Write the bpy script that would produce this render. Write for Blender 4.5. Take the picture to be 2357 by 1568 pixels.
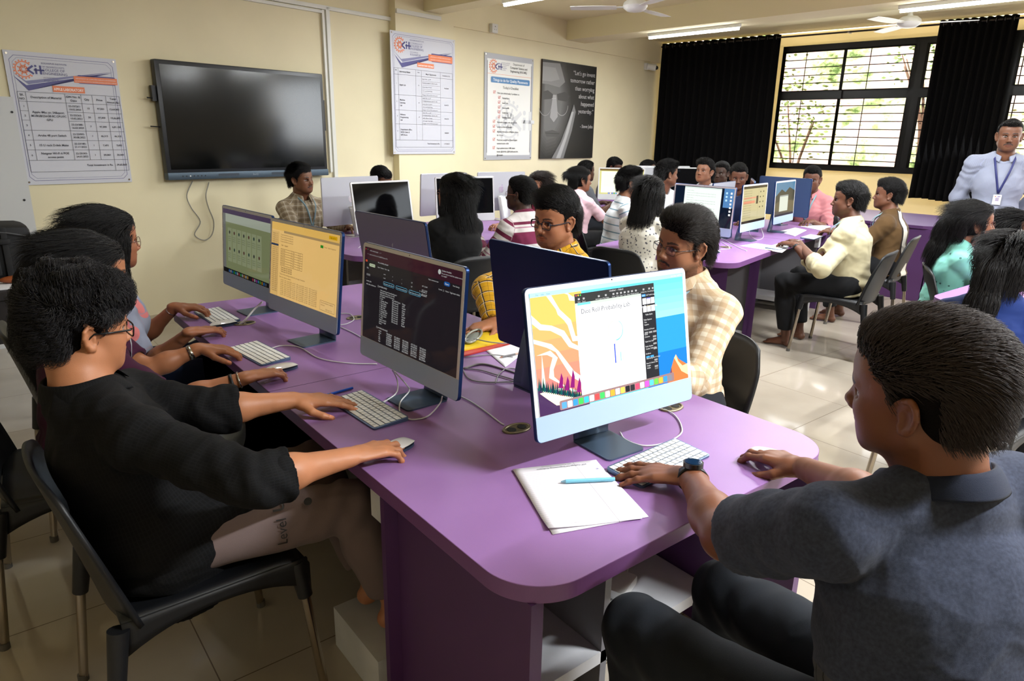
import bpy, math, random
import numpy as np
from math import sin, cos, pi, radians as rad
from mathutils import Vector, Matrix
import openvdb as vdb
for _o in list(bpy.data.objects): bpy.data.objects.remove(_o)
SC = bpy.context.scene
COL = SC.collection
# ------------------------------------------------------------------ camera
FPX, W_, H_ = 1570.95, 2357.0, 1568.0
CAMP = np.array([0.0, 0.0, 1.5383])
CR = np.array([0.7840, -0.6205, 0.0190]); CR /= np.linalg.norm(CR)
CF = np.array([0.5986, 0.7479, -0.2861]); CF -= CR*(CR@CF); CF /= np.linalg.norm(CF)
CU = np.cross(CR, CF)
cam = bpy.data.objects.new('camera', bpy.data.cameras.new('camera'))
COL.objects.link(cam); SC.camera = cam
cam.data.sensor_width = 36.0; cam.data.lens = 36.0*FPX/W_
cam.data.clip_start = 0.02; cam.data.clip_end = 200
cam.matrix_world = Matrix(((CR[0], CU[0], -CF[0], CAMP[0]), (CR[1], CU[1], -CF[1], CAMP[1]), (CR[2], CU[2], -CF[2], CAMP[2]), (0, 0, 0, 1)))
cam.data.dof.use_dof = True; cam.data.dof.focus_distance = 2.0; cam.data.dof.aperture_fstop = 18
# ------------------------------------------------------------------ world, sun, exposure
wd = bpy.data.worlds.new('sky'); SC.world = wd; wd.use_nodes = True
_n = wd.node_tree; _n.nodes.clear()
_sk = _n.nodes.new('ShaderNodeTexSky'); _sk.sky_type = 'NISHITA'; _sk.sun_disc = False
_sk.sun_elevation = rad(48); _sk.sun_rotation = rad(250)
_bg = _n.nodes.new('ShaderNodeBackground'); _bg.inputs[1].default_value = 0.22
_wo = _n.nodes.new('ShaderNodeOutputWorld')
_n.links.new(_sk.outputs[0], _bg.inputs[0]); _n.links.new(_bg.outputs[0], _wo.inputs[0])
def lamp(name, kind, loc, power, color=(1, 1, 1), size=(1, 1), aim=None, rot=None, spread=None):
    d = bpy.data.lights.new(name, kind); d.energy = power; d.color = color
    if kind == 'AREA':
        d.shape = 'RECTANGLE'; d.size, d.size_y = size
        if spread: d.spread = spread
    o = bpy.data.objects.new(name, d); COL.objects.link(o); o.location = loc
    if aim is not None: o.rotation_euler = (Vector(aim)-Vector(loc)).to_track_quat('-Z', 'Y').to_euler()
    if rot is not None: o.rotation_euler = rot
    return o
sun = lamp('sun', 'SUN', (0, 0, 30), 13.0, (1.0, .98, .94), aim=(15, 3, 8)); sun.data.angle = rad(1)
SC.view_settings.view_transform = 'Standard'; SC.view_settings.look = 'None'
SC.view_settings.exposure = 0.5; SC.view_settings.gamma = 1.0; SC.view_settings.use_curve_mapping = False
SC.cycles.use_denoising = True
SC.cycles.max_bounces = 8; SC.cycles.diffuse_bounces = 4; SC.cycles.glossy_bounces = 4; SC.cycles.transmission_bounces = 6
SC.cycles.sample_clamp_indirect = 8.0; SC.cycles.caustics_reflective = False; SC.cycles.caustics_refractive = False
# room frame: back wall runs along UA through WP, window wall runs along UB through CO
_a = rad(10.3); UA = np.array([cos(_a), sin(_a), 0]); NA = np.array([-sin(_a), cos(_a), 0]); WP = np.array([1.17, 6.4, 0])
_b = rad(98.5); UB = np.array([-cos(_b), -sin(_b), 0]); NB = np.array([sin(_b), -cos(_b), 0]); CO = np.array([9.316, 7.88, 0])
DAYLIGHT = [(2.0, 4.7, 22), (5.3, 8.2, 55), (8.6, 11.0, 80)]
for _i, (_s0, _s1, _p) in enumerate(DAYLIGHT):   # daylight entering through each window opening of the window wall
    _c = CO+UB*((_s0+_s1)/2)-NB*0.25
    lamp('daylight', 'AREA', (_c[0], _c[1], 2.0), _p, (.90, .95, 1.0), (_s1-_s0, 1.5), aim=tuple(_c[:2]-NB[:2]*3)+(1.1,))
TUBE_W = 40.0
# ------------------------------------------------------------------ helpers
def lin(c):
    if isinstance(c, str): c = tuple(int(c[i:i+2], 16) for i in (0, 2, 4))
    return tuple(((v/255)/12.92 if v/255 <= .04045 else ((v/255+.055)/1.055)**2.4) for v in c[:3])
MATS = {}
def mat(name, color=(128, 128, 128), rough=.5, metal=0., spec=.5, bump=0., bscale=200., noise=0., nscale=5., emit=None, estr=1., attr=None, trans=0., coat=0., aniso=None, sheen=0., emit_attr=None):
    if name in MATS: return MATS[name]
    m = bpy.data.materials.new(name); m.use_nodes = True; MATS[name] = m
    t = m.node_tree; b = t.nodes['Principled BSDF']; L = t.links
    c = lin(color)
    b.inputs['Base Color'].default_value = (*c, 1); b.inputs['Roughness'].default_value = rough
    b.inputs['Metallic'].default_value = metal; b.inputs['Specular IOR Level'].default_value = spec
    b.inputs['Coat Weight'].default_value = coat; b.inputs['Coat Roughness'].default_value = .04
    if sheen: b.inputs['Sheen Weight'].default_value = sheen
    if trans: b.inputs['Transmission Weight'].default_value = trans
    src = None
    if attr:
        a = t.nodes.new('ShaderNodeAttribute'); a.attribute_name = attr; src = a.outputs['Color']
        L.new(src, b.inputs['Base Color'])
    if noise or bump: tc = t.nodes.new('ShaderNodeTexCoord')
    if noise:
        n = t.nodes.new('ShaderNodeTexNoise'); n.inputs['Scale'].default_value = nscale; n.inputs['Detail'].default_value = 5
        L.new(tc.outputs['Object'], n.inputs['Vector'])
        mr = t.nodes.new('ShaderNodeMapRange'); mr.inputs[1].default_value = .3; mr.inputs[2].default_value = .7
        mr.inputs[3].default_value = 1-noise; mr.inputs[4].default_value = 1+noise
        L.new(n.outputs[0], mr.inputs[0])
        mx = t.nodes.new('ShaderNodeVectorMath'); mx.operation = 'SCALE'
        if src: L.new(src, mx.inputs[0])
        else: mx.inputs[0].default_value = c
        L.new(mr.outputs[0], mx.inputs['Scale']); L.new(mx.outputs[0], b.inputs['Base Color'])
    if bump:
        n = t.nodes.new('ShaderNodeTexNoise'); n.inputs['Scale'].default_value = bscale; n.inputs['Detail'].default_value = 3
        L.new(tc.outputs['Object'], n.inputs['Vector'])
        bp = t.nodes.new('ShaderNodeBump'); bp.inputs['Strength'].default_value = bump; bp.inputs['Distance'].default_value = .002
        L.new(n.outputs[0], bp.inputs['Height']); L.new(bp.outputs[0], b.inputs['Normal'])
    if emit is not None:
        b.inputs['Emission Color'].default_value = (*lin(emit), 1); b.inputs['Emission Strength'].default_value = estr
    if emit_attr:
        a = t.nodes.new('ShaderNodeAttribute'); a.attribute_name = emit_attr
        L.new(a.outputs['Color'], b.inputs['Emission Color']); b.inputs['Emission Strength'].default_value = estr
    return m
class MB:
    """collects shapes; build() links them as one mesh object"""
    def __init__(s): s.v = []; s.f = []; s.n = 0; s.c = []; s.mi = []; s.cur = 0
    def add(s, V, F, M=None):
        V = np.asarray(V, float).reshape(-1, 3)
        if M is not None:
            M = np.array(M); V = V@M[:3, :3].T+M[:3, 3]
        s.v.append(V); s.f += [tuple(i+s.n for i in f) for f in F]; s.mi += [s.cur]*len(F); s.n += len(V); return s
    def box(s, a, b, M=None, bev=0.0):
        a = np.minimum(a, b).astype(float) if False else np.array([min(p, q) for p, q in zip(a, b)], float); b2 = np.array([max(p, q) for p, q in zip(a, b)], float)
        b = b2
        if bev <= 0:
            V = [(x, y, z) for z in (a[2], b[2]) for y in (a[1], b[1]) for x in (a[0], b[0])]
            return s.add(V, [(0, 2, 3, 1), (4, 5, 7, 6), (0, 1, 5, 4), (2, 6, 7, 3), (0, 4, 6, 2), (1, 3, 7, 5)], M)
        bm = bpy.data.meshes.new('t')
        import bmesh
        B = bmesh.new(); bmesh.ops.create_cube(B, size=1)
        for v in B.verts: v.co = Vector([(a[i]+b[i])/2+v.co[i]*(b[i]-a[i]) for i in range(3)])
        bmesh.ops.bevel(B, geom=list(B.edges), offset=bev, segments=2, affect='EDGES', profile=.6)
        V = [tuple(v.co) for v in B.verts]; F = [tuple(v.index for v in f.verts) for f in B.faces]; B.free(); bpy.data.meshes.remove(bm)
        return s.add(V, F, M)
    def prism(s, poly, z0, z1, M=None):
        n = len(poly); V = [(x, y, z0) for x, y in poly]+[(x, y, z1) for x, y in poly]
        F = [tuple(range(n))[::-1], tuple(range(n, 2*n))]+[(i, (i+1) % n, (i+1) % n+n, i+n) for i in range(n)]
        return s.add(V, F, M)
    def cyl(s, a, b, ra, rb=None, n=16, caps=True, M=None):
        rb = ra if rb is None else rb; a = np.array(a, float); b = np.array(b, float); w = (b-a)/np.linalg.norm(b-a)
        u = np.cross(w, (0, 0, 1.) if abs(w[2]) < .9 else (1., 0, 0)); u /= np.linalg.norm(u); v = np.cross(w, u)
        V = [a+ra*(cos(t)*u+sin(t)*v) for t in np.linspace(0, 2*pi, n, endpoint=False)]+[b+rb*(cos(t)*u+sin(t)*v) for t in np.linspace(0, 2*pi, n, endpoint=False)]
        F = [(i, (i+1) % n, (i+1) % n+n, i+n) for i in range(n)]
        if caps: F += [tuple(range(n))[::-1], tuple(range(n, 2*n))]
        return s.add(V, F, M)
    def tube(s, P, r, n=8, M=None, closed=False, flat=None):
        P = np.array(P, float); m = len(P); R = np.broadcast_to(np.asarray(r, float), (m,))
        T = np.gradient(P, axis=0) if not closed else np.roll(P, -1, 0)-np.roll(P, 1, 0)
        T /= np.linalg.norm(T, axis=1)[:, None]+1e-12
        u = np.cross(T[0], (0, 0, 1.) if abs(T[0][2]) < .9 else (1., 0, 0)); u /= np.linalg.norm(u); V = []
        for i in range(m):
            u = u-T[i]*(u@T[i]); u /= np.linalg.norm(u); v = np.cross(T[i], u)
            fl = 1 if flat is None else flat
            V += [P[i]+R[i]*(cos(t)*u+fl*sin(t)*v) for t in np.linspace(0, 2*pi, n, endpoint=False)]
        F = [(i*n+j, i*n+(j+1) % n, ((i+1) % m)*n+(j+1) % n, ((i+1) % m)*n+j) for i in range(m if closed else m-1) for j in range(n)]
        if not closed: F += [tuple(range(n))[::-1], tuple(range((m-1)*n, m*n))]
        return s.add(V, F, M)
    def grid(s, fn, nu, nv, M=None):
        V = [fn(i/(nu-1), j/(nv-1)) for i in range(nu) for j in range(nv)]
        return s.add(V, [(i*nv+j, (i+1)*nv+j, (i+1)*nv+j+1, i*nv+j+1) for i in range(nu-1) for j in range(nv-1)], M)
    def sph(s, c, r, n=16, m=10, M=None):
        r = np.broadcast_to(np.asarray(r, float), (3,)); c = np.array(c, float)
        V = [c+r*np.array([sin(p)*cos(t), sin(p)*sin(t), cos(p)]) for p in np.linspace(0.001, pi-.001, m) for t in np.linspace(0, 2*pi, n, endpoint=False)]
        F = [(i*n+j, (i+1)*n+j, (i+1)*n+(j+1) % n, i*n+(j+1) % n) for i in range(m-1) for j in range(n)]
        return s.add(V, F, M)
    def build(s, name, m, parent=None, smooth=False, loc=None, thick=0, sub=0, recalc=False):
        me = bpy.data.meshes.new(name); me.from_pydata(np.concatenate(s.v).tolist(), [], s.f)
        for x in (m if isinstance(m, (list, tuple)) else [m]): me.materials.append(x)
        if any(s.mi): me.polygons.foreach_set('material_index', s.mi)
        me.validate(); me.update()
        if smooth:
            me.shade_smooth() if hasattr(me, 'shade_smooth') else None
            if smooth != 'all': me.set_sharp_from_angle(angle=rad(40))
        o = bpy.data.objects.new(name, me); COL.objects.link(o)
        if parent is not None: o.parent = parent
        if loc is not None: o.location = loc
        if thick:
            q = o.modifiers.new('s', 'SOLIDIFY'); q.thickness = thick; q.offset = 0
        if sub:
            q = o.modifiers.new('d', 'SUBSURF'); q.levels = q.render_levels = sub
        return o
def tag(o, label=None, cat=None, group=None, kind=None):
    if label: o['label'] = label
    if cat: o['category'] = cat
    if group: o['group'] = group
    if kind: o['kind'] = kind
    return o
def empty(name, loc=(0, 0, 0), rz=0, label=None, cat=None, group=None):
    o = bpy.data.objects.new(name, None); COL.objects.link(o); o.location = loc; o.rotation_euler = (0, 0, rz); o.empty_display_size = .1
    return tag(o, label, cat, group)
def kids(o): return [c for c in bpy.data.objects if c.parent == o]
def clone(o, parent=None, skip=()):
    c = o.copy(); COL.objects.link(c); c.parent = parent
    for ch in kids(o):
        if ch.name.split('.')[0] in skip: continue
        clone(ch, c)
    return c
def at(px, py, z=None, d=None, y=None, x=None):
    """the world point seen at a pixel of the photograph, on a height, a depth or a plane"""
    r = CF+(px-W_/2)/FPX*CR-(py-H_/2)/FPX*CU
    if z is not None: k = (z-CAMP[2])/r[2]
    elif y is not None: k = y/r[1]
    elif x is not None: k = x/r[0]
    else: k = d
    return CAMP+r*k
def wallM(s, z, off=0.0):
    """matrix for something flat on the back wall: local x along the wall, local y up, local z into the room"""
    p = WP+UA*s-NA*off; M = np.eye(4); M[:3, 0] = UA; M[:3, 1] = (0, 0, 1); M[:3, 2] = -NA; M[:3, 3] = (p[0], p[1], z); return M
def winM(s, z, off=0.0):
    p = CO+UB*s-NB*off; M = np.eye(4); M[:3, 0] = UB; M[:3, 1] = (0, 0, 1); M[:3, 2] = -NB; M[:3, 3] = (p[0], p[1], z); return M
def setM(o, M): o.matrix_world = Matrix(np.array(M).tolist()); return o
def smooth_path(P, n=8):
    P = np.array(P, float); Q = np.vstack([2*P[0]-P[1], P, 2*P[-1]-P[-2]]); out = []
    for i in range(1, len(Q)-2):
        for t in np.linspace(0, 1, n, endpoint=False):
            a, b, c, d = Q[i-1:i+3]; out.append(.5*((2*b)+(-a+c)*t+(2*a-5*b+4*c-d)*t*t+(-a+3*b-3*c+d)*t**3))
    out.append(P[-1]); return np.array(out)
# flat print: coloured shapes and lettering gathered in one mesh, local x right, y up, z out
_tc = {}
def text_shape(txt, bold=False):
    k = (txt, bold)
    if k in _tc: return _tc[k]
    cu = bpy.data.curves.new('t', 'FONT'); cu.body = txt; cu.size = 1; cu.resolution_u = 2; cu.align_x = 'LEFT'
    if bold: cu.offset = .018
    o = bpy.data.objects.new('t', cu); COL.objects.link(o)
    dg = bpy.context.evaluated_depsgraph_get(); dg.update()
    me = o.evaluated_get(dg).to_mesh()
    V = np.zeros(len(me.vertices)*3); me.vertices.foreach_get('co', V); V = V.reshape(-1, 3)[:, :2].copy(); F = [tuple(p.vertices) for p in me.polygons]
    o.evaluated_get(dg).to_mesh_clear(); bpy.data.objects.remove(o); bpy.data.curves.remove(cu)
    _tc[k] = (V, F, (V[:, 0].max() if len(V) else 0)); return _tc[k]
class Ink:
    def __init__(s, step=.0004): s.v = []; s.f = []; s.c = []; s.n = 0; s.z = 0; s.st = step
    def up(s, k=1): s.z += s.st*k; return s
    def poly(s, P, c):
        s.v.append(np.array([(x, y, s.z) for x, y in P])); s.f.append(tuple(range(s.n, s.n+len(P)))); s.c.append(lin(c)); s.n += len(P); return s
    def rect(s, x0, y0, x1, y1, c, r=0):
        if r <= 0: return s.poly([(x0, y0), (x1, y0), (x1, y1), (x0, y1)], c)
        P = []
        for cx, cy, a0 in ((x1-r, y0+r, -90), (x1-r, y1-r, 0), (x0+r, y1-r, 90), (x0+r, y0+r, 180)):
            P += [(cx+r*cos(rad(a0+k*22.5)), cy+r*sin(rad(a0+k*22.5))) for k in range(5)]
        return s.poly(P, c)
    def line(s, x0, y0, x1, y1, w, c):
        d = np.array([x1-x0, y1-y0]); d = d/(np.linalg.norm(d)+1e-9)*w/2
        return s.poly([(x0-d[1], y0+d[0]), (x0+d[1], y0-d[0]), (x1+d[1], y1-d[0]), (x1-d[1], y1+d[0])], c)
    def path(s, P, w, c):
        for a, b in zip(P[:-1], P[1:]): s.line(*a, *b, w, c)
        return s
    def ring(s, x, y, r0, r1, c, a0=0, a1=360, n=28):
        for k in range(n):
            p = rad(a0+(a1-a0)*k/n); q = rad(a0+(a1-a0)*(k+1)/n)
            s.poly([(x+r0*cos(p), y+r0*sin(p)), (x+r1*cos(p), y+r1*sin(p)), (x+r1*cos(q), y+r1*sin(q)), (x+r0*cos(q), y+r0*sin(q))], c)
        return s
    def disc(s, x, y, r, c, n=20, ry=None):
        ry = r if ry is None else ry
        return s.poly([(x+r*cos(2*pi*k/n), y+ry*sin(2*pi*k/n)) for k in range(n)], c)
    def text(s, x, y, txt, h, c, bold=False, align='l', wmax=None, rot=0, sx=1.):
        V, F, w = text_shape(txt, bold)
        if len(V) == 0: return s
        k = h; kx = h*sx
        if wmax and w*kx > wmax: kx = wmax/w
        ox = {'l': 0, 'c': -w*kx/2, 'r': -w*kx}[align]
        P = np.stack([V[:, 0]*kx+ox, V[:, 1]*k], 1)
        if rot: cr, sr = cos(rad(rot)), sin(rad(rot)); P = np.stack([P[:, 0]*cr-P[:, 1]*sr, P[:, 0]*sr+P[:, 1]*cr], 1)
        P += (x, y); s.v.append(np.column_stack([P, np.full(len(P), s.z)])); s.f += [tuple(i+s.n for i in f) for f in F]; s.c += [lin(c)]*len(F); s.n += len(P); return s
    def build(s, name, m, parent=None):
        me = bpy.data.meshes.new(name); me.from_pydata(np.concatenate(s.v).tolist(), [], s.f)
        at_ = me.color_attributes.new('Col', 'FLOAT_COLOR', 'CORNER'); cc = []
        for f, c in zip(s.f, s.c): cc += [(*c, 1)]*len(f)
        if len(me.loops) == len(cc): at_.data.foreach_set('color', np.array(cc, 'f').ravel())
        me.materials.append(m); me.update()
        o = bpy.data.objects.new(name, me); COL.objects.link(o)
        if parent is not None: o.parent = parent
        return o
# ------------------------------------------------------------------ the room
M_WALL = mat('cream_wall_paint', (231, 221, 187), .75, spec=.25, noise=.05, nscale=1.3, bump=.1, bscale=60)
M_CEIL = mat('cream_ceiling_paint', (230, 220, 182), .85, spec=.2)
M_WHITE = mat('white_plastic', (215, 215, 212), .35)
M_BLACKP = mat('black_plastic', (19, 20, 23), .42, spec=.4, bump=.15, bscale=900)
M_CHROME = mat('brushed_steel', (170, 160, 145), .22, metal=1)
M_DARKFR = mat('black_window_frame', (18, 17, 18), .3, spec=.6)
M_GLASS = mat('window_glass', (255, 255, 255), 0.0, trans=1.)
M_GLASS.node_tree.nodes['Principled BSDF'].inputs['IOR'].default_value = 1.02
def tile_material():
    m = bpy.data.materials.new('floor_tiles'); m.use_nodes = True; t = m.node_tree; L = t.links; b = t.nodes['Principled BSDF']
    g = t.nodes.new('ShaderNodeNewGeometry'); sp = t.nodes.new('ShaderNodeSeparateXYZ'); L.new(g.outputs['Position'], sp.inputs[0])
    def M(op, a, v=None, c=None):
        n = t.nodes.new('ShaderNodeMath'); n.operation = op
        for i, q in enumerate((a, v, c)):
            if q is None: continue
            if isinstance(q, (int, float)): n.inputs[i].default_value = q
            else: L.new(q, n.inputs[i])
        return n.outputs[0]
    js = []
    for ax, off in (('X', .363-6.1), ('Y', 1.76-12.2)):
        f = M('FRACT', M('DIVIDE', M('SUBTRACT', sp.outputs[ax], off), .61))
        js.append(M('MINIMUM', f, M('SUBTRACT', 1.0, f)))
    j = M('MINIMUM', js[0], js[1]); line = M('LESS_THAN', j, .0032)
    n = t.nodes.new('ShaderNodeTexNoise'); n.inputs['Scale'].default_value = 1.7; n.inputs['Detail'].default_value = 6; L.new(g.outputs['Position'], n.inputs['Vector'])
    cr = t.nodes.new('ShaderNodeValToRGB'); cr.color_ramp.elements[0].position = .35; cr.color_ramp.elements[1].position = .7
    cr.color_ramp.elements[0].color = (*lin((164, 153, 138)), 1); cr.color_ramp.elements[1].color = (*lin((180, 170, 155)), 1)
    L.new(n.outputs[0], cr.inputs[0])
    mx = t.nodes.new('ShaderNodeMixRGB'); L.new(line, mx.inputs[0]); L.new(cr.outputs[0], mx.inputs[1]); mx.inputs[2].default_value = (*lin((92, 74, 52)), 1)
    L.new(mx.outputs[0], b.inputs['Base Color'])
    n2 = t.nodes.new('ShaderNodeTexNoise'); n2.inputs['Scale'].default_value = 9; n2.inputs['Detail'].default_value = 5; L.new(g.outputs['Position'], n2.inputs['Vector'])
    L.new(M('ADD', M('MULTIPLY', n2.outputs[0], .12), M('MULTIPLY_ADD', line, .5, .02)), b.inputs['Roughness'])
    b.inputs['Specular IOR Level'].default_value = .6
    return m
M_FLOOR = tile_material()
def P2(s, t): p = WP+UA*s-NA*t; return (p[0], p[1])     # s along the back wall, t into the room
def struct(mb, name, m, **k): return tag(mb.build(name, m, **k), kind='structure')
S0, T1 = -3.6, 11.5
_c1 = CO+UB*12.2; _l0 = P2(S0, 0); _l1 = P2(S0, T1); _cc = tuple(CO[:2])
OUT = [_l0, _cc, tuple(_c1[:2]), _l1]
def grow(P, k): c = np.mean(P, 0); return [tuple(c+(np.array(p)-c)*(1+k)) for p in P]
struct(MB().prism(grow(OUT, .02)[::-1], -.12, 0), 'floor', M_FLOOR)
struct(MB().prism(grow(OUT, .02), 3.04, 3.16), 'ceiling', M_CEIL)
# back wall with its shallow pillar and the thin ledge above the posters
struct(MB().prism([P2(S0, 0), P2(S0, -.2), P2(8.5, -.2), P2(8.32, 0)][::-1], 0, 3.04), 'wall_back', M_WALL)
struct(MB().prism([P2(2.66, 0), P2(3.49, 0), P2(3.49, .1), P2(2.66, .1)], 0, 3.04), 'pillar', M_WALL)
struct(MB().prism([P2(3.49, 0), P2(8.28, 0), P2(8.28, .035), P2(3.49, .035)], 2.72, 3.04), 'trim_1', M_WALL)
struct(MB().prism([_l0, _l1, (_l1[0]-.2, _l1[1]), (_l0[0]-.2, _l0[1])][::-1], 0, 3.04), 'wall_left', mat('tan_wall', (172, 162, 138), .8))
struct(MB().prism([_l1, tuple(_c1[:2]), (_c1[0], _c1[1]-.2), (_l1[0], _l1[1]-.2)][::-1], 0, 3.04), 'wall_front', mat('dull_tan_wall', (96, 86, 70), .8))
def winbox(s0, s1, z0, z1, d0=0., d1=-.2, mb=None):
    mb = mb or MB(); return mb.box((s0, z0, d0), (s1, z1, d1), winM(0, 0))
mb = winbox(-.2, 12.3, 0, 1.16); winbox(-.2, 12.3, 2.86, 3.04, mb=mb); winbox(-.2, 1.96, 1.16, 2.86, mb=mb)
winbox(8.25, 8.75, 1.16, 2.86, mb=mb); winbox(11.2, 12.3, 1.16, 2.86, mb=mb)
struct(mb, 'wall_right', M_WALL)
_WN = [0]
def window(bays, extra=False):
    _WN[0] += 1; s0, s1 = bays[0][0], bays[-1][1]
    mb = MB(); M = winM(0, 0)
    for z0, z1 in ((1.16, 1.245), (2.125, 2.245), (2.775, 2.86)): mb.box((s0, z0, .02), (s1, z1, -.10), M, bev=.008)
    for i, (a, b, mid) in enumerate(bays):
        mb.box((a, 1.16, .02), (a+.055, 2.86, -.10), M, bev=.006); mb.box((b-.055, 1.16, .02), (b, 2.86, -.10), M, bev=.006)
        if mid:
            c = (a+b)/2; mb.box((c-.022, 1.2, -.02), (c+.022, 2.82, -.06), M, bev=.005)
        if i < len(bays)-1: mb.box((b-.01, 1.16, .035), (bays[i+1][0]+.01, 2.86, -.11), M, bev=.006)
    w = tag(mb.build('window_%d' % _WN[0], M_DARKFR, smooth=True), kind='structure')
    for a, b, mid in bays:
        for z0, z1 in ((1.24, 2.13), (2.24, 2.78)):
            MB().box((a+.03, z0, -.042), (b-.03, z1, -.046), M).build('pane', M_GLASS, w)
    g = MB()
    for z in np.arange(1.3, 2.8, .105): g.box((s0, z, -.15), (s1, z+.012, -.158), M)
    for s in np.arange(s0+.32, s1, .86): g.box((s, 1.16, -.158), (s+.012, 2.86, -.168), M)
    g.build('window_grille', mat('rusty_grille', (60, 45, 40), .7), w)
window([(1.96, 3.74, 1), (3.81, 4.72, 0), (4.79, 6.5, 1), (6.56, 8.25, 1)]); window([(8.75, 11.2, 1)])
# outside: a sunlit laterite slope with scrub
def nz(p, s=1., o=3, seed=0.):
    p = np.asarray(p)*s+seed; r = 0; a = 1; t = 0
    for k in range(o):
        q = p*(1.9**k)+k*7.3; x, y, z = q[..., 0], q[..., 1], q[..., 2]
        r = r+a*(np.sin(x+1.7*np.sin(y*1.13+z*.7))*np.cos(y*1.07+1.3*np.sin(z*1.21+x*.6))+np.sin(z*1.31+1.1*np.cos(x*.83-y*.9)))*.5; t += a; a *= .55
    return r/t
def hill(u, v):
    s = -6+u*22; d = 2.2+v*9; z = -1.6+v*8+.5*nz(np.array([s, d, 0.]), 1.1)*1.0+.12*nz(np.array([s, d, 3.]), 5.); p = CO+UB*s+NB*d; return (p[0], p[1], z)
def hill_material():
    m = bpy.data.materials.new('scrubby_slope'); m.use_nodes = True; t = m.node_tree; L = t.links; b = t.nodes['Principled BSDF']
    g = t.nodes.new('ShaderNodeNewGeometry')
    n = t.nodes.new('ShaderNodeTexNoise'); n.inputs['Scale'].default_value = 1.1; n.inputs['Detail'].default_value = 12; n.inputs['Roughness'].default_value = .72; L.new(g.outputs['Position'], n.inputs['Vector'])
    c = t.nodes.new('ShaderNodeValToRGB'); e = c.color_ramp.elements; e[0].position = .36; e[0].color = (*lin((70, 92, 30)), 1); e[1].position = .66; e[1].color = (*lin((226, 204, 190)), 1)
    for p, k in ((.42, (152, 168, 104)), (.47, (206, 198, 158)), (.54, (222, 184, 166))):
        q = e.new(p); q.color = (*lin(k), 1)
    L.new(n.outputs[0], c.inputs[0]); L.new(c.outputs[0], b.inputs['Base Color']); b.inputs['Roughness'].default_value = .9
    return m
struct(MB().grid(hill, 120, 60), 'hillside', hill_material(), smooth='all')
_rs = np.random.RandomState(5)
M_LEAF = [mat('scrub_leaf_%d' % i, c, .6) for i, c in enumerate(((160, 180, 104), (136, 162, 92), (192, 198, 136)))]
for k in range(6):
    s = 1.2+k*1.9; d = _rs.uniform(2.8, 4.0); zz = -1.6+(d-2.2)/9*8+_rs.uniform(1.2, 3.0)
    p = CO+UB*s+NB*d; root = empty('scrub_tree', (p[0], p[1], zz-1.8), label='thin leafy tree on the slope outside, '+('behind the left black curtain', 'behind the left panes', 'behind the middle panes', 'behind the narrow hung curtain', 'beyond the standing man', 'beyond the picture to the right')[k], cat='tree', group='trees on the slope outside the windows')
    tr = MB()
    for b in range(4):
        q = _rs.uniform(-.7, .7, 2); tr.tube(smooth_path([(0, 0, 0), (q[0]*.2, q[1]*.2, .9), (q[0], q[1], 2.0+_rs.uniform(-.3, .5))], 4), np.linspace(.045, .01, 9), 6)
    tr.build('trunk', mat('tree_bark', (120, 90, 70), .9), root)
    n = 380; c = np.clip(_rs.normal(0, 1, (n, 3)), -2, 2)*(.36, .4, .45)+(0, 0, 2.0); nrm = _rs.normal(0, 1, (n, 3)); t1 = np.cross(nrm, (0, 0, 1.)); t1 /= np.linalg.norm(t1, axis=1)[:, None]; t2 = np.cross(t1, nrm); t2 /= np.linalg.norm(t2, axis=1)[:, None]
    V = np.stack([c-t1*.05, c+t2*.025, c+t1*.05, c-t2*.025], 1).reshape(-1, 3)
    tag(MB().add(V, [(4*i, 4*i+1, 4*i+2, 4*i+3) for i in range(n)]).build('leaves', M_LEAF[k % 3], root), kind='stuff')
# beams and tube lights
def bline(s, t, off=0.):     # beams leave the back wall a little off square
    d = np.array([cos(rad(-85.5)), sin(rad(-85.5))]); n = np.array([-d[1], d[0]]); p = np.array(P2(s, 0)); return tuple(p+d*t+n*off)
struct(MB().prism([bline(3.06, -.02), bline(3.06, 11.2), bline(3.06, 11.2, .25), bline(3.06, -.02, .25)][::-1], 2.80, 3.05), 'trim_2', M_CEIL)
struct(MB().prism([bline(5.66, -.02), bline(5.66, 11.2), bline(5.66, 11.2, .42), bline(5.66, -.02, .42)][::-1], 2.80, 3.05), 'trim_3', M_CEIL)
struct(MB().prism([bline(-.2, -.02), bline(-.2, 11.2), bline(-.2, 11.2, .25), bline(-.2, -.02, .25)][::-1], 2.80, 3.05), 'trim_4', M_CEIL)
def tube_light(p, q, label, power=TUBE_W, z=2.79):
    p = np.array([*p, z]); q = np.array([*q, z]); m = (p+q)/2; L = np.linalg.norm(q-p); yaw = math.atan2(q[1]-p[1], q[0]-p[0])
    t = empty('tube_light', tuple(m), yaw, label, 'ceiling light', 'white tube lights under the ceiling beams')
    MB().box((-L/2-.02, -.018, -.028), (L/2+.02, .018, .009), bev=.004).build('batten', M_WHITE, t, smooth=True)
    MB().cyl((-L/2, 0, -.042), (L/2, 0, -.042), .014, n=12).build('tube', mat('lit_tube', (255, 255, 255), emit=(250, 253, 255), estr=20.), t, smooth=True)
    d = lamp('tube_glow', 'AREA', (0, 0, 0), power, (.93, .97, 1.0), (L, .05)); d.parent = t; d.location = (0, 0, -.062)
    return t
def tl(s, t0, off, label, L=1.22, **k): return tube_light(bline(s, t0, off), bline(s, t0+L, off), label, **k)
tl(5.66, 1.25, .21, 'lit white tube under the beam nearest the left black curtain', power=TUBE_W*.75)
tl(5.66, 4.15, .21, 'lit white tube at the top right above the hung black curtain', power=TUBE_W*.6)
tl(3.06, 1.25, .12, 'lit white tube at the top edge between the two beams')
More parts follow.
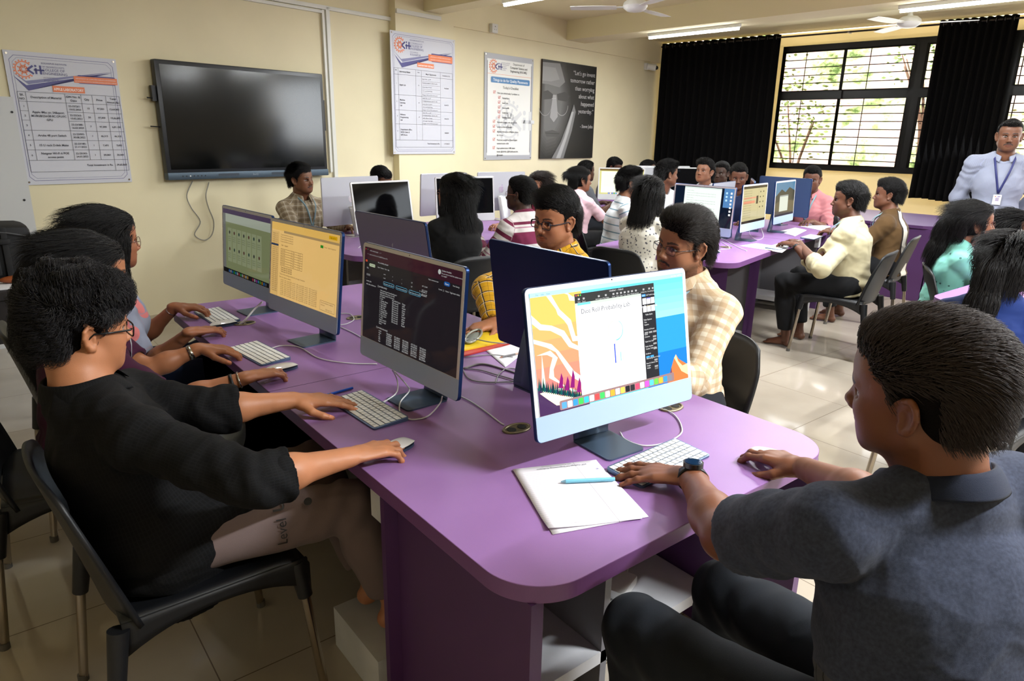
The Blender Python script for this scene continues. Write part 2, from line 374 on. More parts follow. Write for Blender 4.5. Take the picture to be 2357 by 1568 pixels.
for t, k_, q_ in ((4.1, 2.2, 'nearest the wall'), (6.6, 1.3, 'half way along'), (9.2, 1.3, 'farthest from the wall')): tl(3.06, t, .12, 'tube light under the first beam out of the picture, '+q_, power=TUBE_W*k_)
for t, q_ in ((6.9, 'nearer'), (9.4, 'farther')): tl(5.66, t, .21, 'tube light under the far beam out of the picture, '+q_+' one', power=TUBE_W*1.2)
for t, q_ in ((2.2, 'before the display'), (5.6, 'towards the camera')): tl(-.2, t, .12, 'tube light under the near beam out of the picture, '+q_, power=TUBE_W*.18)
tube_light((2.2, -1.0), (3.3, -.95), 'unseen tube light added as key light on the open ceiling behind the camera side of the nearest desk', power=TUBE_W*4.8, z=3.02)  # unseen key lamp, added where the desk shadows point
# ceiling fans
def fan(x, y, label, rot, drop=.32):
    f = empty('ceiling_fan', (x, y, 3.04), rot, label, 'fan')
    MB().cyl((0, 0, 0), (0, 0, -.05), .05, .03).cyl((0, 0, -.05), (0, 0, -drop+.06), .012).cyl((0, 0, -drop+.09), (0, 0, -drop+.05), .02, .035).build('down_rod', M_WHITE, f, smooth=True)
    mb = MB(); prof = [(.02, .06), (.07, .055), (.105, .03), (.115, 0), (.105, -.02), (.07, -.045), (.03, -.052), (.001, -.053)]
    mb.grid(lambda u, v: (prof[int(round(u*7))][0]*cos(v*2*pi), prof[int(round(u*7))][0]*sin(v*2*pi), -drop+prof[int(round(u*7))][1]), 8, 33)
    mb.build('motor_housing', M_WHITE, f, smooth=True)
    for k in range(3):
        a = k*2*pi/3; R = Matrix.Rotation(a, 4, 'Z')
        mb = MB().box((.09, -.02, -drop-.012), (.2, .02, -drop-.006), np.array(R))
        mb.grid(lambda u, v: (.17+u*.43, (v-.5)*(.11+.03*sin(u*pi)), -drop-.012+.012*(v-.5)), 8, 4, np.array(R)); mb.build('blade', M_WHITE, f, thick=.003)
    return f
_p = at(1462, 14, z=2.72); fan(_p[0], _p[1], 'white ceiling fan hanging between the two beams above the far posters', .2)
_p = at(2092, 52, z=2.72); fan(_p[0], _p[1], 'ceiling fan above the curtain rod in front of the barred window', .9)
# things on the back wall
def wz(px, py, off=0.):
    P0 = WP-NA*off; r = CF+(px-W_/2)/FPX*CR-(py-H_/2)/FPX*CU; k = ((P0-CAMP)@NA)/(r@NA); p = CAMP+r*k; return (p-P0)@UA, p[2]
def quad(pts, off): q = np.array([wz(*p, off) for p in pts]); return (q[0, 0]+q[3, 0])/2, (q[2, 1]+q[3, 1])/2, (q[1, 0]+q[2, 0])/2, (q[0, 1]+q[1, 1])/2
M_PRINT = mat('poster_print', rough=.35, attr='Col')
M_PRINTG = mat('glossy_print', rough=.18, attr='Col')
s0, z0, s1, z1 = quad([(355, 135), (745, 170), (755, 402), (388, 417)], .1)
w, h = s1-s0, z1-z0
tv = empty('wall_display', label='large black interactive flat screen mounted on the cream wall', cat='screen'); setM(tv, wallM(s0, z0, .09))
MB().box((0, .045, -.075), (w, h, 0), bev=.012).build('casing', mat('display_casing', (30, 33, 38), .35), tv, smooth=True)
MB().box((.035, .085, .0005), (w-.035, h-.035, .003)).build('screen', mat('black_screen_glass', (7, 8, 8), .12, spec=.55), tv)
mb = MB().box((0, 0, -.07), (w, .06, .012), bev=.006); mb.build('bottom_bar', mat('grey_blue_metal', (74, 90, 104), .4, metal=.4), tv, smooth=True)
k = Ink(); k.z = .0125
for i in range(7): k.disc(.12+i*.032, .03, .006, (20, 22, 25) if i != 2 else (220, 220, 220), 8)
k.rect(.43, .022, .62, .044, (52, 62, 74)); k.rect(w-.62, .022, w-.43, .044, (52, 62, 74)); k.text(w/2, .024, 'BenQ', .022, (140, 150, 160), align='c'); k.build('control_marks', M_PRINT, tv)
MB().box((-.035, h-.32, -.06), (-.002, h-.2, -.02)).build('side_module', M_BLACKP, tv); MB().box((w+.001, h*.45, -.05), (w+.02, h*.75, -.02)).build('pen_tray', M_BLACKP, tv)
for yy in (h-.30, h-.52): MB().cyl((0, yy, -.03), (-.075, yy+.004, -.03), .005, n=8).build('antenna', M_BLACKP, tv, smooth=True)
def wcable(pts, label, name='display_cable', r=.0045, m=None, off=.02, cat='cable', **kk):
    P = [];
    for q in pts:
        s, z = wz(q[0], q[1], off); p = WP+UA*s-NA*off; P.append((p[0], p[1], z))
    return tag(MB().tube(smooth_path(P, 6), r, 6).build(name, m or mat('grey_cable', (150, 148, 140), .5), smooth=True), label, cat)
wcable([(443, 417), (430, 450), (440, 478), (461, 510), (448, 540), (470, 553), (488, 540), (492, 510), (480, 478), (474, 450), (481, 420)], 'thin grey cable hanging in a loop under the wall display')
# trunking
def trunk(s0, z0, s1, z1, label, off=0., nm='cable_trunking'):
    return tag(MB().box((s0, z0, off), (s1, z1, off+.028), wallM(0, 0)).build(nm, mat('white_trunking', (222, 222, 214), .45)), label, 'trunking')
trunk(1.83, 1.16, 1.855, 2.66, 'narrow white trunking running down beside the right edge of the wall display')
trunk(1.875, 1.08, 1.915, 2.69, 'wider white trunking running down the wall right of the display')
trunk(.85, 2.63, 1.83, 2.655, 'white trunking running level above the display to its corner')
trunk(.85, 2.665, 2.66, 2.70, 'white trunking running level under the ceiling left of the pillar')
trunk(2.66, 2.735, 3.28, 2.775, 'short white trunking crossing the top of the pillar under the beam', off=.1)
b = empty('socket_box', label='white switch box fixed low behind the screens under the trunking', cat='socket'); setM(b, wallM(1.9, 1.03, 0))
MB().box((-.07, 0, 0), (.14, .075, .045), bev=.006).build('box', M_WHITE, b, smooth=True); MB().box((.02, .02, .045), (.05, .055, .05)).build('switch', M_BLACKP, b)
s_, z_ = wz(1133, 66, .035); b = empty('wall_socket', label='small white socket box on the ledge above the tall posters', cat='socket'); setM(b, wallM(s_, z_, .035))
MB().box((-.05, -.05, 0), (.05, .05, .05), bev=.006).build('box', M_WHITE, b, smooth=True); k = Ink(); k.z = .051; k.disc(0, .02, .007, (70, 70, 70), 8).disc(-.015, -.015, .005, (70, 70, 70), 8).disc(.015, -.015, .005, (70, 70, 70), 8).build('pin_holes', M_PRINT, b)
s_, z_ = wz(1493, 153, .06); b = empty('security_camera', label='white security camera in the corner beside the left black curtain', cat='camera'); setM(b, wallM(s_, z_, 0))
MB().box((-.05, -.05, 0), (.03, .05, .05), bev=.01).build('mount', M_WHITE, b, smooth=True); MB().cyl((0, 0, .04), (.06, -.02, .16), .045, .05, n=20).build('housing', M_WHITE, b, smooth=True); MB().sph((.062, -.02, .165), .03).build('lens', M_BLACKP, b, smooth='all')
# ------------------------------------------------------------------ posters
NAVY, ORG, INKC = (66, 62, 128), (226, 120, 66), (52, 52, 64)
def emblem(k, x, y, r, faint=None):
    c1, c2 = (ORG, (52, 48, 120)) if not faint else (faint, faint)
    k.ring(x, y, r*.72, r*.84, c1, 40, 320, 20)
    for i in range(14):
        a = rad(50+i*20.5); k.disc(x+r*.93*cos(a), y+r*.93*sin(a), r*.085, c1, 8)
    for i in range(8):
        a = rad(i*45+22); k.line(x+r*.15*cos(a), y+r*.15*sin(a), x+r*.62*cos(a), y+r*.62*sin(a), r*.12, c1)
        k.poly([(x+r*.2*cos(a), y+r*.2*sin(a)), (x+r*.45*cos(a+.5), y+r*.45*sin(a+.5)), (x+r*.45*cos(a-.5), y+r*.45*sin(a-.5))], c1)
    k.up(); x += r*.35
    k.line(x+r*.55, y+r*.42, x, y, r*.2, c2); k.line(x, y, x+r*.55, y-r*.42, r*.2, c2); k.line(x+r*.8, y-r*.42, x+r*.8, y+r*.2, r*.2, c2); k.disc(x+r*.8, y+r*.42, r*.12, c2, 8)
    k.line(x+r*1.25, y-r*.42, x+r*1.25, y+r*.5, r*.2, c2); k.line(x+r*.6, y-.0, x+r*1.6, y, r*.17, c2)
    return k
def header(k, x, y, w, small=False):
    r = w*.085; emblem(k, x+r, y-r, r); X = x+r*2.75; c = (60, 58, 120); q = w*.026
    for i, (t, g) in enumerate((("KOLHAPUR INSTITUTE", .8), ("OF TECHNOLOGY'S", .8), ('COLLEGE OF', 1.25), ('ENGINEERING', 1.25), ('(AUTONOMOUS)', .6), ('KOLHAPUR', 1.2))):
        y0 = y-q*1.05*(i+1)-q*.15*i; k.text(X, y0, t, q*g, c)
def poster(pts, off, label, fn, thick=.006, base=(204, 205, 214), name='wall_poster'):
    s0, z0, s1, z1 = quad(pts, off); w, h = s1-s0, z1-z0
    o = empty(name, label=label, cat='poster'); setM(o, wallM(s0, z0, off))
    MB().box((0, 0, -thick), (w, h, 0)).build('board', mat('board_%d%d%d' % base, base, .4), o)
    k = Ink(); k.z = .0006; fn(k, w, h); k.build('print', M_PRINT, o)
    if name == 'wall_poster':
        for x, y in ((.02, .02), (w-.02, .02), (.02, h-.02), (w-.02, h-.02)): MB().cyl((x, y, 0), (x, y, .004), .007, n=10).build('screw', M_CHROME, o)
    return o
def swoosh(k, x, y, w):
    k.poly([(x, y), (x+w*.1, y-w*.075), (x+w*.93, y+w*.07), (x+w*.12, y-w*.105)][::1], (120, 120, 160)); k.up()
    k.poly([(x+.0, y-w*.03), (x+w*.10, y-w*.115), (x+w*.9, y+w*.055), (x+w*.6, y-.0*w), (x+w*.11, y-w*.165)], NAVY)
def frame(k, w, h, c=(90, 88, 140)):
    m = .03
    for q, wd in ((m, .003), (m+.016, .0018)):
        P = [(q+.03, q), (w-q-.03, q), (w-q, q+.03), (w-q, h-q-.03), (w-q-.03, h-q), (q+.03, h-q), (q, h-q-.03), (q, q+.03), (q+.03, q)]; k.path(P, wd, c)
def poster_inventory(k, w, h):
    frame(k, w, h); k.up(); header(k, w*.06, h-.055, w*1.05); swoosh(k, w*.05, h*.845, w)
    k.rect(w*.61, h*.79, w*.97, h*.855, NAVY, .012).up(); k.rect(w*.575, h*.795, w*.985, h*.845, ORG).up()
    k.text(w*.78, h*.823, 'DEPARTMENT OF COMPUTER SCIENCE & ENGINEERING', .011, (240, 225, 225), align='c'); k.text(w*.78, h*.803, 'ARTIFICIAL INTELLIGENCE & MACHINE LEARNING AND DATA SCIENCE', .010, (240, 225, 225), align='c', wmax=w*.39)
    k.rect(w*.37, h*.715, w*.66, h*.762, ORG).up(); k.text(w*.515, h*.727, 'APPLE LABORATORY', .026, (250, 240, 235), True, 'c', wmax=w*.27)
    xs = [.06, .13, .47, .615, .72, .85, .985]; ys = [.705, .635, .565, .495, .42, .345, .27, .19, .1]
    T = [('SR.|NO.', 'Description of Material', 'GIN No. &|Date', 'Qty.', 'Price', 'Total|Amount (Rs.)'), ('1', '', '22-23/261-|10.02.2023', '13', '97,300', '12,64,900'), ('2', 'Apple iMac pc 24&quot;|M1/8GB/256GB 8C CPU/7C|GPU', '22-23/263-|10.02.2023', '20', '97,300', '19,46,000'), ('3', '', '22-23/288-|16.03.2023', '7', '97,300', '6,81,100'), ('4', 'Aruba 48 port Switch', '22-23/093-|30.08.2022', '1', '46,315', '46,315'), ('5', '15 U rack D-link Make', '22-23/185-|21.11.2022', '1', '7,493', '7,493'), ('6', 'Netgear Wi-Fi 6 POE|access point', '22-23/303-|24.03.2023', '1', '20,060', '20,060')]
    for i, y in enumerate(ys[:8]):
        x0 = xs[0] if i not in (2, 3) else xs[2]; k.line(w*x0, h*y, w*xs[-1], h*y, .0022, INKC)
        if i in (2, 3): k.line(w*xs[0], h*y, w*xs[1], h*y, .0022, INKC)
    k.line(w*.06, h*.1, w*.985, h*.1, .0022, INKC)
    for j, x in enumerate(xs): k.line(w*x, h*ys[0], w*x, h*(.1 if j in (0, 5, 6) else .19), .0022, INKC)
    k.up()
    for i, row in enumerate(T):
        for j, t in enumerate(row):
            L = t.split('|'); yc = h*(ys[i]+ys[i+1])/2; hh = .021 if i == 0 or j == 1 else .0185
            for q, l in enumerate(L):
                if l: k.text(w*(xs[j]+xs[j+1])/2, yc+(len(L)/2-q-.8)*hh*1.25, l, hh, INKC, True, 'c', wmax=w*(xs[j+1]-xs[j])*.9)
    k.text(w*.83, h*.14, 'Total Investment in Rs.', .02, INKC, True, 'r'); k.text(w*.917, h*.14, '39,65,868', .019, INKC, True, 'c')
poster([(0, 113), (268, 137), (302, 418), (65, 427)], .012, 'white laboratory inventory poster with price table left of the wall display', poster_inventory)
def poster_lab(k, w, h):
    frame(k, w, h); k.up(); header(k, w*.05, h-.05, w*1.0); swoosh(k, w*.05, h*.84, w)
    k.rect(w*.61, h*.79, w*.95, h*.86, NAVY, .012).up(); k.rect(w*.565, h*.795, w*.955, h*.85, ORG).up()
    for y in (.828, .805): k.text(w*.76, h*y, 'DEPARTMENT OF COMPUTER SCIENCE & ENGINEERING', .012, (245, 230, 225), align='c', wmax=w*.35)
    k.rect(w*.39, h*.735, w*.65, h*.772, ORG).up(); k.text(w*.52, h*.743, 'LABORATORY DETAILS', .024, (250, 240, 235), True, 'c', wmax=w*.24)
    xs = [.04, .1, .36, .45, .75, .955]; ys = [.71, .66, .495, .37, .255, .12, .06]
    for y in ys: k.line(w*.04, h*y, w*.955, h*y, .0022, INKC)
    for j, x in enumerate(xs): k.line(w*x, h*.71, w*x, h*(.06 if j in (0, 4, 5) else .12), .0022, INKC)
    names = ['Laboratory Name', 'Apple Lab', 'Machine|Learning|Lab', 'Advance|Programming|Lab', 'Department office,|HOD Cabin &|UPS Room']; amt = ['Investment in Rs.', '39,65,868', '30,44,372', '30,42,372', '18,68,000']
    for i in range(5):
        yc = h*(ys[i]+ys[i+1])/2; L = names[i].split('|')
        for q, l in enumerate(L): k.text(w*.115, yc+(len(L)/2-q-.8)*.028, l, .021, INKC, True)
        k.text(w*.85, yc-.006, amt[i], .017, INKC, True, 'c'); k.text(w*.07, yc+.004, ['SR.', '1', '2', '3', '4'][i], .017, INKC, True, 'c'); k.text(w*.405, yc+.002, ['Area', '91', '67', '67', '-'][i], .015, INKC, True, 'c')
    k.text(w*.6, h*.677, 'Major Equipments', .021, INKC, True, 'c')
    for y0, y1 in ((.66, .495), (.495, .37), (.37, .255)):
        n = 5
        for q, t in enumerate(('Apple iMac - pc 24"', 'M1/8GB/256GB 8C CPU/7C GPU', 'Aruba 48 port Switch', '15 U rack D-link Make', 'Netgear Wi-Fi 6 POE access point')):
            y = y0-(q+.75)*(y0-y1)/n; k.text(w*.46, h*y, t, .016, INKC, wmax=w*.28)
            if q: k.line(w*.455, h*(y+.02), w*.745, h*(y+.02), .0014, INKC)
    k.text(w*.73, h*.085, 'Total Investment in Rs.', .02, INKC, True, 'r'); k.text(w*.85, h*.085, '1,19,20,612', .019, INKC, True, 'c')
poster([(897, 68), (1048, 93), (1047, 354), (906, 355)], .115, 'white laboratory details poster hung on the shallow wall pillar', poster_lab)
def poster_list(k, w, h):
    k.rect(w*.05, h*.045, w*.96, h*.95, (236, 236, 232)).up(); k.line(w*.05, h*.07, w*.05, h*.93, .008, (70, 70, 74)); k.line(w*.955, h*.07, w*.955, h*.93, .008, (70, 70, 74)); k.up()
    emblem(k, w*.5, h*.38, w*.28, (214, 216, 218)); k.up(); emblem(k, w*.17, h*.885, w*.09)
    for i, t in enumerate(("KOLHAPUR INSTITUTE", "OF TECHNOLOGY'S", 'COLLEGE OF', 'ENGINEERING', 'KOLHAPUR')): k.text(w*.32, h*.92-.02*i, t, .016, (60, 58, 120))
    for i, t in enumerate(('Department of', 'Computer Science and', 'Engineering (AI & ML)')): k.text(w*.68, h*.915-.042*i, t, .036, (48, 48, 50), i > 0, 'c', wmax=w*.44)
    k.line(w*.05, h*.815, w*.95, h*.815, .004, (230, 150, 110)); k.up(); k.rect(w*.12, h*.735, w*.92, h*.79, (48, 118, 176), .015).up()
    k.text(w*.52, h*.75, 'Things to do for Quality Placements', .045, (225, 235, 240), True, 'c', wmax=w*.76)
    k.text(w*.52, h*.685, "Today's Checklist", .042, (48, 48, 50), False, 'c')
    L = [(0, 'Have you solved today 5 problems on'), (1, 'HackerRank'), (1, 'LeetCode'), (1, 'InterviewBit'), (1, 'CodeChef'), (1, 'GeeksforGeeks'), (0, 'Uploaded project code on GitHub'), (0, 'Linked profile on LinkedIn'), (0, 'Avoided distraction of Mobile phones|for 2-3 hrs'), (0, 'Practiced yourself for Fluent English|communication skills'), (0, 'Kept updated about AIML latest|trends @GitHub, @ValueResearcher,|@LinkedIn')]
    y = .635
    for a, t in L:
        X = w*(.2+.1*a); k.path([(X-.03, h*y), (X+.005, h*y), (X+.005, h*y+.03), (X-.03, h*y+.03), (X-.03, h*y)], .004, (216, 120, 110)); k.path([(X-.025, h*y+.018), (X-.014, h*y+.006), (X+.012, h*y+.036)], .005, (205, 90, 80))
        for l in t.split('|'): k.text(X+.045, h*y, l, .027, (58, 58, 60), True, wmax=w*.62); y -= .034
        y -= .012
poster([(1115, 120), (1229, 136), (1222, 368), (1115, 367)], .012, 'grey bordered checklist poster beside the black portrait poster', poster_list, base=(176, 178, 184))
def poster_quote(k, w, h):
    g = lambda v: (v, v, v)
    k.rect(0, 0, w, h, g(20)).up()
    face = [(0, h), (w*.4, h), (w*.46, h*.85), (w*.5, h*.72), (w*.53, h*.58), (w*.5, h*.4), (w*.42, h*.2), (w*.3, h*.06), (w*.1, h*.02), (0, h*.1)]
    for i in range(8):
        f = 1-i*.06; c = (w*.13, h*.6); k.poly([(max(0, c[0]+(x-c[0])*f), c[1]+(y-c[1])*f) for x, y in face], g(34+i*9)).up(.5)
    k.up(); k.poly([(0, h*.97), (w*.3, h*.98), (w*.4, h*.8), (w*.3, h*.74), (w*.1, h*.76), (0, h*.76)], g(122)).up(); k.poly([(0, h*.93), (w*.22, h*.93), (w*.3, h*.82), (w*.15, h*.79), (0, h*.79)], g(140)).up()
    k.poly([(0, h*.68), (w*.1, h*.7), (w*.2, h*.66), (w*.2, h*.62), (0, h*.6)], g(44)).poly([(w*.26, h*.67), (w*.4, h*.7), (w*.5, h*.66), (w*.44, h*.6), (w*.28, h*.61)], g(50)).up()
    k.poly([(w*.19, h*.66), (w*.25, h*.66), (w*.29, h*.44), (w*.22, h*.38), (w*.15, h*.43)], g(150)).up()
    k.ring(w*.36, h*.56, w*.105, w*.112, g(150), 180, 360, 14).ring(w*.06, h*.55, w*.105, w*.112, g(130), 200, 360, 14).line(w*.17, h*.62, w*.25, h*.625, .008, g(170)).up()
    k.poly([(w*.06, h*.28), (w*.2, h*.3), (w*.36, h*.27), (w*.3, h*.23), (w*.1, h*.23)], g(62)).up(); k.line(w*.08, h*.265, w*.33, h*.262, .008, g(22)).up()
    k.poly([(w*.2, 0), (w*.42, 0), (w*.56, h*.3), (w*.62, h*.5), (w*.58, h*.58), (w*.5, h*.42), (w*.36, h*.18)], g(120)).up(); k.poly([(w*.28, 0), (w*.36, 0), (w*.5, h*.28), (w*.58, h*.5), (w*.54, h*.5), (w*.42, h*.22)], g(170)).up()
    for i, t in enumerate(('\u201cLet\u2019s go invent', 'tomorrow rather', 'than worrying', 'about what', 'happened', 'yesterday.\u201d', '', '- Steve Jobs')): k.text(w*.965, h*.885-i*h*.079, t, .082 if i < 7 else .066, g(196), False, 'r', wmax=w*.47)
poster([(1249, 137), (1375, 153), (1362, 363), (1243, 366)], .03, 'black portrait poster of a half lit face with a white quotation', poster_quote, thick=.025, base=(46, 30, 22), name='framed_poster')
# ------------------------------------------------------------------ curtains and rod
M_CURT = mat('black_curtain', (12, 11, 12), .95, spec=.1, sheen=.0, bump=.3, bscale=400)
def curtain(s0, s1, z0, z1, npl, label, seed, sway=.0):
    root = empty('curtain', label=label, cat='curtain'); mb = MB(); rs = np.random.RandomState(seed); ph = np.cumsum(rs.uniform(.75, 1.25, npl+2)); ph = ph/ph[-1]
    nu = npl*14
    def f(u, v):
        a = np.interp(u, np.linspace(0, 1, npl+2), np.arange(npl+2)+.0)*2*pi/1.0*.5; amp = .028+.02*v
        s = s0+(s1-s0)*u+.012*sin(a*2+3*v)*v; d = .09+amp*sin(a*2)+.01*sin(7*u+5*v)+sway*v*sin(3*u)
        p = CO+UB*s-NB*d; return (p[0], p[1], z1-(z1-z0)*v+(.012*abs(sin(a)) if v == 0 else 0)+.01*sin(9*u)*v)
    mb.grid(f, nu, 24); mb.build('cloth', M_CURT, root, smooth='all', thick=.003)
    r = MB()
    for i in range(npl):
        s = s0+(s1-s0)*(i+.5)/npl
        r.tube([tuple(CO+UB*s-NB*(.09+.026*cos(t))+np.array([0, 0, 2.965+.026*sin(t)])) for t in np.linspace(0, 2*pi, 12, endpoint=False)], .004, 5, closed=True)
    r.build('eyelet_rings', mat('grey_ring', (110, 108, 105), .3, metal=.8), root, smooth='all')
    return root
curtain(.05, 1.99, .72, 3.0, 15, 'wide black pleated curtain drawn over the left end of the windows', 1)
curtain(3.97, 4.78, .86, 3.0, 9, 'narrow black curtain bunched between the barred panes, hanging loose below the sill', 2, .02)
curtain(7.6, 8.7, .86, 3.0, 10, 'black curtain further along the window wall beyond the picture', 3)
rd = MB(); a = CO+UB*-.0-NB*.09; b = CO+UB*9-NB*.09; rd.cyl((a[0], a[1], 2.965), (b[0], b[1], 2.965), .012, n=10)
rd = rd.build('curtain_rod', mat('dark_rod', (60, 55, 50), .3, metal=.8), smooth=True); tag(rd, 'thin dark metal curtain rod running the length of the window wall', 'curtain rod')
for s in (.0, 2.9, 5.2, 9.): MB().box((s-.012, 2.95, 0), (s+.012, 2.98, .1), winM(0, 0)).build('bracket', M_WHITE, rd)
# ------------------------------------------------------------------ desks
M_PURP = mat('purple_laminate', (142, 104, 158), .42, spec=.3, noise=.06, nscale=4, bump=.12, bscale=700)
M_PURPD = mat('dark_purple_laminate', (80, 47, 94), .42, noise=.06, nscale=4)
M_GREYB = mat('grey_board', (118, 116, 120), .6)
M_WHITEB = mat('white_board', (205, 205, 208), .5, noise=.08, nscale=7)
M_SEAM = mat('dark_seam', (60, 36, 66), .7)
def TR(x, y, a, z=0.): c, s = cos(rad(a)), sin(rad(a)); return np.array([[c, -s, 0, x], [s, c, 0, y], [0, 0, 1, z], [0, 0, 0, 1.]])
def rrect(w, l, r, n=8, corners=(1, 1, 1, 1)):
    P = []
    for (cx, cy, a0), k in zip(((r, r, 180), (w-r, r, 270), (w-r, l-r, 0), (r, l-r, 90)), corners):
        if not k: P.append((0 if a0 in (180, 90) else w, 0 if a0 in (180, 270) else l)); continue
        P += [(cx+r*cos(rad(a0+i*90/n)), cy+r*sin(rad(a0+i*90/n))) for i in range(n+1)]
    return P
def grommet(par, x, y, M, big=1.):
    g = MB(); g.tube([(x+.042*big*cos(t), y+.026*big*sin(t), .7515) for t in np.linspace(0, 2*pi, 20, endpoint=False)], .0045, 6, closed=True)
    g.cur = 0; o = g.build('cable_port', [M_PORT], par, smooth='all')
    d = MB()
    for s in (-1, 1): d.prism([(x+s*.018+.013*cos(t), y+.014*sin(t)) for t in np.linspace(0, 2*pi, 14, endpoint=False)], .751, .7535)
    d.build('port_hole', mat('port_dark', (18, 16, 14), .8), o)
    MB().prism([(x+.042*big*cos(t), y+.026*big*sin(t)) for t in np.linspace(0, 2*pi, 20, endpoint=False)], .7503, .752).build('port_plate', M_PORT, o)
M_PORT = mat('port_metal', (132, 122, 98), .35, metal=.7)
def desk(w, l, x, y, a, label, ports=(), r=.13, ret=0):
    """a double sided bench desk: local x across, y along"""
    D = empty('computer_desk', (x, y, 0), rad(a), label, 'desk', 'purple computer desks')
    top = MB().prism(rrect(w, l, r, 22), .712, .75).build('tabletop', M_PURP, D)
    top.data.materials.append(mat('purple_edge_shade', (112, 70, 124), .4))  # same laminate as the top; shade on the edge put into a darker colour
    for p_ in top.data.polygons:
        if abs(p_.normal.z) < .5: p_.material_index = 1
    q = top.modifiers.new('b', 'BEVEL'); q.width = .002; q.segments = 2; q.limit_method = 'ANGLE'
    MB().box((.001, l*.49, .7502), (w-.001, l*.49+.0015, .7506)).build('seam', M_SEAM, top)
    for px, py in ports: grommet(top, px, py, None)
    for yy, sg in ((.03, 1), (l-.03, -1)):       # end supports: two side panels joined by a cross panel
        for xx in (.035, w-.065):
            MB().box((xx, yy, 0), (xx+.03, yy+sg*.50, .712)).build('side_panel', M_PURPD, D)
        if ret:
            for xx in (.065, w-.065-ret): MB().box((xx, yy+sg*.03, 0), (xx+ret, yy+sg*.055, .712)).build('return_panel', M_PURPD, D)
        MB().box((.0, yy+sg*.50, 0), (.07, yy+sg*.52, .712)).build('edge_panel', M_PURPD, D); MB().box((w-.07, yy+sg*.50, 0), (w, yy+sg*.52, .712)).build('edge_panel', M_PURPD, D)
        MB().box((.065, yy+sg*.52, .0), (w-.065, yy+sg*.54, .712)).build('end_panel', M_GREYB, D)
        MB().box((.068, yy+sg*.27, .12), (w-.07, yy+sg*.515, .16)).build('end_shelf', M_WHITEB, D)
    MB().box((w/2-.012, .3, .0), (w/2+.012, l-.3, .712)).build('spine_panel', M_GREYB, D)
    MB().box((.03, .66, .10), (w-.03, .95, .14)).build('cable_shelf', M_WHITEB, D); MB().box((.03, .66, 0), (.06, .95, .10)).build('shelf_foot', M_WHITEB, D); MB().box((w-.06, .66, 0), (w-.03, .95, .10)).build('shelf_foot', M_WHITEB, D)
    for s_ in (.03, w-.07): MB().box((s_, .59, .60), (s_+.035, .66, .71)).build('corner_block', M_WHITEB, D)
    return D
DESK_A = desk(1.093, 2.62, .664, .77, 0, 'nearest purple computer desk with a rounded front corner and a lined paper on it', [(.456, .60), (.94, .445), (.63, 1.96), (.20, 2.14)])
DESK_B = desk(1.18, 2.40, 4.38, 4.58, 100.7, 'purple desk of white computers standing along the cream back wall', [(.5, .8), (.5, 1.8)])
DESK_C = desk(1.12, 2.95, 6.83, 3.32, 104, 'middle purple desk of blue computers in front of the windows', [(.32, 2.25)], ret=.16)
DESK_G = desk(1.12, 2.9, 8.75, 6.5, 104, 'farthest purple desk in the back corner beside the left curtain', [])
DESK_E = desk(1.1, 2.4, 3.98, 1.56, -76, 'purple desk at the right edge behind the man in grey', [])
DESK_E.matrix_world = Matrix(TR(3.99, 1.42, -90).tolist())
# ------------------------------------------------------------------ all-in-one computers
def logo(M, s, name, m, par):
    k = MB()
    def blob(P): k.prism(P, 0, .0006, M)
    bd = [(-.0, .26), (.10, .31), (.24, .27), (.30, .18), (.22, .09), (.22, -.04), (.33, -.13), (.26, -.30), (.15, -.43), (.05, -.40), (-.05, -.40), (-.15, -.43), (-.27, -.28), (-.34, -.05), (-.32, .14), (-.22, .27), (-.10, .30)]
    blob([(x*s, y*s) for x, y in bd]); blob([(x*s, y*s) for x, y in [(0, .34), (.01, .46), (.08, .54), (.16, .57), (.15, .46), (.08, .37)]])
    return k.build(name, m, par)
IM = dict(slate=dict(front=(122, 142, 170), chin=(168, 192, 224), bez=(222, 222, 226), back=(48, 66, 100), edge=(40, 62, 108), stand=(82, 100, 120)),
          blue=dict(front=(122, 142, 170), chin=(168, 192, 224), bez=(222, 222, 226), back=(20, 40, 84), edge=(30, 58, 110), stand=(82, 100, 120)),
          white=dict(front=(200, 202, 205), chin=(202, 204, 208), bez=(214, 214, 216), back=(186, 188, 194), edge=(200, 200, 205), stand=(196, 198, 202)),
          grey=dict(front=(122, 142, 170), chin=(168, 192, 224), bez=(222, 222, 226), back=(150, 150, 160), edge=(40, 62, 108), stand=(82, 100, 120)))
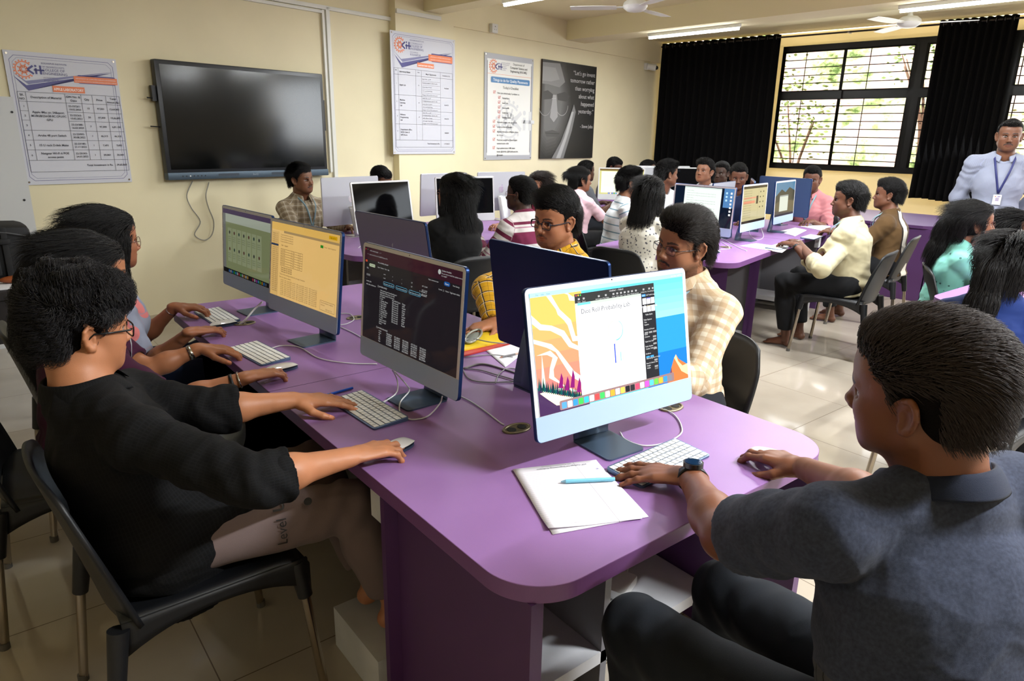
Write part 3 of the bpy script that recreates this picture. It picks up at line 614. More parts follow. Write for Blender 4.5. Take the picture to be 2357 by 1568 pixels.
def computer(x, y, yaw, label, col='blue', tilt=.1, screen=None, strength=.8, z=.75, back=None, group='all in one computers on the purple desks'):
    """user sits towards local -y"""
    c = IM[col]; o = empty('computer', (x, y, z), rad(yaw), label, 'computer', group)
    A = lambda n, v, **k: mat('%s_%s' % (col, n), v, **k)
    st = A('stand', c['stand'], rough=.3, metal=.6)
    foot = MB().prism([(px-.065, py-.03) for px, py in rrect(.13, .147, .012, 4)], 0, .005).build('stand_foot', st, o, smooth=True)
    nk = MB(); prof = [(.112, .004), (.114, .02), (.100, .09), (.078, .17), (.055, .235)]
    nk.grid(lambda u, v: ((v-.5)*.122, np.interp(u*4, range(5), [q[0] for q in prof]), np.interp(u*4, range(5), [q[1] for q in prof])), 15, 3)
    nk = nk.build('stand_neck', st, o, smooth='all', thick=.006)
    W, H, T = .547, .371, .0115; B = np.array([[1, 0, 0, 0], [0, -sin(-tilt)*-1 if False else cos(tilt), sin(tilt), 0], [0, -sin(tilt), cos(tilt), .09], [0, 0, 0, 1.]])
    # local panel frame: X right, Y backwards, Z up, leaning back by tilt
    B = np.array([[1, 0, 0, 0], [0, cos(tilt), sin(tilt), 0], [0, -sin(tilt), cos(tilt), .09], [0, 0, 0, 1.]])
    F = np.array([[1, 0, 0, 0], [0, 0, -1, 0], [0, 1, 0, 0], [0, 0, 0, 1.]])   # print x,y,z -> panel x,z,-y
    body = MB(); P = [(px-W/2, pz) for px, pz in rrect(W, H, .014, 5)]
    body.prism(P, -T, 0, B@F); body = body.build('display_body', [A('edge', c['edge'], rough=.28, metal=.7)], o); q = body.modifiers.new('b', 'BEVEL'); q.width = .0012; q.segments = 1; q.limit_method = 'ANGLE'
    bk = MB().prism([(px*.985, .003+pz*.985) for px, pz in P], -T-.0006, -T, B@F).build('back_cover', A('back', c['back'], rough=.38, metal=.0 if col != 'blue' else .35), o)
    Q = B@F; Q = Q@np.array([[-1, 0, 0, 0], [0, 1, 0, H*.56], [0, 0, -1, -T-.0006], [0, 0, 0, 1.]]); logo(Q, .085, 'emblem', A('emblem', tuple(min(255, int(v*1.5+25)) for v in c['back']), rough=.15, metal=.8), bk)
    fr = MB().prism([(px*.994, .0015+pz*.992) for px, pz in P], 0, .0005, B@F).build('bezel', A('bezel', c['bez'], rough=.12), o)
    MB().prism([(px-W/2+.002, pz+.002) for px, pz in rrect(W-.004, .062, .012, 4, (1, 1, 0, 0))], .0005, .001, B@F).build('chin', A('chin', c['chin'], rough=.25), o)
    k = Ink(.00012); k.z = .0007; w, h = .520, .2926
    if screen is None: k.rect(0, 0, w, h, (4, 4, 5))
    else: screen(k, w, h)
    s = k.build('screen', screen_mat(strength), o); s.matrix_local = Matrix((B@F@np.array([[1, 0, 0, -.26], [0, 1, 0, H-.0135-h], [0, 0, 1, 0], [0, 0, 0, 1.]])).tolist())
    cmm = MB().cyl((0, -.0012, H-.0065), (0, -.0004, H-.0065), .0018, n=8, M=B).build('camera_dot', mat('dot', (10, 10, 12), .2), o)
    return o
def screen_mat(s):
    n = 'screen_%.2f' % s
    if n in MATS: return MATS[n]
    m = mat(n, (5, 5, 6), .06, spec=.14, emit_attr='Col', estr=s); return m
G = lambda v: (v, v, v)
DOCK = [(90, 160, 250), (240, 240, 245), (60, 150, 240), (70, 200, 90), (60, 190, 240), (250, 250, 250), (230, 80, 80), (70, 210, 100), (245, 245, 245), (240, 170, 60), (250, 250, 250), (250, 200, 90), (40, 40, 44), (50, 50, 54), (240, 80, 110), (240, 240, 240), (200, 90, 220), (90, 200, 240), (110, 210, 80), (250, 180, 60), (60, 150, 240), (130, 130, 140)]
def dock(k, w, x0, x1, y0, sz, n=22):
    k.rect(x0, y0, x1, y0+sz*1.25, (150, 120, 120), .004).up()
    for i in range(n):
        x = x0+sz*.35+i*(x1-x0-sz*.7)/n; k.rect(x, y0+sz*.14, x+sz*.82, y0+sz*.98, DOCK[i % 22], .0022)
    return k.up()
def scr_A(k, w, h):
    k.rect(0, 0, w, h, (96, 200, 240)).up()
    for i in range(6): k.rect(w*.7, h*(.62+.06*i), w, h*(.69+.06*i) if i < 5 else h, (150-i*9, 232, 250-i)).up(.2)
    k.rect(w*.7, 0, w, h*.62, (46, 150, 226)).up(); k.rect(w*.7, 0, w, h*.3, (30, 122, 210)).up()
    k.poly([(w*.84, 0), (w*.845, h*.03), (w*.90, h*.22), (w*.915, h*.25), (w*.935, h*.20), (w, h*.13), (w, 0)], (214, 120, 66)).up(); k.poly([(w*.90, h*.22), (w*.915, h*.25), (w*.93, h*.18), (w*.96, h*.13), (w, h*.14), (w, h*.03), (w*.95, h*.08)], (250, 214, 160)).up(); k.poly([(w*.84, 0), (w*.875, h*.14), (w*.88, h*.04)], (110, 70, 90)).up()
    k.rect(0, 0, w*.3, h*.965, (250, 186, 98)).up()
    for i in range(5): k.rect(0, h*.12, w*.3, h*(.72-.11*i), (246-i*9, 172-i*12, 104+i*3)).up(.3)
    cr = (255, 240, 214)
    for P in ([(.09, .97), (.12, .97), (.15, .8), (.2, .72), (.225, .56), (.3, .55), (.3, .58), (.245, .6), (.225, .74), (.17, .83)], [(0, .76), (.04, .70), (.1, .68), (.16, .62), (.2, .52), (.3, .44), (.3, .47), (.22, .55), (.18, .66), (.11, .72), (.05, .745), (0, .83)], [(0, .6), (.07, .55), (.12, .5), (.2, .27), (.3, .15), (.3, .2), (.22, .31), (.14, .5), (.1, .57), (0, .635)], [(.01, .5), (.07, .49), (.1, .46), (.08, .38), (.07, .3), (.14, .22), (.2, .14), (.24, .13), (.16, .2), (.1, .3), (.1, .36), (.13, .45), (.09, .52)], [(.19, .97), (.215, .97), (.225, .9), (.3, .88), (.3, .91), (.245, .93)], [(.04, .5), (.02, .16), (.05, .16), (.15, .18), (.13, .2), (.05, .19)]): k.poly([(w*x, h*y) for x, y in P], cr)
    k.up(2); k.poly([(0, 0), (w*.3, 0), (w*.3, h*.07), (w*.16, h*.08), (w*.06, h*.16), (0, h*.24)], (70, 46, 84)).up(); k.poly([(w*.01, h*.19), (w*.06, h*.2), (w*.13, h*.13), (w*.25, h*.08), (w*.3, h*.085), (w*.3, h*.045), (w*.2, h*.035), (w*.1, h*.06), (w*.05, h*.13)], (252, 236, 196)).up()
    rs = np.random.RandomState(3)
    for i in range(26):
        x = .0+i*.0105; y = .27-.17*abs(x-.0)/.27-.01; k.poly([(w*x, h*(y-.05)), (w*(x+.016), h*(y-.04)), (w*(x+.012+rs.uniform(-.006, .006)), h*(y+rs.uniform(.02, .08)))], [(20, 84, 84), (30, 44, 66), (14, 66, 60)][i % 3])
    k.up()
    for x, y, q in ((.13, .22, .1), (.165, .19, .09), (.2, .2, .13), (.235, .15, .1), (.26, .13, .09)): k.poly([(w*(x-.012), h*(y-.02)), (w*(x+.014), h*(y-.03)), (w*(x+.02), h*(y+q*.5)), (w*(x+.012), h*(y+q))], (132, 26, 108)).up(.3)
    k.rect(0, h*.965, w, h, (170, 214, 236)).up()
    # the document window
    k.rect(w*.255, h*.07, w*.78, h*.945, (255, 255, 255)).up(); k.rect(w*.255, h*.86, w*.78, h*.945, (54, 56, 56)).up(); k.rect(w*.255, h*.845, w*.685, h*.868, (190, 205, 190)).up(); k.rect(w*.27, h*.848, w*.35, h*.866, (110, 200, 240)).up()
    for i, q in enumerate(((240, 90, 80), (240, 190, 60), (80, 200, 80))): k.disc(w*(.265+.013*i), h*.932, .0022, q, 8)
    k.text(w*.52, h*.924, 'Untitled \u2014 Edited', .0065, G(215), align='c')
    for x, t in ((.28, 'View'), (.31, 'Zoom'), (.405, 'Add Category'), (.45, 'Pivot Table'), (.5, 'Insert'), (.525, 'Table'), (.55, 'Chart'), (.575, 'Text'), (.6, 'Shape'), (.625, 'Media'), (.652, 'Comment'), (.705, 'Collaborate'), (.745, 'Format'), (.77, 'Organise')): k.text(w*x, h*.872, t, .0045, G(205), align='c', wmax=w*.045); k.rect(w*(x-.006), h*.892, w*(x+.006), h*.908, G(170))
    k.rect(w*.685, h*.07, w*.78, h*.862, (42, 42, 46)).up(); k.rect(w*.69, h*.835, w*.715, h*.856, (60, 150, 240)).up()
    for x, t in ((.7, 'Table'), (.725, 'Cell'), (.745, 'Text'), (.768, 'Arrange')): k.text(w*x, h*.84, t, .005, G(225), align='c')
    for i in range(3):
        for j in range(2):
            x = .692+i*.029; y = .765-j*.07; k.rect(w*x, h*y, w*(x+.026), h*(y+.055), G(245)); k.up().rect(w*x, h*(y+.047), w*(x+.026), h*(y+.055), [(120, 120, 235), (240, 190, 90)][j] if i == 1 else G(220))
    k.text(w*.73, h*.665, 'Table Styles', .0055, G(230), align='c')
    for i, t in enumerate(('Table Options', ' Title', ' Caption', '', 'Headers & Footer', '', 'Rows', 'Columns', '', 'Table Font Size', '', 'Table Outline', ' Outline Table Title', '', 'Gridlines', '', ' Alternating Row Colour', '', 'Row & Column Size', ' Height', ' Width')):
        if t: k.text(w*.69, h*(.62-.022*i), t, .0052, G(225))
    for i, y in enumerate((.5, .455, .43, .39, .345, .28, .24, .18, .16)):
        for j in range(3 if i in (0,) else (2 if i in (5,) else 1)):
            x = .692+j*.03 if i in (0, 5) else .748; k.rect(w*x, h*y, w*(x+.024), h*(y+.016), (70, 160, 235) if i == 5 else G(150 if i < 8 else 100))
    k.text(w*.285, h*.775, 'Dice Roll Probability Lab', .0165, (70, 74, 84)); k.text(w*.285, h*.735, 'What happens to the probability as the number of rolls increases', .010, (236, 236, 240))
    k.text(w*.29, h*.625, 'Roll the dice and record', .0085, (248, 232, 160)); k.ring(w*.495, h*.585, .024, .0265, (160, 222, 244), -60, 60).ring(w*.495, h*.585, .024, .0265, (90, 200, 240), -90, -5).ring(w*.495, h*.585, .024, .0265, (250, 236, 190), 100, 210)
    k.rect(w*.478, h*.30, w*.486, h*.47, (70, 90, 200)); k.rect(w*.515, h*.31, w*.522, h*.39, (150, 214, 240)); k.rect(w*.53, h*.31, w*.537, h*.36, (250, 232, 190)); k.rect(w*.548, h*.30, w*.553, h*.50, (232, 244, 250)); k.rect(w*.53, h*.2, w*.6, h*.3, (250, 252, 244)).up(); k.text(w*.46, h*.215, 'Dice total distribution', .011, (214, 236, 246))
    dock(k, w, w*.115, w*.885, h*.012, .0185)
    for i in range(3): k.text(w*(.03+.03*i), h*.975, ['File', 'Edit', 'View'][i], .0055, (90, 110, 120))
    k.text(w*.985, h*.975, 'Fri 4 Oct  2:47 PM', .0055, (235, 245, 250), align='r')
def lines_of(k, x, y, n, dy, hh, c, rs, wmin, wmax, words=False):
    pool = ['num_rolls', 'print(df)', 'mean 0.5000', 'count 350', '1.0000 0.2410', 'value.sum()', 'data frame', '0.12000 True', 'index range', 'for item in rows', 'std 0.29881', 'total 1024']
    for i in range(n): k.text(x, y-i*dy, pool[rs.randint(len(pool))]+'  '+pool[rs.randint(len(pool))], hh, c, wmax=rs.uniform(wmin, wmax))
def scr_B(k, w, h):
    rs = np.random.RandomState(8); k.rect(0, 0, w, h, (36, 32, 36)).up(); k.rect(0, h*.87, w, h, (60, 30, 40)).up(); W = G(215)
    for i, q in enumerate(((210, 60, 60), (90, 40, 40), (60, 130, 80))): k.disc(w*(.012+.012*i), h*.975, .002, q, 8)
    k.text(w*.06, h*.963, 'colab notebook.ipynb     x  +', .008*.74, G(190)); k.text(w*.03, h*.92, '<  >  colab.research/drive/1vTq2bBfM3Kx#scrollTo', .008*.74, G(170)); k.rect(w*.012, h*.84, w*.035, h*.862, (214, 80, 50)).up()
    k.rect(w*.06, h*.80, w*.13, h*.832, (200, 214, 180), .004).up(); k.text(w*.07, h*.81, 'Notebook', .0075, (50, 60, 50)); k.text(w*.16, h*.81, 'Insert   Runtime   Tools   Help', .0075*.74, W); k.text(w*.16, h*.86, 'dice_probability_lab.ipynb', .008*.74, W)
    for i, t in enumerate(('Files', '', '[] [] [] []', '..', 'sample_data', 'sales_data_students.csv')): k.text(w*.03, h*(.77-.035*i), t, .0085*.74, W)
    for i in range(3):
        for j, x in enumerate((.23, .33, .43, .53, .64)): k.text(w*x, h*(.755-.04*i), ['count', '0', '%d' % (i+1), '327', 'OPT 12.5997'][j], .007*.74, W)
    for i, (x, t) in enumerate(((.23, 'Generate code with df'), (.37, 'View recommended plots'), (.51, 'New interactive sheet'))): k.rect(w*x, h*.645, w*(x+.125), h*.685, (110, 190, 220), .006).up().rect(w*x+.001, h*.645+.001, w*(x+.125)-.001, h*.685-.001, (24, 30, 40), .005).up(); k.text(w*(x+.062), h*.656, t, .0065, (190, 225, 240), align='c', wmax=w*.11)
    k.rect(w*.845, h*.83, w*.90, h*.87, (30, 90, 160), .006).up(); k.text(w*.872, h*.84, 'Share', .008, (235, 240, 250), align='c'); k.disc(w*.8, h*.945, .007, (200, 206, 200)).up(); k.text(w*.82, h*.955, 'Updates Available', .0085*.74, W); k.text(w*.82, h*.93, 'Do you want to install the updates now or', .0075*.74, W); k.text(w*.82, h*.908, 'try tonight?', .0075*.74, W)
    k.text(w*.7, h*.84, 'Open comments view', .0075*.74, W); k.text(w*.925, h*.845, 'View Settings', .0075*.74, W); k.text(w*.8, h*.775, 'Commit   [ ]   + Gemini   Toggle header visibility', .0078*.74, W, wmax=w*.19)
    for i in range(2): k.text(w*.62, h*(.70-.035*i), '0   0.000000%s' % 'e-01', .0075*.74, W)
    k.text(w*.17, h*.61, '[ ] print(data.info())', .0095*.74, W)
    k.text(w*.2, h*.575, "<class 'pandas.core.frame.DataFrame'>", .0085*.74, W); k.text(w*.2, h*.553, 'RangeIndex: 350 entries, 0 to 349', .0085*.74, W); k.text(w*.2, h*.531, 'Data columns (total 10 columns):', .0085*.74, W)
    nm = ['#  Column', '0  num', '1  Sample_Name', '2  Pop_Rating', '3  App_Salary', '4  Has_time', '5  Bonus_Rate', '6  Assigned_Skill', '7  Star_Priority', '8  Total_Years', '9  value', 'dtypes: bool(1)', 'memory usage', 'None']
    for i, t in enumerate(nm):
        y = h*(.509-.0225*i); k.text(w*.2, y, t, .0095*.74, W)
        if i < 11: k.text(w*.34, y, '350 non-null' if i else 'Non-Null Count', .0095*.74, W); k.text(w*.45, y, ['Dtype', 'int64', 'float64', 'object'][i % 4], .0095*.74, W)
    k.text(w*.17, h*.165, '[ ] print(data.describe())', .0095*.74, W)
    for b, (ys, nr, cols) in enumerate(((.13, 9, 6), (-.0, 0, 0))):
        pass
    for i in range(9):
        for j in range(7): k.text(w*(.2+.085*j), h*(.44-.3)-h*.0+0-i*.0 if False else h*(.14-.0*i), '', .001*.74, W)
    # summary table below the second prompt
    for i in range(6):
        for j in range(6): k.text(w*(.2+.09*j), h*(.135-.0225*i), ['count', 'mean', 'std', 'min', '25%', 'max'][i] if j == 0 else '%.6f' % rs.uniform(0, 900), .0095*.74, W, wmax=w*.08)
def scr_C(k, w, h):
    rs = np.random.RandomState(4); k.rect(0, 0, w, h, (240, 196, 120)).up(); k.rect(0, h*.9, w, h, (232, 186, 96)).up(); k.rect(w*.2, h*.875, w, h*.905, (170, 142, 96)).up(); k.rect(0, 0, w*.12, h*.88, (226, 184, 112)).up(); D = (96, 70, 44)
    k.line(w*.12, 0, w*.12, h*.88, .0012, (150, 120, 80)); k.rect(w*.86, h*.93, w*.97, h*.975, (216, 164, 20), .003).up(); k.text(w*.915, h*.943, 'Sign up free', .0075, (60, 40, 0), align='c'); k.rect(w*.75, h*.8, w*.79, h*.835, (50, 140, 40)).up(); k.text(w*.80, h*.81, 'Preview   Submit Assignment', .007, D)
    for i in range(30): k.text(w*.02, h*(.84-.027*i), 'Problem %d' % (i+1), .0075, D); k.text(w*.085, h*(.84-.027*i), '%d.%d' % (i, i+3), .0075, D)
    k.rect(0, h*.685, w*.118, h*.71, (40, 60, 90)).up()
    for i in range(4): k.text(w*.15, h*(.84-.03*i), 'The report should follow the sample layout', .008, D, wmax=w*.2)
    k.text(w*.17, h*.70, 'Part 1 - Inputs 4', .008, D, True)
    for i in range(8): k.line(w*.16, h*(.66-.032*i), w*.50, h*(.66-.032*i), .0012, D)
    for x in (.16, .33, .44, .50): k.line(w*x, h*.66, w*x, h*.436, .0012, D)
    for i in range(7): k.text(w*.17, h*(.638-.032*i), 'Data value', .0075, D); k.text(w*.35, h*(.638-.032*i), 'Float', .0075, D); k.text(w*.455, h*(.638-.032*i), '%d' % rs.randint(9, 99), .0075, D)
    for i in range(3): k.text(w*.17, h*(.4-.027*i), 'Total value: 0.31 0.62 0.60', .0085, D, True)
    k.text(w*.15, h*.31, '3. Report all the resulting probabilities for each stage of simulation:', .0085, D, wmax=w*.4); k.text(w*.15, h*.27, 'Note: the sequence matters', .0085, D, wmax=w*.3)
    for i in range(13):
        k.text(w*.17, h*(.235-.0255*i) if i < 9 else -1, '', .001, D)
    for i in range(9):
        for j in range(3): k.text(w*(.17+.19*j), h*(.235-.025*i), 'num %.2f  - %.3f  sd_pred %.4f' % tuple(rs.uniform(0, 1, 3)), .0075, D, wmax=w*.18)
    k.rect(w*.78, h*.03, w*.98, h*.15, (238, 196, 126)).up(); k.path([(w*.78, h*.03), (w*.98, h*.03), (w*.98, h*.15), (w*.78, h*.15), (w*.78, h*.03)], .001, D); k.text(w*.79, h*.12, 'No auto extensions configured', .007, D); k.text(w*.79, h*.09, 'Click here', .007, D); k.text(w*.86, h*.045, 'Don\u2019t ask  Yes', .0075, D)
def scr_D(k, w, h):
    k.rect(0, 0, w, h, (132, 140, 100)).up(); k.rect(0, h*.93, w, h, (70, 50, 84)).up(); k.rect(0, h*.05, w*.06, h*.93, (120, 120, 116)).up(); k.rect(w*.06, h*.80, w, h*.93, (176, 184, 166)).up()  # greenish ground: wall reflection in the glass, put into the page colour
    for j in range(2):
        for i in range(7):
            x = .13+i*.105; y = .62-j*.26; k.rect(w*x-.012, h*y-.05, w*x+.034, h*y+.028, (150, 158, 122)).up(.2); k.disc(w*x+.01, h*y+.008, .008, [(60, 60, 56), (90, 60, 50), (50, 70, 60)][(i+j) % 3], 10)
            for q in range(3): k.text(w*x-.008, h*y-.014-q*.009, 'dataset item', .0065, (70, 76, 58))
    k.rect(0, 0, w, h*.07, (20, 20, 20)).up()
    for i in range(22): k.rect(w*(.12+.037*i), h*.012, w*(.145+.037*i), h*.055, tuple(int(v*.6) for v in DOCK[i]), .002)
def scr_black(k, w, h): k.rect(0, 0, w, h, (3, 3, 4))
def scr_faint(k, w, h):
    k.rect(0, 0, w, h, (9, 11, 15)).up()
    for i in range(3): k.text(w*.05, h*(.93-.03*i), 'File  Edit  View  Insert  Runtime', .009, (60, 70, 84))
def scr_C1(k, w, h):
    k.rect(0, 0, w, h, (12, 22, 38)).up(); k.rect(w*.17, h*.12, w*.80, h*.985, (222, 232, 224)).up(); k.rect(w*.84, h*.52, w, h, (76, 122, 170)).up(); k.rect(w*.17, h*.95, w*.8, h*.985, (200, 212, 206)).up()
    for i in range(12): k.text(w*.21, h*(.88-.062*i), 'Activity heading' if i % 3 == 0 else 'Students take the reading and note down the values of each row', .010, (150, 164, 158), wmax=w*(.12 if i % 3 == 0 else .5))
    for i in range(7):
        k.rect(w*.945, h*(.86-.09*i), w*.975, h*(.91-.09*i), G(225))
        if i < 3: k.rect(w*.87, h*(.86-.09*i), w*.9, h*(.91-.09*i), (170, 210, 240))
    k.up(); k.ring(w*.72, h*.055, .006, .0095, (60, 210, 90))
    for i in range(6): k.rect(w*(.4+.07*i), h*.03, w*(.43+.07*i), h*.085, [(70, 160, 240), (230, 230, 235), (60, 200, 220), (40, 90, 60), (200, 220, 235), (100, 110, 120)][i], .003)
def scr_C2(k, w, h):
    k.rect(0, 0, w, h, (206, 196, 150)).up(); k.rect(0, h*.93, w, h, (60, 54, 44)).up(); k.rect(0, 0, w, h*.07, (40, 36, 30)).up(); k.rect(w*.03, h*.53, w*.5, h*.6, (232, 150, 120)); k.rect(w*.03, h*.66, w*.55, h*.70, (232, 160, 130)).up(); k.line(w*.64, h*.07, w*.64, h*.93, .002, (150, 140, 110)); k.rect(w*.55, h*.5, w*.63, h*.72, (50, 46, 40)).up()
    for i in range(12): k.text(w*.04, h*(.86-.065*i), 'probability of each roll in the sample', .011, (130, 120, 90), wmax=w*.5)
    for i in range(4):
        for j in range(2): k.rect(w*(.7+.13*j), h*(.8-.14*i), w*(.74+.13*j), h*(.84-.14*i), (90, 84, 66))
def scr_C3(k, w, h):
    k.rect(0, 0, w, h, (70, 130, 170)).up(); k.poly([(0, 0), (w, 0), (w, h*.72), (w*.7, h*.84), (w*.5, h*.7), (w*.3, h*.8), (0, h*.6)], (44, 54, 56)).up(); k.poly([(0, 0), (w, 0), (w, h*.4), (w*.4, h*.5), (0, h*.4)], (88, 84, 70)).up(); k.rect(w*.22, h*.14, w*.66, h*.62, (218, 226, 214)).up(); k.rect(w*.22, h*.58, w*.66, h*.62, (150, 160, 160)).up(); k.rect(0, 0, w, h*.06, (40, 44, 50)).up()
def scr_G(k, w, h):
    k.rect(0, 0, w, h, (200, 196, 130)).up(); k.rect(w*.04, h*.06, w*.9, h*.9, (244, 246, 218)).up(); k.rect(0, h*.93, w, h, (110, 90, 50)).up()
    for i in range(9): k.text(w*.1, h*(.8-.06*i), 'notes on the lesson and steps', .010, (190, 192, 170), wmax=w*.3)
    dock(k, w, w*.2, w*.8, h*.005, .016, 14)
CM = {}
CM['A'] = computer(1.248, 1.098, -3.3, 'bright computer facing the camera at the near end of the nearest desk', 'blue', .191, scr_A, 1.25)
CM['B'] = computer(.962, 1.719, -87.9, 'computer with a dark notebook screen on the left side of the nearest desk', 'blue', .082, scr_B, .5)
CM['C'] = computer(.951, 2.50, -84.25, 'computer with an orange tinted document, on the left side of the nearest desk', 'blue', .118, scr_C, .55)
CM['D'] = computer(.936, 3.086, -85.9, 'computer with a page of icons tinted by a painted greenish reflection at the far left end of the nearest desk', 'blue', .082, scr_D, .42)
CM['E'] = computer(1.445, 1.588, 91.4, 'computer seen from behind, navy back cover towards the camera, facing the man in beige checks', 'blue', .132, scr_faint, .6)
CM['F'] = computer(1.47, 2.62, 94, 'computer seen from behind, grey back cover, between the orange screen and the yellow checked shirt', 'grey', .15, scr_faint, .6)
CM['W1'] = computer(2.465, 4.604, 10.7, 'white computer with a black screen nearest the man in the tan checked shirt', 'white', .152, scr_black, .5)
CM['W1b'] = computer(2.435, 5.135, 191, 'white computer seen from behind in front of the man in the tan checked shirt', 'white', .0, scr_black, .5)
CM['W2'] = computer(3.341, 4.823, -9.2, 'white computer with a black screen in front of the long haired woman in black', 'white', .085, scr_faint, .5)
CM['W2b'] = computer(3.458, 5.375, 187.5, 'white computer seen from behind left of the long haired woman in black', 'white', .057, scr_black, .5)
CM['W3b'] = computer(4.15, 5.42, 175, 'grey backed computer seen from behind, right of the black screened one by the back wall', 'white', .06, scr_black, .5)
CM['C1'] = computer(4.471, 3.274, 277.2-4, 'computer with a large white page on screen at the near end of the middle desk', 'blue', .03, scr_C1, .95)
CM['C2'] = computer(5.06, 3.187, 12.4, 'computer with a cream page and red highlights facing the man in the cream shirt', 'blue', .03, scr_C2, .75)
CM['C3'] = computer(5.799, 3.35, 12.9, 'computer with a mountain wallpaper facing the man in the brown striped shirt', 'blue', .052, scr_C3, .75)
CM['C4'] = computer(6.365, 3.70, 91.8, 'computer seen from behind, blue back cover in front of the man in the pink shirt', 'slate', .049, scr_black, .5)
# ------------------------------------------------------------------ bodies, hair and clothes as smooth blended surfaces
F32 = np.float32
def unit(v): v = np.asarray(v, float); return v/(np.linalg.norm(v)+1e-12)
class Vol:
    def __init__(s, lo, hi, h):
        s.h = h; s.lo = np.array(lo, float); s.n = np.maximum(4, np.ceil((np.array(hi)-s.lo)/h).astype(int)+1); s.a = np.full(s.n, .05, F32)
    def _sub(s, lo, hi):
        i0 = np.clip(np.floor((np.array(lo)-s.lo)/s.h).astype(int), 0, s.n); i1 = np.clip(np.ceil((np.array(hi)-s.lo)/s.h).astype(int)+1, 0, s.n)
        if (i1 <= i0).any(): return None, None
        sl = tuple(slice(a, b) for a, b in zip(i0, i1)); ax = [(s.lo[k]+s.h*np.arange(i0[k], i1[k])).astype(F32) for k in range(3)]
        return sl, np.stack(np.meshgrid(*ax, indexing='ij'), -1)
    def op(s, fn, lo, hi, k=.01, mode='add'):
        m = k*1.2+.012; sl, X = s._sub(np.array(lo)-m, np.array(hi)+m)
        if sl is None: return s
        d = fn(X).astype(F32); a = s.a[sl]
        if mode == 'add':
            h = np.clip(.5+.5*(a-d)/k, 0, 1); s.a[sl] = a*(1-h)+d*h-k*h*(1-h)
        else:
            d = -d; h = np.clip(.5-.5*(a-d)/k, 0, 1); s.a[sl] = a*(1-h)+d*h+k*h*(1-h)
        return s
    def cone(s, a, b, ra, rb, k=.01, mode='add', fl=None, fs=1.):
        a = np.array(a, float); b = np.array(b, float); R = max(ra, rb)
        return s.op(lambda X: d_cone(X, a, b, ra, rb, fl, fs), np.minimum(a, b)-R, np.maximum(a, b)+R, k, mode)
    def ell(s, c, r, M=None, k=.01, mode='add'):
        c = np.array(c, float); r = np.array(r, float); R = max(r)
        return s.op(lambda X: d_ell(X, c, r, M), c-R, c+R, k, mode)
    def cut(s, p, n, k=.002):      # keep the side the normal points away from
        sl, X = s._sub(s.lo, s.lo+s.h*s.n); d = ((X-np.array(p, F32))@np.array(unit(n), F32)); s.a = np.maximum(s.a, d[:s.n[0], :s.n[1], :s.n[2]]); return s
    def mesh(s):
        s.a[0], s.a[-1] = .05, .05; s.a[:, 0], s.a[:, -1] = .05, .05; s.a[:, :, 0], s.a[:, :, -1] = .05, .05
        g = vdb.FloatGrid(.05); g.copyFromArray(s.a/s.h, tolerance=0)
        r = g.convertToPolygons(0.0, 0.0); P, Q = (r[0], r[-1]) if len(r) == 2 else (r[0], r[2])
        P = np.array(P, float)*s.h+s.lo; Q = np.array(Q, int); vol = np.einsum('ij,ij->i', P[Q[:, 0]]-s.lo, np.cross(P[Q[:, 1]]-P[Q[:, 0]], P[Q[:, 2]]-P[Q[:, 0]])).sum(); return P, (Q if vol > 0 else Q[:, ::-1])
def d_cone(X, a, b, ra, rb, fl=None, fs=1.):
    ab = (b-a).astype(F32); q = X-a.astype(F32); t = np.clip((q@ab)/float(ab@ab+1e-12), 0, 1); q = q-t[..., None]*ab; r = ra+(rb-ra)*t
    d2 = (q*q).sum(-1)
    if fl is not None: qn = q@np.array(fl, F32); d2 = d2+qn*qn*(fs*fs-1)
    return np.sqrt(d2)-r
def d_ell(X, c, r, M=None):
    q = X-c.astype(F32)
    if M is not None: q = q@np.array(M, F32)      # columns of M = local axes
    k0 = np.sqrt(((q/r.astype(F32))**2).sum(-1)); k1 = np.sqrt(((q/(r*r).astype(F32))**2).sum(-1))+1e-9
    return k0*(k0-1)/k1
def frame_of(f, u):
    f = unit(f); s = unit(np.cross(u, f)); u = np.cross(f, s); return f, s, u
def ik(a, c, l1, l2, pole):
    a, c = np.array(a, float), np.array(c, float); d = c-a; L = np.linalg.norm(d)
    if L > (l1+l2)*.995: L2 = (l1+l2)*.995; k = L/L2; l1, l2 = l1*k, l2*k; 
    x = (l1*l1-l2*l2+L*L)/(2*L); h = math.sqrt(max(1e-6, l1*l1-x*x)); w = d/L; p = np.array(pole, float); p = unit(p-w*(p@w)); return a+w*x+p*h
def mesh_obj(name, parts, m, parent, cols=None, attrs=None, smooth=True):
    V = []; Fq = []; n = 0
    for v, f in parts: V.append(v); Fq.append(f+n); n += len(v)
    V = np.concatenate(V); Fq = np.concatenate(Fq)
    me = bpy.data.meshes.new(name); me.vertices.add(len(V)); me.vertices.foreach_set('co', V.ravel()); k = Fq.shape[1]
    me.loops.add(len(Fq)*k); me.loops.foreach_set('vertex_index', Fq.ravel().astype(np.int32)); me.polygons.add(len(Fq)); me.polygons.foreach_set('loop_start', np.arange(0, len(Fq)*k, k, dtype=np.int32)); me.polygons.foreach_set('loop_total', np.full(len(Fq), k, np.int32))
    me.update(calc_edges=True); me.shade_smooth()
    if cols is not None:
        a = me.color_attributes.new('Col', 'FLOAT_COLOR', 'POINT'); a.data.foreach_set('color', np.column_stack([cols, np.ones(len(cols))]).astype(F32).ravel())
    if attrs is not None:
        a = me.attributes.new('cuv', 'FLOAT_VECTOR', 'POINT'); a.data.foreach_set('vector', attrs.astype(F32).ravel())
    me.materials.append(m); o = bpy.data.objects.new(name, me); COL.objects.link(o); o.parent = parent; return o
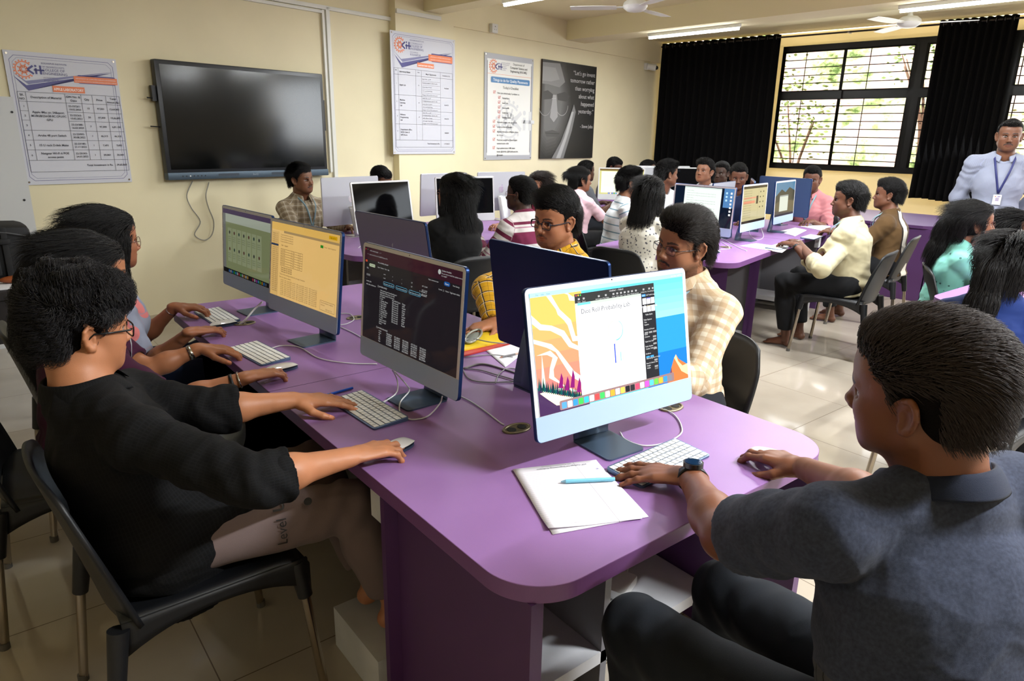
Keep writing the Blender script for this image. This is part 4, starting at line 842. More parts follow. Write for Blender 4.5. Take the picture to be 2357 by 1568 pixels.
def vnormals(V, Fq):
    n = np.cross(V[Fq[:, 1]]-V[Fq[:, 0]], V[Fq[:, 2]]-V[Fq[:, 0]]); N = np.zeros_like(V)
    for i in range(Fq.shape[1]): np.add.at(N, Fq[:, i], n)
    return N/(np.linalg.norm(N, axis=1)[:, None]+1e-12)
M_SKIN = mat('skin', rough=.48, attr='Col', spec=.4, bump=.12, bscale=500)
M_SKIN.node_tree.nodes['Principled BSDF'].inputs['Subsurface Weight'].default_value = .08
M_SKIN.node_tree.nodes['Principled BSDF'].inputs['Subsurface Radius'].default_value = (.012, .005, .003)
def hair_mat(name, c, rough=.42):
    if name in MATS: return MATS[name]
    m = mat(name, tuple(int(v*.8) for v in c), .7, spec=.06, bump=.9, bscale=330); return m
def strand_mat(name, c):
    if name in MATS: return MATS[name]
    return mat(name, c, .48, spec=.26)
# head space: x to the person's right, y out of the face, z up, origin between the ears
def build_head(v, Mh, c, hs, fem, beard, jaw=1., nose=1., chin=1.):
    """Mh columns = head axes, c = head centre, hs = size factor"""
    A = lambda p: c+Mh@(np.array(p, float)*hs)
    E = lambda p, r, k=.01, mode='add', M=None: v.ell(A(p), np.array(r)*hs, Mh if M is None else Mh@M, k*hs, mode)
    K = lambda p, q, ra, rb, k=.01, mode='add', **kw: v.cone(A(p), A(q), ra*hs, rb*hs, k*hs, mode, **kw)
    E((0, -.018, .045), (.075, .094, .080), .01); E((0, .012, .02), (.070, .072, .075), .02)
    E((0, .036, .047), (.058, .050, .046), .03)
    E((0, .030, -.025), (.056, .060, .072), .03)
    for s in (-1, 1):
        E((s*.040, .050, -.022), (.022, .030, .024), .02)                       # cheekbones
        K((s*.057*jaw, -.006, -.048), (s*.026*jaw, .062, -.086*chin), .016, .017, .03); E((s*.036, .044, -.052), (.024, .028, .030), .025)  # jaw line
        K((s*.038, .070, .022), (s*.014, .080, .020), .010, .009, .012)            # brow
        E((s*.031, .079, .003), (.019, .013, .012), .008, 'sub')                   # eye socket
        E((s*.031, .0665, .001), (.0135, .0135, .0125), .002)                      # eye
        K((s*.044, .0685, .0015), (s*.019, .0735, .0035), .0042, .0042, .003)      # lid
        K((s*.033, .0790, -.0078), (s*.033, .0790, -.0079), .0022, .002, .006)
        E((s*.0115*nose, .093, -.033), (.0082, .0095, .0075), .006)               # nostril wing
    E((0, .050, -.060), (.034, .036, .032), .025); E((0, .068, -.090*chin), (.020, .017, .017), .02)
    K((0, .079, .012), (0, .100, -.026), .0075, .0098*nose, .010); E((0, .1015, -.029), (.0098*nose, .0095, .0085), .006)
    for s in (-1, 1): E((s*.0065, .095, -.040), (.0036, .005, .003), .002, 'sub')
    E((0, .081, -.050), (.012, .010, .009), .010)
    lp = 1.15 if fem else 1.
    E((0, .0845, -.0565), (.0215, .0105, .0055*lp), .003); E((0, .0835, -.0665), (.0185, .0105, .0066*lp), .003)
    K((-.024, .083, -.0612), (.024, .083, -.0612), .0012, .0012, .002, 'sub'); K((-.012, .0925, -.0612), (.012, .0925, -.0612), .0016, .0016, .002, 'sub')
    for s in (-1, 1):                                                        # ears
        a = rad(22)*s; Me = np.array([[cos(a), -sin(a), 0], [sin(a), cos(a), 0], [0, 0, 1]])@np.array([[1, 0, 0], [0, cos(.18), -sin(.18)], [0, sin(.18), cos(.18)]])
        B = lambda p: np.array([s*.0755, -.010, -.004])+Me@np.array(p)
        E(B((s*.002, 0, .002)), (.0055, .0175, .030), .004, M=Me)
        ring = [(s*.006, .010, .024), (s*.0075, -.001, .031), (s*.0085, -.013, .023), (s*.0085, -.0165, .008), (s*.007, -.013, -.010), (s*.005, -.004, -.024), (s*.004, .004, -.027), (s*.003, .008, -.020)]
        for i in range(len(ring)-1): K(B(ring[i]), B(ring[i+1]), .0042 if i < 5 else .0062, .0042 if i < 4 else .0062, .003)
        E(B((s*.0095, .002, -.001)), (.0065, .0095, .0145), .003, 'sub', M=Me); E(B((s*.0085, -.003, .016)), (.004, .006, .007), .002, 'sub', M=Me)
        K(B((s*.003, .011, -.004)), B((s*.004, .009, -.010)), .0038, .003, .003)
def head_colors(V, Mh, c, hs, skin, fem, beard, lids=None, lipc=None):
    P = ((V-c)@Mh)/hs; x, y, z = P.T; ax = np.abs(x); C = np.tile(np.array(skin), (len(V), 1)); blend = lambda w, col: C.__setitem__(slice(None), C*(1-w[:, None])+np.array(col)*w[:, None])
    sm = lambda a, b, t: np.clip((t-a)/(b-a), 0, 1)
    head = (z > -.11)
    mott = nz(P*60, 1, 2)[:, None]*.05; C *= 1+mott*head[:, None]
    w = np.exp(-((ax-.04)/.018)**2-((z+.025)/.02)**2)*(y > .03)*.25; blend(w, np.array(skin)*(1.08, .82, .80))
    w = np.exp(-((ax-.031)/.02)**2-((z-.0)/.016)**2)*(y > .05)*.35; blend(w, np.array(skin)*(.62, .55, .55))
    front = y > .06
    lip = front & (((x/.0235)**2+((z+.0567)/.0062)**2 < 1) | ((x/.020)**2+((z+.0665)/.0078)**2 < 1)); blend(lip*.75, lipc if lipc is not None else np.array(skin)*(.85, .5, .5))
    blend((front & (np.abs(z+.0613) < .0010) & (ax < .024))*.7, np.array(skin)*.25)
    # eyes
    ex = (ax-.0312)/.0145; lidc = .0046*(1-ex**2); eye = front & (np.abs(ex) < 1) & (z < .0015+lidc) & (z > .0005-lidc*.75)
    blend(eye*1., (.34, .30, .27)); iris = eye & (((ax-.0312)**2+(z-.0012)**2) < .0060**2); blend(iris*1., (.025, .012, .007))
    lash = front & (np.abs(ex) < 1.12) & (np.abs(z-(.0022+lidc)) < .0012); blend(lash*.85, (.01, .008, .007)); blend((front & (np.abs(ex) < 1.05) & (np.abs(z-(.0002-lidc*.75)) < .0008))*.4, (.03, .02, .02))
    br = front & (ax > .012) & (ax < .050) & (np.abs(z-(.0215+.005*np.sin((ax-.012)/.038*2.6)-.0)) < (.0042 if not fem else .0028)*(1-.55*sm(.03, .05, ax))); blend(br*.88, (.012, .009, .008))
    blend((((ax-.0065)**2+(z+.0405)**2 < .0036**2) & (y > .07))*.7, np.array(skin)*.15)
    if beard:
        n = nz(P*340, 1, 2)*.25
        if beard.get('mous'):
            w = front & (ax < .030) & (z > -.0535-.010*sm(.012, .03, ax)) & (z < -.0445-.012*sm(.012, .032, ax)+n*.004); blend(w*beard['mous'], (.010, .008, .007))
        if beard.get('chin'):
            w = (y > .045) & (z < -.078) & (ax < .030) & (z > -.112); blend(w*np.clip(beard['chin']*(.8+n), 0, 1), (.013, .009, .008))
        if beard.get('jaw'):
            w = sm(-.035, -.062, z)*sm(.075, .05, np.abs(y-.02))*(ax > .028)*(z > -.115)*(y > -.022); blend(w*np.clip(beard['jaw']*(.75+n), 0, 1), (.016, .011, .009))
            w = sm(-.062, -.08, z)*(y > .02)*(z > -.115); blend(w*np.clip(beard['jaw']*(.75+n), 0, 1), (.016, .011, .009))
    return C
FING = [(.030, .090, (.042, .026, .020), .0092), (.0100, .096, (.046, .030, .021), .0094), (-.0105, .092, (.043, .028, .021), .0090), (-.029, .082, (.033, .021, .019), .0080)]
def build_hand(v, W, f, up, side, hs, pose, nails):
    """side=+1 when the thumb lies towards cross(f, up)... ; pose: dict of bends in degrees"""
    f, s, u = frame_of(f, up); s = s*side; k = .0095*hs; P = lambda a, b, c: W+f*a*hs+s*b*hs+u*c*hs
    v.cone(P(-.012, 0, 0), P(.03, .002, .001), .0265*hs, .030*hs, k, fl=u, fs=1.55)
    v.cone(P(.03, 0, .0), P(.082, 0, .001), .033*hs, .039*hs, k, fl=u, fs=2.9)
    for i, (b, a, L, r) in enumerate(FING):
        v.cone(P(.03, b*.45, .001), P(a-.004, b, .003), .012*hs, .0108*hs, k)
        bend = pose.get('bend', [(25, 30, 18)]*4)[i]; sp = rad(pose.get('splay', (9, 2, -4, -11))[i]); d = f*cos(sp)+s*sin(sp)
        p = P(a, b, .002); ang = rad(pose.get('lift', 0)); rr = r*hs; up_ = u
        for j in range(3):
            ang -= rad(bend[j]); dd = d*cos(ang)+u*sin(ang); q = p+dd*L[j]*hs; v.cone(p, q, rr, rr*.9, .0045*hs); p = q; rr *= .9
            if j < 2: v.ell(p, np.array([rr, rr, rr])*1.06, None, .004*hs)
        nn = unit(u-dd*(u@dd)); nails.append((p-dd*.004*hs, nn, dd, rr*.9))
    t = pose.get('thumb', ((.62, .75, -.25), (.85, .45, -.2), (.95, .15, -.25))); p = P(.020, .022, -.006)
    v.cone(p, P(.055, .022, -.006), .016*hs, .013*hs, .012*hs)
    for j, (d, L, r) in enumerate(zip(t, (.042, .033, .026), (.0135, .0112, .0100))):
        d = unit(np.array(d)); dd = f*d[0]+s*d[1]+u*d[2]; q = p+dd*L*hs; v.cone(p, q, r*hs, r*.9*hs, .008*hs if j == 0 else .0045*hs); p = q
    nn = unit(u*.8+s*.4-dd*((u*.8+s*.4)@dd)); nails.append((p-dd*.003*hs, nn, dd, .0098*hs))
    return nails
def build_foot(v, ank, f, hs):
    f = unit([f[0], f[1], 0]); s = np.cross((0, 0, 1.), f); g = ank[2]-.075*hs
    P = lambda a, b, c: np.array([ank[0], ank[1], g])+f*a*hs+s*b*hs+np.array([0, 0, c])*hs
    v.ell(P(-.025, 0, .03), (.032*hs, .030*hs, .032*hs), None, .02); v.cone(P(0, 0, .065), P(.09, 0, .032), .030*hs, .024*hs, .02); v.cone(P(-.01, 0, .025), P(.12, .0, .022), .027*hs, .036*hs, .02, fl=np.array((0, 0, 1.)), fs=1.7)
    for i in range(5): v.cone(P(.125, .030-.015*i, .016), P(.165-.008*abs(i-1)*(1 if i else .5), .032-.016*i, .010), .011*hs, .0085*hs, .006)
def wrinkle(V, N, sc, amp, seed=0):
    Q = V*sc+seed; w = nz(Q+.8*np.stack([nz(Q*.7, 1, 2), nz(Q*.7+9, 1, 2), nz(Q*.7+17, 1, 2)], -1), 1, 3); r = 1-np.abs(w)*2.2; return V+N*(amp*np.clip(r, -1, 1))[:, None]
def strands(name, roots, dirs, n, seg, length, m, parent, rad0=.0009, grav=.0, curl=0., curlf=60., jitter=.3, seed=0, comb=None, stiff=.0, surf=None):
    """hair strands; roots (k,3), dirs(k,3); comb(P) gives a direction field"""
    rs = np.random.RandomState(seed); idx = rs.randint(0, len(roots), n); P = roots[idx]+rs.normal(0, .0012, (n, 3)); N0 = dirs[idx]; D = unit_rows(N0*.3+rs.normal(0, jitter, (n, 3))*.35)
    L = length*rs.uniform(.6, 1.15, n); pts = np.zeros((n, seg, 3)); ph = rs.uniform(0, 6.28, n)
    if curl > .3 and comb is not None: D = unit_rows(N0*.15+comb(P)*.8+rs.normal(0, .25, (n, 3)))
    for i in range(seg):
        pts[:, i] = P
        if comb is not None: D = unit_rows(D*(1-.55)+comb(P)*.55+rs.normal(0, jitter*.12, (n, 3)))
        D = unit_rows(D+np.array([0, 0, -grav])); st = (L/seg)[:, None]
        c = curl*np.stack([np.sin(curlf*L*i/seg*3+ph), np.cos(curlf*L*i/seg*3+ph), np.sin(ph*1.7+i*curlf*.02)], 1) if curl else 0
        P = P+unit_rows(D+c)*st
        if surf is not None: P = surf(P)
    h = bpy.data.hair_curves.new(name); h.add_curves([seg]*n); h.attributes['position'].data.foreach_set('vector', pts.astype(F32).ravel())
    a = h.attributes.new('radius', 'FLOAT', 'POINT'); a.data.foreach_set('value', (np.tile(np.linspace(1, .25, seg), n)*rad0).astype(F32)); h.materials.append(m)
    o = bpy.data.objects.new(name, h); COL.objects.link(o); o.parent = parent; tag(o, kind='stuff'); return o
def unit_rows(v): return v/(np.linalg.norm(v, axis=1)[:, None]+1e-9)
def cloth_mat(name, base, fn=None, rough=.85, bump=.35, bscale=900, sheen=.06):
    if name in MATS: return MATS[name]
    m = mat(name, base, rough, spec=.2, sheen=sheen, bump=bump, bscale=bscale)
    if fn:
        t = m.node_tree; a = t.nodes.new('ShaderNodeAttribute'); a.attribute_name = 'cuv'; sp = t.nodes.new('ShaderNodeSeparateXYZ'); t.links.new(a.outputs['Vector'], sp.inputs[0])
        c = fn(t, sp.outputs['X'], sp.outputs['Y'], a.outputs['Vector']); t.links.new(c, t.nodes['Principled BSDF'].inputs['Base Color'])
    return m
def n_math(t, op, *a):
    n = t.nodes.new('ShaderNodeMath'); n.operation = op
    for i, q in enumerate(a):
        if isinstance(q, (int, float)): n.inputs[i].default_value = q
        else: t.links.new(q, n.inputs[i])
    return n.outputs[0]
def n_mix(t, f, a, b):
    n = t.nodes.new('ShaderNodeMixRGB')
    for i, q in enumerate((f, a, b)):
        if isinstance(q, (int, float)): n.inputs[i].default_value = q
        elif isinstance(q, tuple): n.inputs[i].default_value = (*lin(q), 1)
        else: t.links.new(q, n.inputs[i])
    return n.outputs[0]
def band(t, x, period, lo, hi, off=0.):
    f = n_math(t, 'FRACT', n_math(t, 'ADD', n_math(t, 'DIVIDE', x, period), off+100.)); return n_math(t, 'MULTIPLY', n_math(t, 'GREATER_THAN', f, lo), n_math(t, 'LESS_THAN', f, hi))
def checks(base, bands):
    """bands: (axis, period, lo, hi, offset, colour, strength)"""
    def fn(t, u, v, w):
        c = base
        for ax, p, lo, hi, off, col, st in bands: c = n_mix(t, n_math(t, 'MULTIPLY', band(t, u if ax == 'u' else v, p, lo, hi, off), st), c, col)
        return c
    return fn
def voro_spots(base, spots, scale, size, thr=.5):
    def fn(t, u, v, w):
        n = t.nodes.new('ShaderNodeTexVoronoi'); n.inputs['Scale'].default_value = scale; t.links.new(w, n.inputs['Vector']); return n_mix(t, n_math(t, 'LESS_THAN', n.outputs['Distance'], size), base, spots)
    return fn
def glasses(par, Mh, c, hs, kind='round', col=(20, 20, 22), metal=0.):
    m = mat('spectacle_%s_%d' % (kind, col[0]), col, .25, metal=metal); A = lambda p: tuple(c+Mh@(np.array(p)*hs)); mb = MB()
    r = {'round': (.021, .0205), 'square': (.024, .0165), 'rimless': (.024, .015)}[kind]; wr = {'round': .0011, 'square': .0020, 'rimless': .0009}[kind]; ex = 4 if kind != 'round' else 2
    for s in (-1, 1):
        P = []
        for t in np.linspace(0, 2*pi, 24, endpoint=False):
            cx, cz = cos(t), sin(t); x = r[0]*np.sign(cx)*abs(cx)**(2/ex); z = r[1]*np.sign(cz)*abs(cz)**(2/ex); P.append(A((s*.0325+x, .094-.10*(abs(s*.0325+x)-.02)**1*.22, -.001+z)))
        mb.tube(P, wr*hs, 6, closed=True)
        mb.tube([A((s*.055, .089, .004)), A((s*.066, .082, .005)), A((s*.074, .04, .005)), A((s*.078, .0, .006)), A((s*.078, -.012, -.006))], (.0016 if kind != 'square' else .0026)*hs, 6, flat=.9)
    mb.tube([A((-.0115, .094, .002)), A((0, .098, .005)), A((.0115, .094, .002))], wr*1.2*hs, 6)
    o = mb.build('glasses', m, par, smooth='all')
    l = MB()
    for s in (-1, 1): l.add([A((s*.0325+r[0]*.96*cos(t), .0925, -.001+r[1]*.96*sin(t))) for t in np.linspace(0, 2*pi, 20, endpoint=False)], [tuple(range(20))])
    l.build('lens', M_LENS, o); return o
M_LENS = bpy.data.materials.new('spectacle_lens'); M_LENS.use_nodes = True
_t = M_LENS.node_tree; _t.nodes.clear(); _o = _t.nodes.new('ShaderNodeOutputMaterial'); _m = _t.nodes.new('ShaderNodeMixShader'); _m.inputs[0].default_value = .07
_g = _t.nodes.new('ShaderNodeBsdfGlossy'); _g.inputs['Roughness'].default_value = .03; _r = _t.nodes.new('ShaderNodeBsdfTransparent'); _r.inputs[0].default_value = (.96, .96, .96, 1)
_t.links.new(_r.outputs[0], _m.inputs[1]); _t.links.new(_g.outputs[0], _m.inputs[2]); _t.links.new(_m.outputs[0], _o.inputs[0])
def seated(x, y, yaw, **k):
    """joint positions of a person seated at a desk, facing yaw degrees, from the hip point"""
    s = k.get('s', 1.); f = np.array([cos(rad(yaw)), sin(rad(yaw)), 0]); l = np.array([-f[1], f[0], 0]); z = np.array([0, 0, 1.])
    lean = rad(k.get('lean', 8)); hip = np.array([x, y, k.get('hipz', .53)]); tdir = z*cos(lean)+f*sin(lean)
    if 'headc' in k and 'fixhip' not in k:      # the torso follows the head
        nk = np.array(k['headc'], float)-tdir*.135*s-f*.03; b_ = nk-tdir*(nk[2]-hip[2])/tdir[2]; hip = np.array([b_[0], b_[1], hip[2]]); x, y = hip[0], hip[1]
        k['_T'] = (nk[2]-hip[2])/tdir[2]
    T_ = k.get('_T', .50*s)
    J = dict(hip=hip, chest=hip+tdir*T_*.68, neck=hip+tdir*T_, f=f, l=l, s=s)
    J['tf'] = unit(f*cos(lean)-z*sin(lean)); J['tu'] = tdir
    sh = k.get('shw', .165)*s; J['shL'] = J['neck']-tdir*.092*s+l*sh; J['shR'] = J['neck']-tdir*.092*s-l*sh
    if 'shfwd' in k: J['shL'] = J['shL']+f*k['shfwd']; J['shR'] = J['shR']+f*k['shfwd']
    hd = k.get('head', (0, 0)); hy = rad(yaw+hd[0]); hp = rad(hd[1]); hf = np.array([cos(hy)*cos(hp), sin(hy)*cos(hp), sin(hp)]); hl = np.array([sin(hy), -cos(hy), 0]); hu_ = np.cross(hl, hf); ro = rad(hd[2]) if len(hd) > 2 else 0.; J['Mh'] = np.stack([cos(ro)*hl+sin(ro)*hu_, hf, -sin(ro)*hl+cos(ro)*hu_], 1)
    J['head'] = k.get('headc', J['neck']+tdir*.13*s+f*.025+hf*.0)
    J['head'] = np.array(J['head'], float)
    w = k.get('wrists', ((.36, .10, .78), (.36, -.14, .78)))
    out = []
    for q, sg, S in zip(w, (1, -1), ('L', 'R')):
        q = np.array(q, float); W = q if k.get('absw') else np.array([x, y, 0])+f*q[0]+l*q[1]+z*q[2]; J['wr'+S] = W
        J['el'+S] = np.array(k['el'+S]) if 'el'+S in k else ik(J['sh'+S], W, .285*s, .25*s, -z*1.0+l*sg*.45-f*.25)
    hw = .095*s
    for sg, S in ((1, 'L'), (-1, 'R')):
        H = hip+l*sg*hw; K = H+f*.42*s+l*sg*k.get('knee', .07)+z*k.get('kneez', -.01); A = np.array([K[0], K[1], .075])+f*k.get('ankf', -.06)-l*sg*.02; J['hp'+S], J['kn'+S], J['an'+S] = H, K, A
    J['footf'] = f
    return J
def standing(x, y, yaw, H=1.72, **k):
    s = H/1.72; f = np.array([cos(rad(yaw)), sin(rad(yaw)), 0]); l = np.array([-f[1], f[0], 0]); z = np.array([0, 0, 1.]); hip = np.array([x, y, .90*s])
    J = dict(hip=hip, chest=hip+z*.36*s, neck=hip+z*.53*s, f=f, l=l, s=s, tf=f, tu=z)
    J['shL'] = J['neck']-z*.06*s+l*.185*s; J['shR'] = J['neck']-z*.06*s-l*.185*s; J['head'] = J['neck']+z*.145*s+f*.02
    hd = k.get('head', (0, 0)); hy = rad(yaw+hd[0]); hp = rad(hd[1]); hf = np.array([cos(hy)*cos(hp), sin(hy)*cos(hp), sin(hp)]); hl = np.array([sin(hy), -cos(hy), 0]); J['Mh'] = np.stack([hl, hf, np.cross(hl, hf)], 1)
    for sg, S in ((1, 'L'), (-1, 'R')):
        J['wr'+S] = hip+l*sg*.05-f*.17+z*.02; J['el'+S] = J['sh'+S]-z*.26*s+l*sg*.06-f*.07; J['hp'+S] = hip+l*sg*.09; J['kn'+S] = hip+l*sg*.11-z*.42*s+f*.01; J['an'+S] = np.array([x, y, .08])+l*sg*.12
    J['footf'] = f; return J
TYPE = dict(bend=[(32, 34, 20), (34, 38, 20), (34, 38, 20), (30, 34, 18)], lift=12)
MOUSE = dict(bend=[(18, 34, 22), (16, 36, 24), (24, 40, 24), (26, 40, 24)], lift=10, splay=(6, 1, -6, -16), thumb=((.72, .6, -.35), (.9, .3, -.35), (.97, .05, -.3)))
FLAT = dict(bend=[(10, 10, 6), (10, 12, 6), (12, 12, 6), (12, 12, 6)], lift=6, splay=(10, 2, -5, -14))
CAST = {}
def person(label, J, skin=(150, 100, 72), fem=False, beard=None, hair='short', shirt=None, sleeve='short', hem=.06, trousers=None, lan=None, spec=None, q='mid', hands=('type', 'type'), hcol=(14, 12, 12), collar=None, hs=1., build=1., face=None, legs=True, seed=1, nohand=(), upf=None, feet=True, badge=False, fw=None, sk2=None, drape=None, scol=None, cs=(.004, 1.03)):
    H = {'near': .0022, 'mid': .003, 'far': .0042}[q]; B = {'near': .005, 'mid': .007, 'far': .009}[q]; s = J['s']; f, l, tf, tu = J['f'], J['l'], J['tf'], J['tu']; hip, chest, neck, head, Mh = J['hip'], J['chest'], J['neck'], J['head'], J['Mh']
    base = np.array([hip[0], hip[1], 0.]); root = empty('person', tuple(base), 0, label, 'person'); hd = empty('tmp'); bpy.data.objects.remove(hd)
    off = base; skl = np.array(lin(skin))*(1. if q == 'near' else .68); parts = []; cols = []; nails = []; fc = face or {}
    sh = [J['shL'], J['shR']]; b = build
    # head and neck
    up = Mh[:, 2]; nb = head-up*.045-Mh[:, 1]*.028
    v = Vol(np.minimum(head-.135*1.08, neck-.10), np.maximum(head+.14*1.05, neck+.06), H); build_head(v, Mh, head, hs, fem, beard, **fc)
    nr = (.050 if fem else .057)*s*b
    v.cone(nb, neck+tf*.0, nr*.98, nr*1.08, .028); v.cone(head+Mh@np.array([0, .035, -.075]), neck+tf*.014-tu*.015, .030, .026, .03)
    for S in sh: v.cone(neck-tu*.012-tf*.012, neck*.5+S*.5-tu*.016, nr*.82, .032*s, .03)
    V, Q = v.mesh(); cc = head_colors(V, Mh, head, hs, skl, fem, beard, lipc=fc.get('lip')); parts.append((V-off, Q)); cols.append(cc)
    # arms and hands
    wl = {}
    for i, (S, sg) in enumerate((('L', 1), ('R', -1))):
        a, e, w = sh[i], J['el'+S], J['wr'+S]; hp = hands[i]; P0 = w; ad = unit(w-e)
        hf = J.get('hf'+S); hu = J.get('hu'+S)
        hf = unit(np.array([ad[0], ad[1], 0])+f*.25) if hf is None else unit(hf); hu = np.array([0, 0, 1.]) if hu is None else unit(hu)
        lo = np.minimum(np.minimum(a, e), w)-.05; hi = np.maximum(np.maximum(a, e), w)+.05; T = w+hf*.2*hs; lo = np.minimum(lo, T-.06); hi = np.maximum(hi, T+.06)
        v = Vol(np.minimum(np.minimum(e, w), T)-.06, np.maximum(np.maximum(e, w), T)+.06, H if q == 'near' else H*.95)
        ar = (.9 if fem else 1.)*s*b; side = unit(np.cross(ad, hu))
        cv = .78 if (shirt is not None and sleeve in ('three', 'roll', 'long')) else 1.; v.cone(e-(e-a)*.35, e, .042*ar*cv, .037*ar*cv, .02); v.cone(e, e+(w-e)*.35, .037*ar*cv, .040*ar, .02); v.cone(e+(w-e)*.3, w-ad*.01, .040*ar, .0235*ar, .02); v.cone(w-ad*.05, w, .027*ar, .0275*ar, .012, fl=hu, fs=1.3)
        nl = []
        if S not in nohand:
            pose = hp if isinstance(hp, dict) else {'type': TYPE, 'mouse': MOUSE, 'flat': FLAT}[hp]
            hk = hs*(.93 if fem else 1.)
            # frame_of gives s = up x f, so towards the person's left: the right thumb lies that way
            build_hand(v, w, hf, hu, 1 if S == 'R' else -1, hk, pose, nl)
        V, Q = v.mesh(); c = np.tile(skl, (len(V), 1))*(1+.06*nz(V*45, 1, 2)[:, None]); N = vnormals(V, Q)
        if q != 'far':
            for p, nn, dd, r in nl:
                dv = V-p; k = (np.abs(dv@dd) < .0065) & (np.linalg.norm(dv-np.outer(dv@dd, dd), axis=1) < r*1.25) & (N@nn > .55); c[k] = c[k]*.35+np.minimum(1, skl*1.5+(.16, .07, .06))*.65
                k2 = (np.linalg.norm(dv, axis=1) < .02); c[k2] = c[k2]*(1.04, .97, .95)
        parts.append((V-off, Q)); cols.append(c)
        v = Vol(np.minimum(a, e)-.07, np.maximum(a, e)+.07, B); v.cone(a, e-(e-a)*.25, .036*ar, .041*ar*cv, .01); V, Q = v.mesh(); parts.append((V-off, Q)); cols.append(np.tile(skl, (len(V), 1)))
    # torso, legs and feet
    hw = .15*s*b
    pts = [hip, chest, neck]+sh
    v = Vol(np.min(pts, 0)-.2, np.max(pts, 0)+.2, B*1.3)
    v.cone(hip, chest, .125*s*b, .13*s*b, .03, fl=tf, fs=1.3); v.cone(chest, neck-tu*.06, .12*s*b, .062*s*b, .03, fl=tf, fs=1.3)
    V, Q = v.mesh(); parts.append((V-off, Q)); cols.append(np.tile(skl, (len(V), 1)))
    if legs:
        for S in 'LR':
            h_, k_, a_ = J['hp'+S], J['kn'+S], J['an'+S]; pts = [h_, k_, a_]; v = Vol(np.min(pts, 0)-.10-.1*np.abs(f)-np.array([0, 0, .0]), np.max(pts, 0)+.10+.12*np.abs(f), B if not feet else min(B, .006))
            v.cone(h_, k_, .075*s*b, .052*s, .02); v.cone(k_, k_+(a_-k_)*.35, .050*s, .050*s, .02); v.cone(k_+(a_-k_)*.3, a_, .050*s, .032*s, .02)
            build_foot(v, a_, J['footf'], .95*s); V, Q = v.mesh(); parts.append((V-off, Q)); cols.append(np.tile(skl, (len(V), 1))*.9)
    body = mesh_obj('body', parts, M_SKIN, root, cols=np.concatenate(cols))
    # ---------------- shirt
    if shirt is not None:
        T_ = .012 if not fem else .010; hemz = hem; HB = B*.75 if q != 'near' else .0042
        bones = [(hip-tu*hemz, chest), (chest, neck), (sh[0], J['elL']), (J['elL'], J['wrL']), (sh[1], J['elR']), (J['elR'], J['wrR'])]
        pts = [hip-tu*hemz, neck]+sh+[hip+f*(.15+(drape[0] if drape else 0))]
        ends = []
        for i, S in enumerate('LR'):
            a, e, w = sh[i], J['el'+S], J['wr'+S]
            if sleeve == 'short': ends.append((a+(e-a)*.80, e-a, 0))
            elif sleeve == 'three': ends.append((e+(w-e)*.18, w-e, 1))
            elif sleeve == 'roll': ends.append((e+(w-e)*.30, w-e, 1))
            elif sleeve == 'long': ends.append((e+(w-e)*.93, w-e, 1))
            else: ends.append((a+(e-a)*.15, e-a, 0))
            pts += [ends[-1][0], e if ends[-1][2] else a]
        v = Vol(np.min(pts, 0)-.19, np.max(pts, 0)+.19, HB)
        cb = 1.06 if fem else 1.
        v.cone(hip-tu*(hemz-.03), hip+tu*.12, .160*s*b, .145*s*b, .04, fl=tf, fs=1.12); v.cone(hip+tu*.1, chest-tu*.02, .140*s*b, (.152 if not fem else .140)*s*b, .05, fl=tf, fs=1.28)
        v.cone(chest-tu*.04+l*.05, chest-tu*.04-l*.05, .118*s*b*cb, .118*s*b*cb, .05, fl=l, fs=1.0)
        if drape:
            for g in (-1, 1): v.cone(hip+l*g*.06+tu*.02, hip+l*g*.075+f*drape[0]-np.array([0, 0, drape[2]]), .150*s*b, drape[1], .05)
        if fem:
            for g in (-1, 1): v.ell(chest-tu*.04+tf*.065+l*g*.062, (.058*b, .058*b, .058*b), None, .05)
        v.cone(chest+tu*.02, neck-tu*.055, .145*s*b, .085*s*b, .05, fl=tf, fs=1.25)
        for i, S in enumerate('LR'):
            v.cone(neck-tu*.016-tf*.012, sh[i]+tu*.004, .056*s, (.055 if not fem else .047)*s*b, .04)
            a, e, w = sh[i], J['el'+S], J['wr'+S]; P, d, two = ends[i]; k = (.88 if fem else 1.)*s*b
            if two:
                v.cone(a, e, .058*k, .053*k, .035); v.cone(e, P, .054*k, (.050 if sleeve != 'long' else .038)*k, .025)
                if sleeve == 'roll': v.cone(P-unit(d)*.065, P-unit(d)*.004, .057*k, .060*k, .004)
                if sleeve == 'long': v.cone(P-unit(d)*.05, P-unit(d)*.005, .036*k, .037*k, .004)
            else: v.cone(a, P, .059*k, .060*k, .035)
        # clean openings at cuffs, neck and hem
        v.cut(hip-tu*hemz, -tu)
        v.ell(hip+tf*.09+tu*.02, (.13*b, .13*b, .10*b), None, .04) if False else None
        for i, S in enumerate('LR'):
            P, d, two = ends[i]; du = unit(d); v.op(lambda X, P=P, du=du: np.maximum(-((X-P.astype(F32))@du.astype(F32)), np.sqrt(((X-(P+du*.06).astype(F32))**2).sum(-1))-.105), P-.12, P+.17, .002, 'sub')
            e_ = J['wr'+S] if two else J['el'+S]; v.cone(P-du*.03, P+du*.03, .0445*(.88 if fem else 1.)*s*b if sleeve != 'long' else .029*s*b, .0445*(.88 if fem else 1.)*s*b if sleeve != 'long' else .029*s*b, .002, 'sub')
        cz = neck+tu*.012+tf*.004; v.cone(cz-tu*.02+tf*.012, cz+tu*.09, nr*1.10, nr*1.25, .004, 'sub')
        if fem or collar is None: v.ell(neck+tf*.055-tu*.005, (.045, .045, .045), None, .006, 'sub')
        V, Q = v.mesh(); N = vnormals(V, Q); amp = {'near': .0085, 'mid': .0065, 'far': .005}[q]
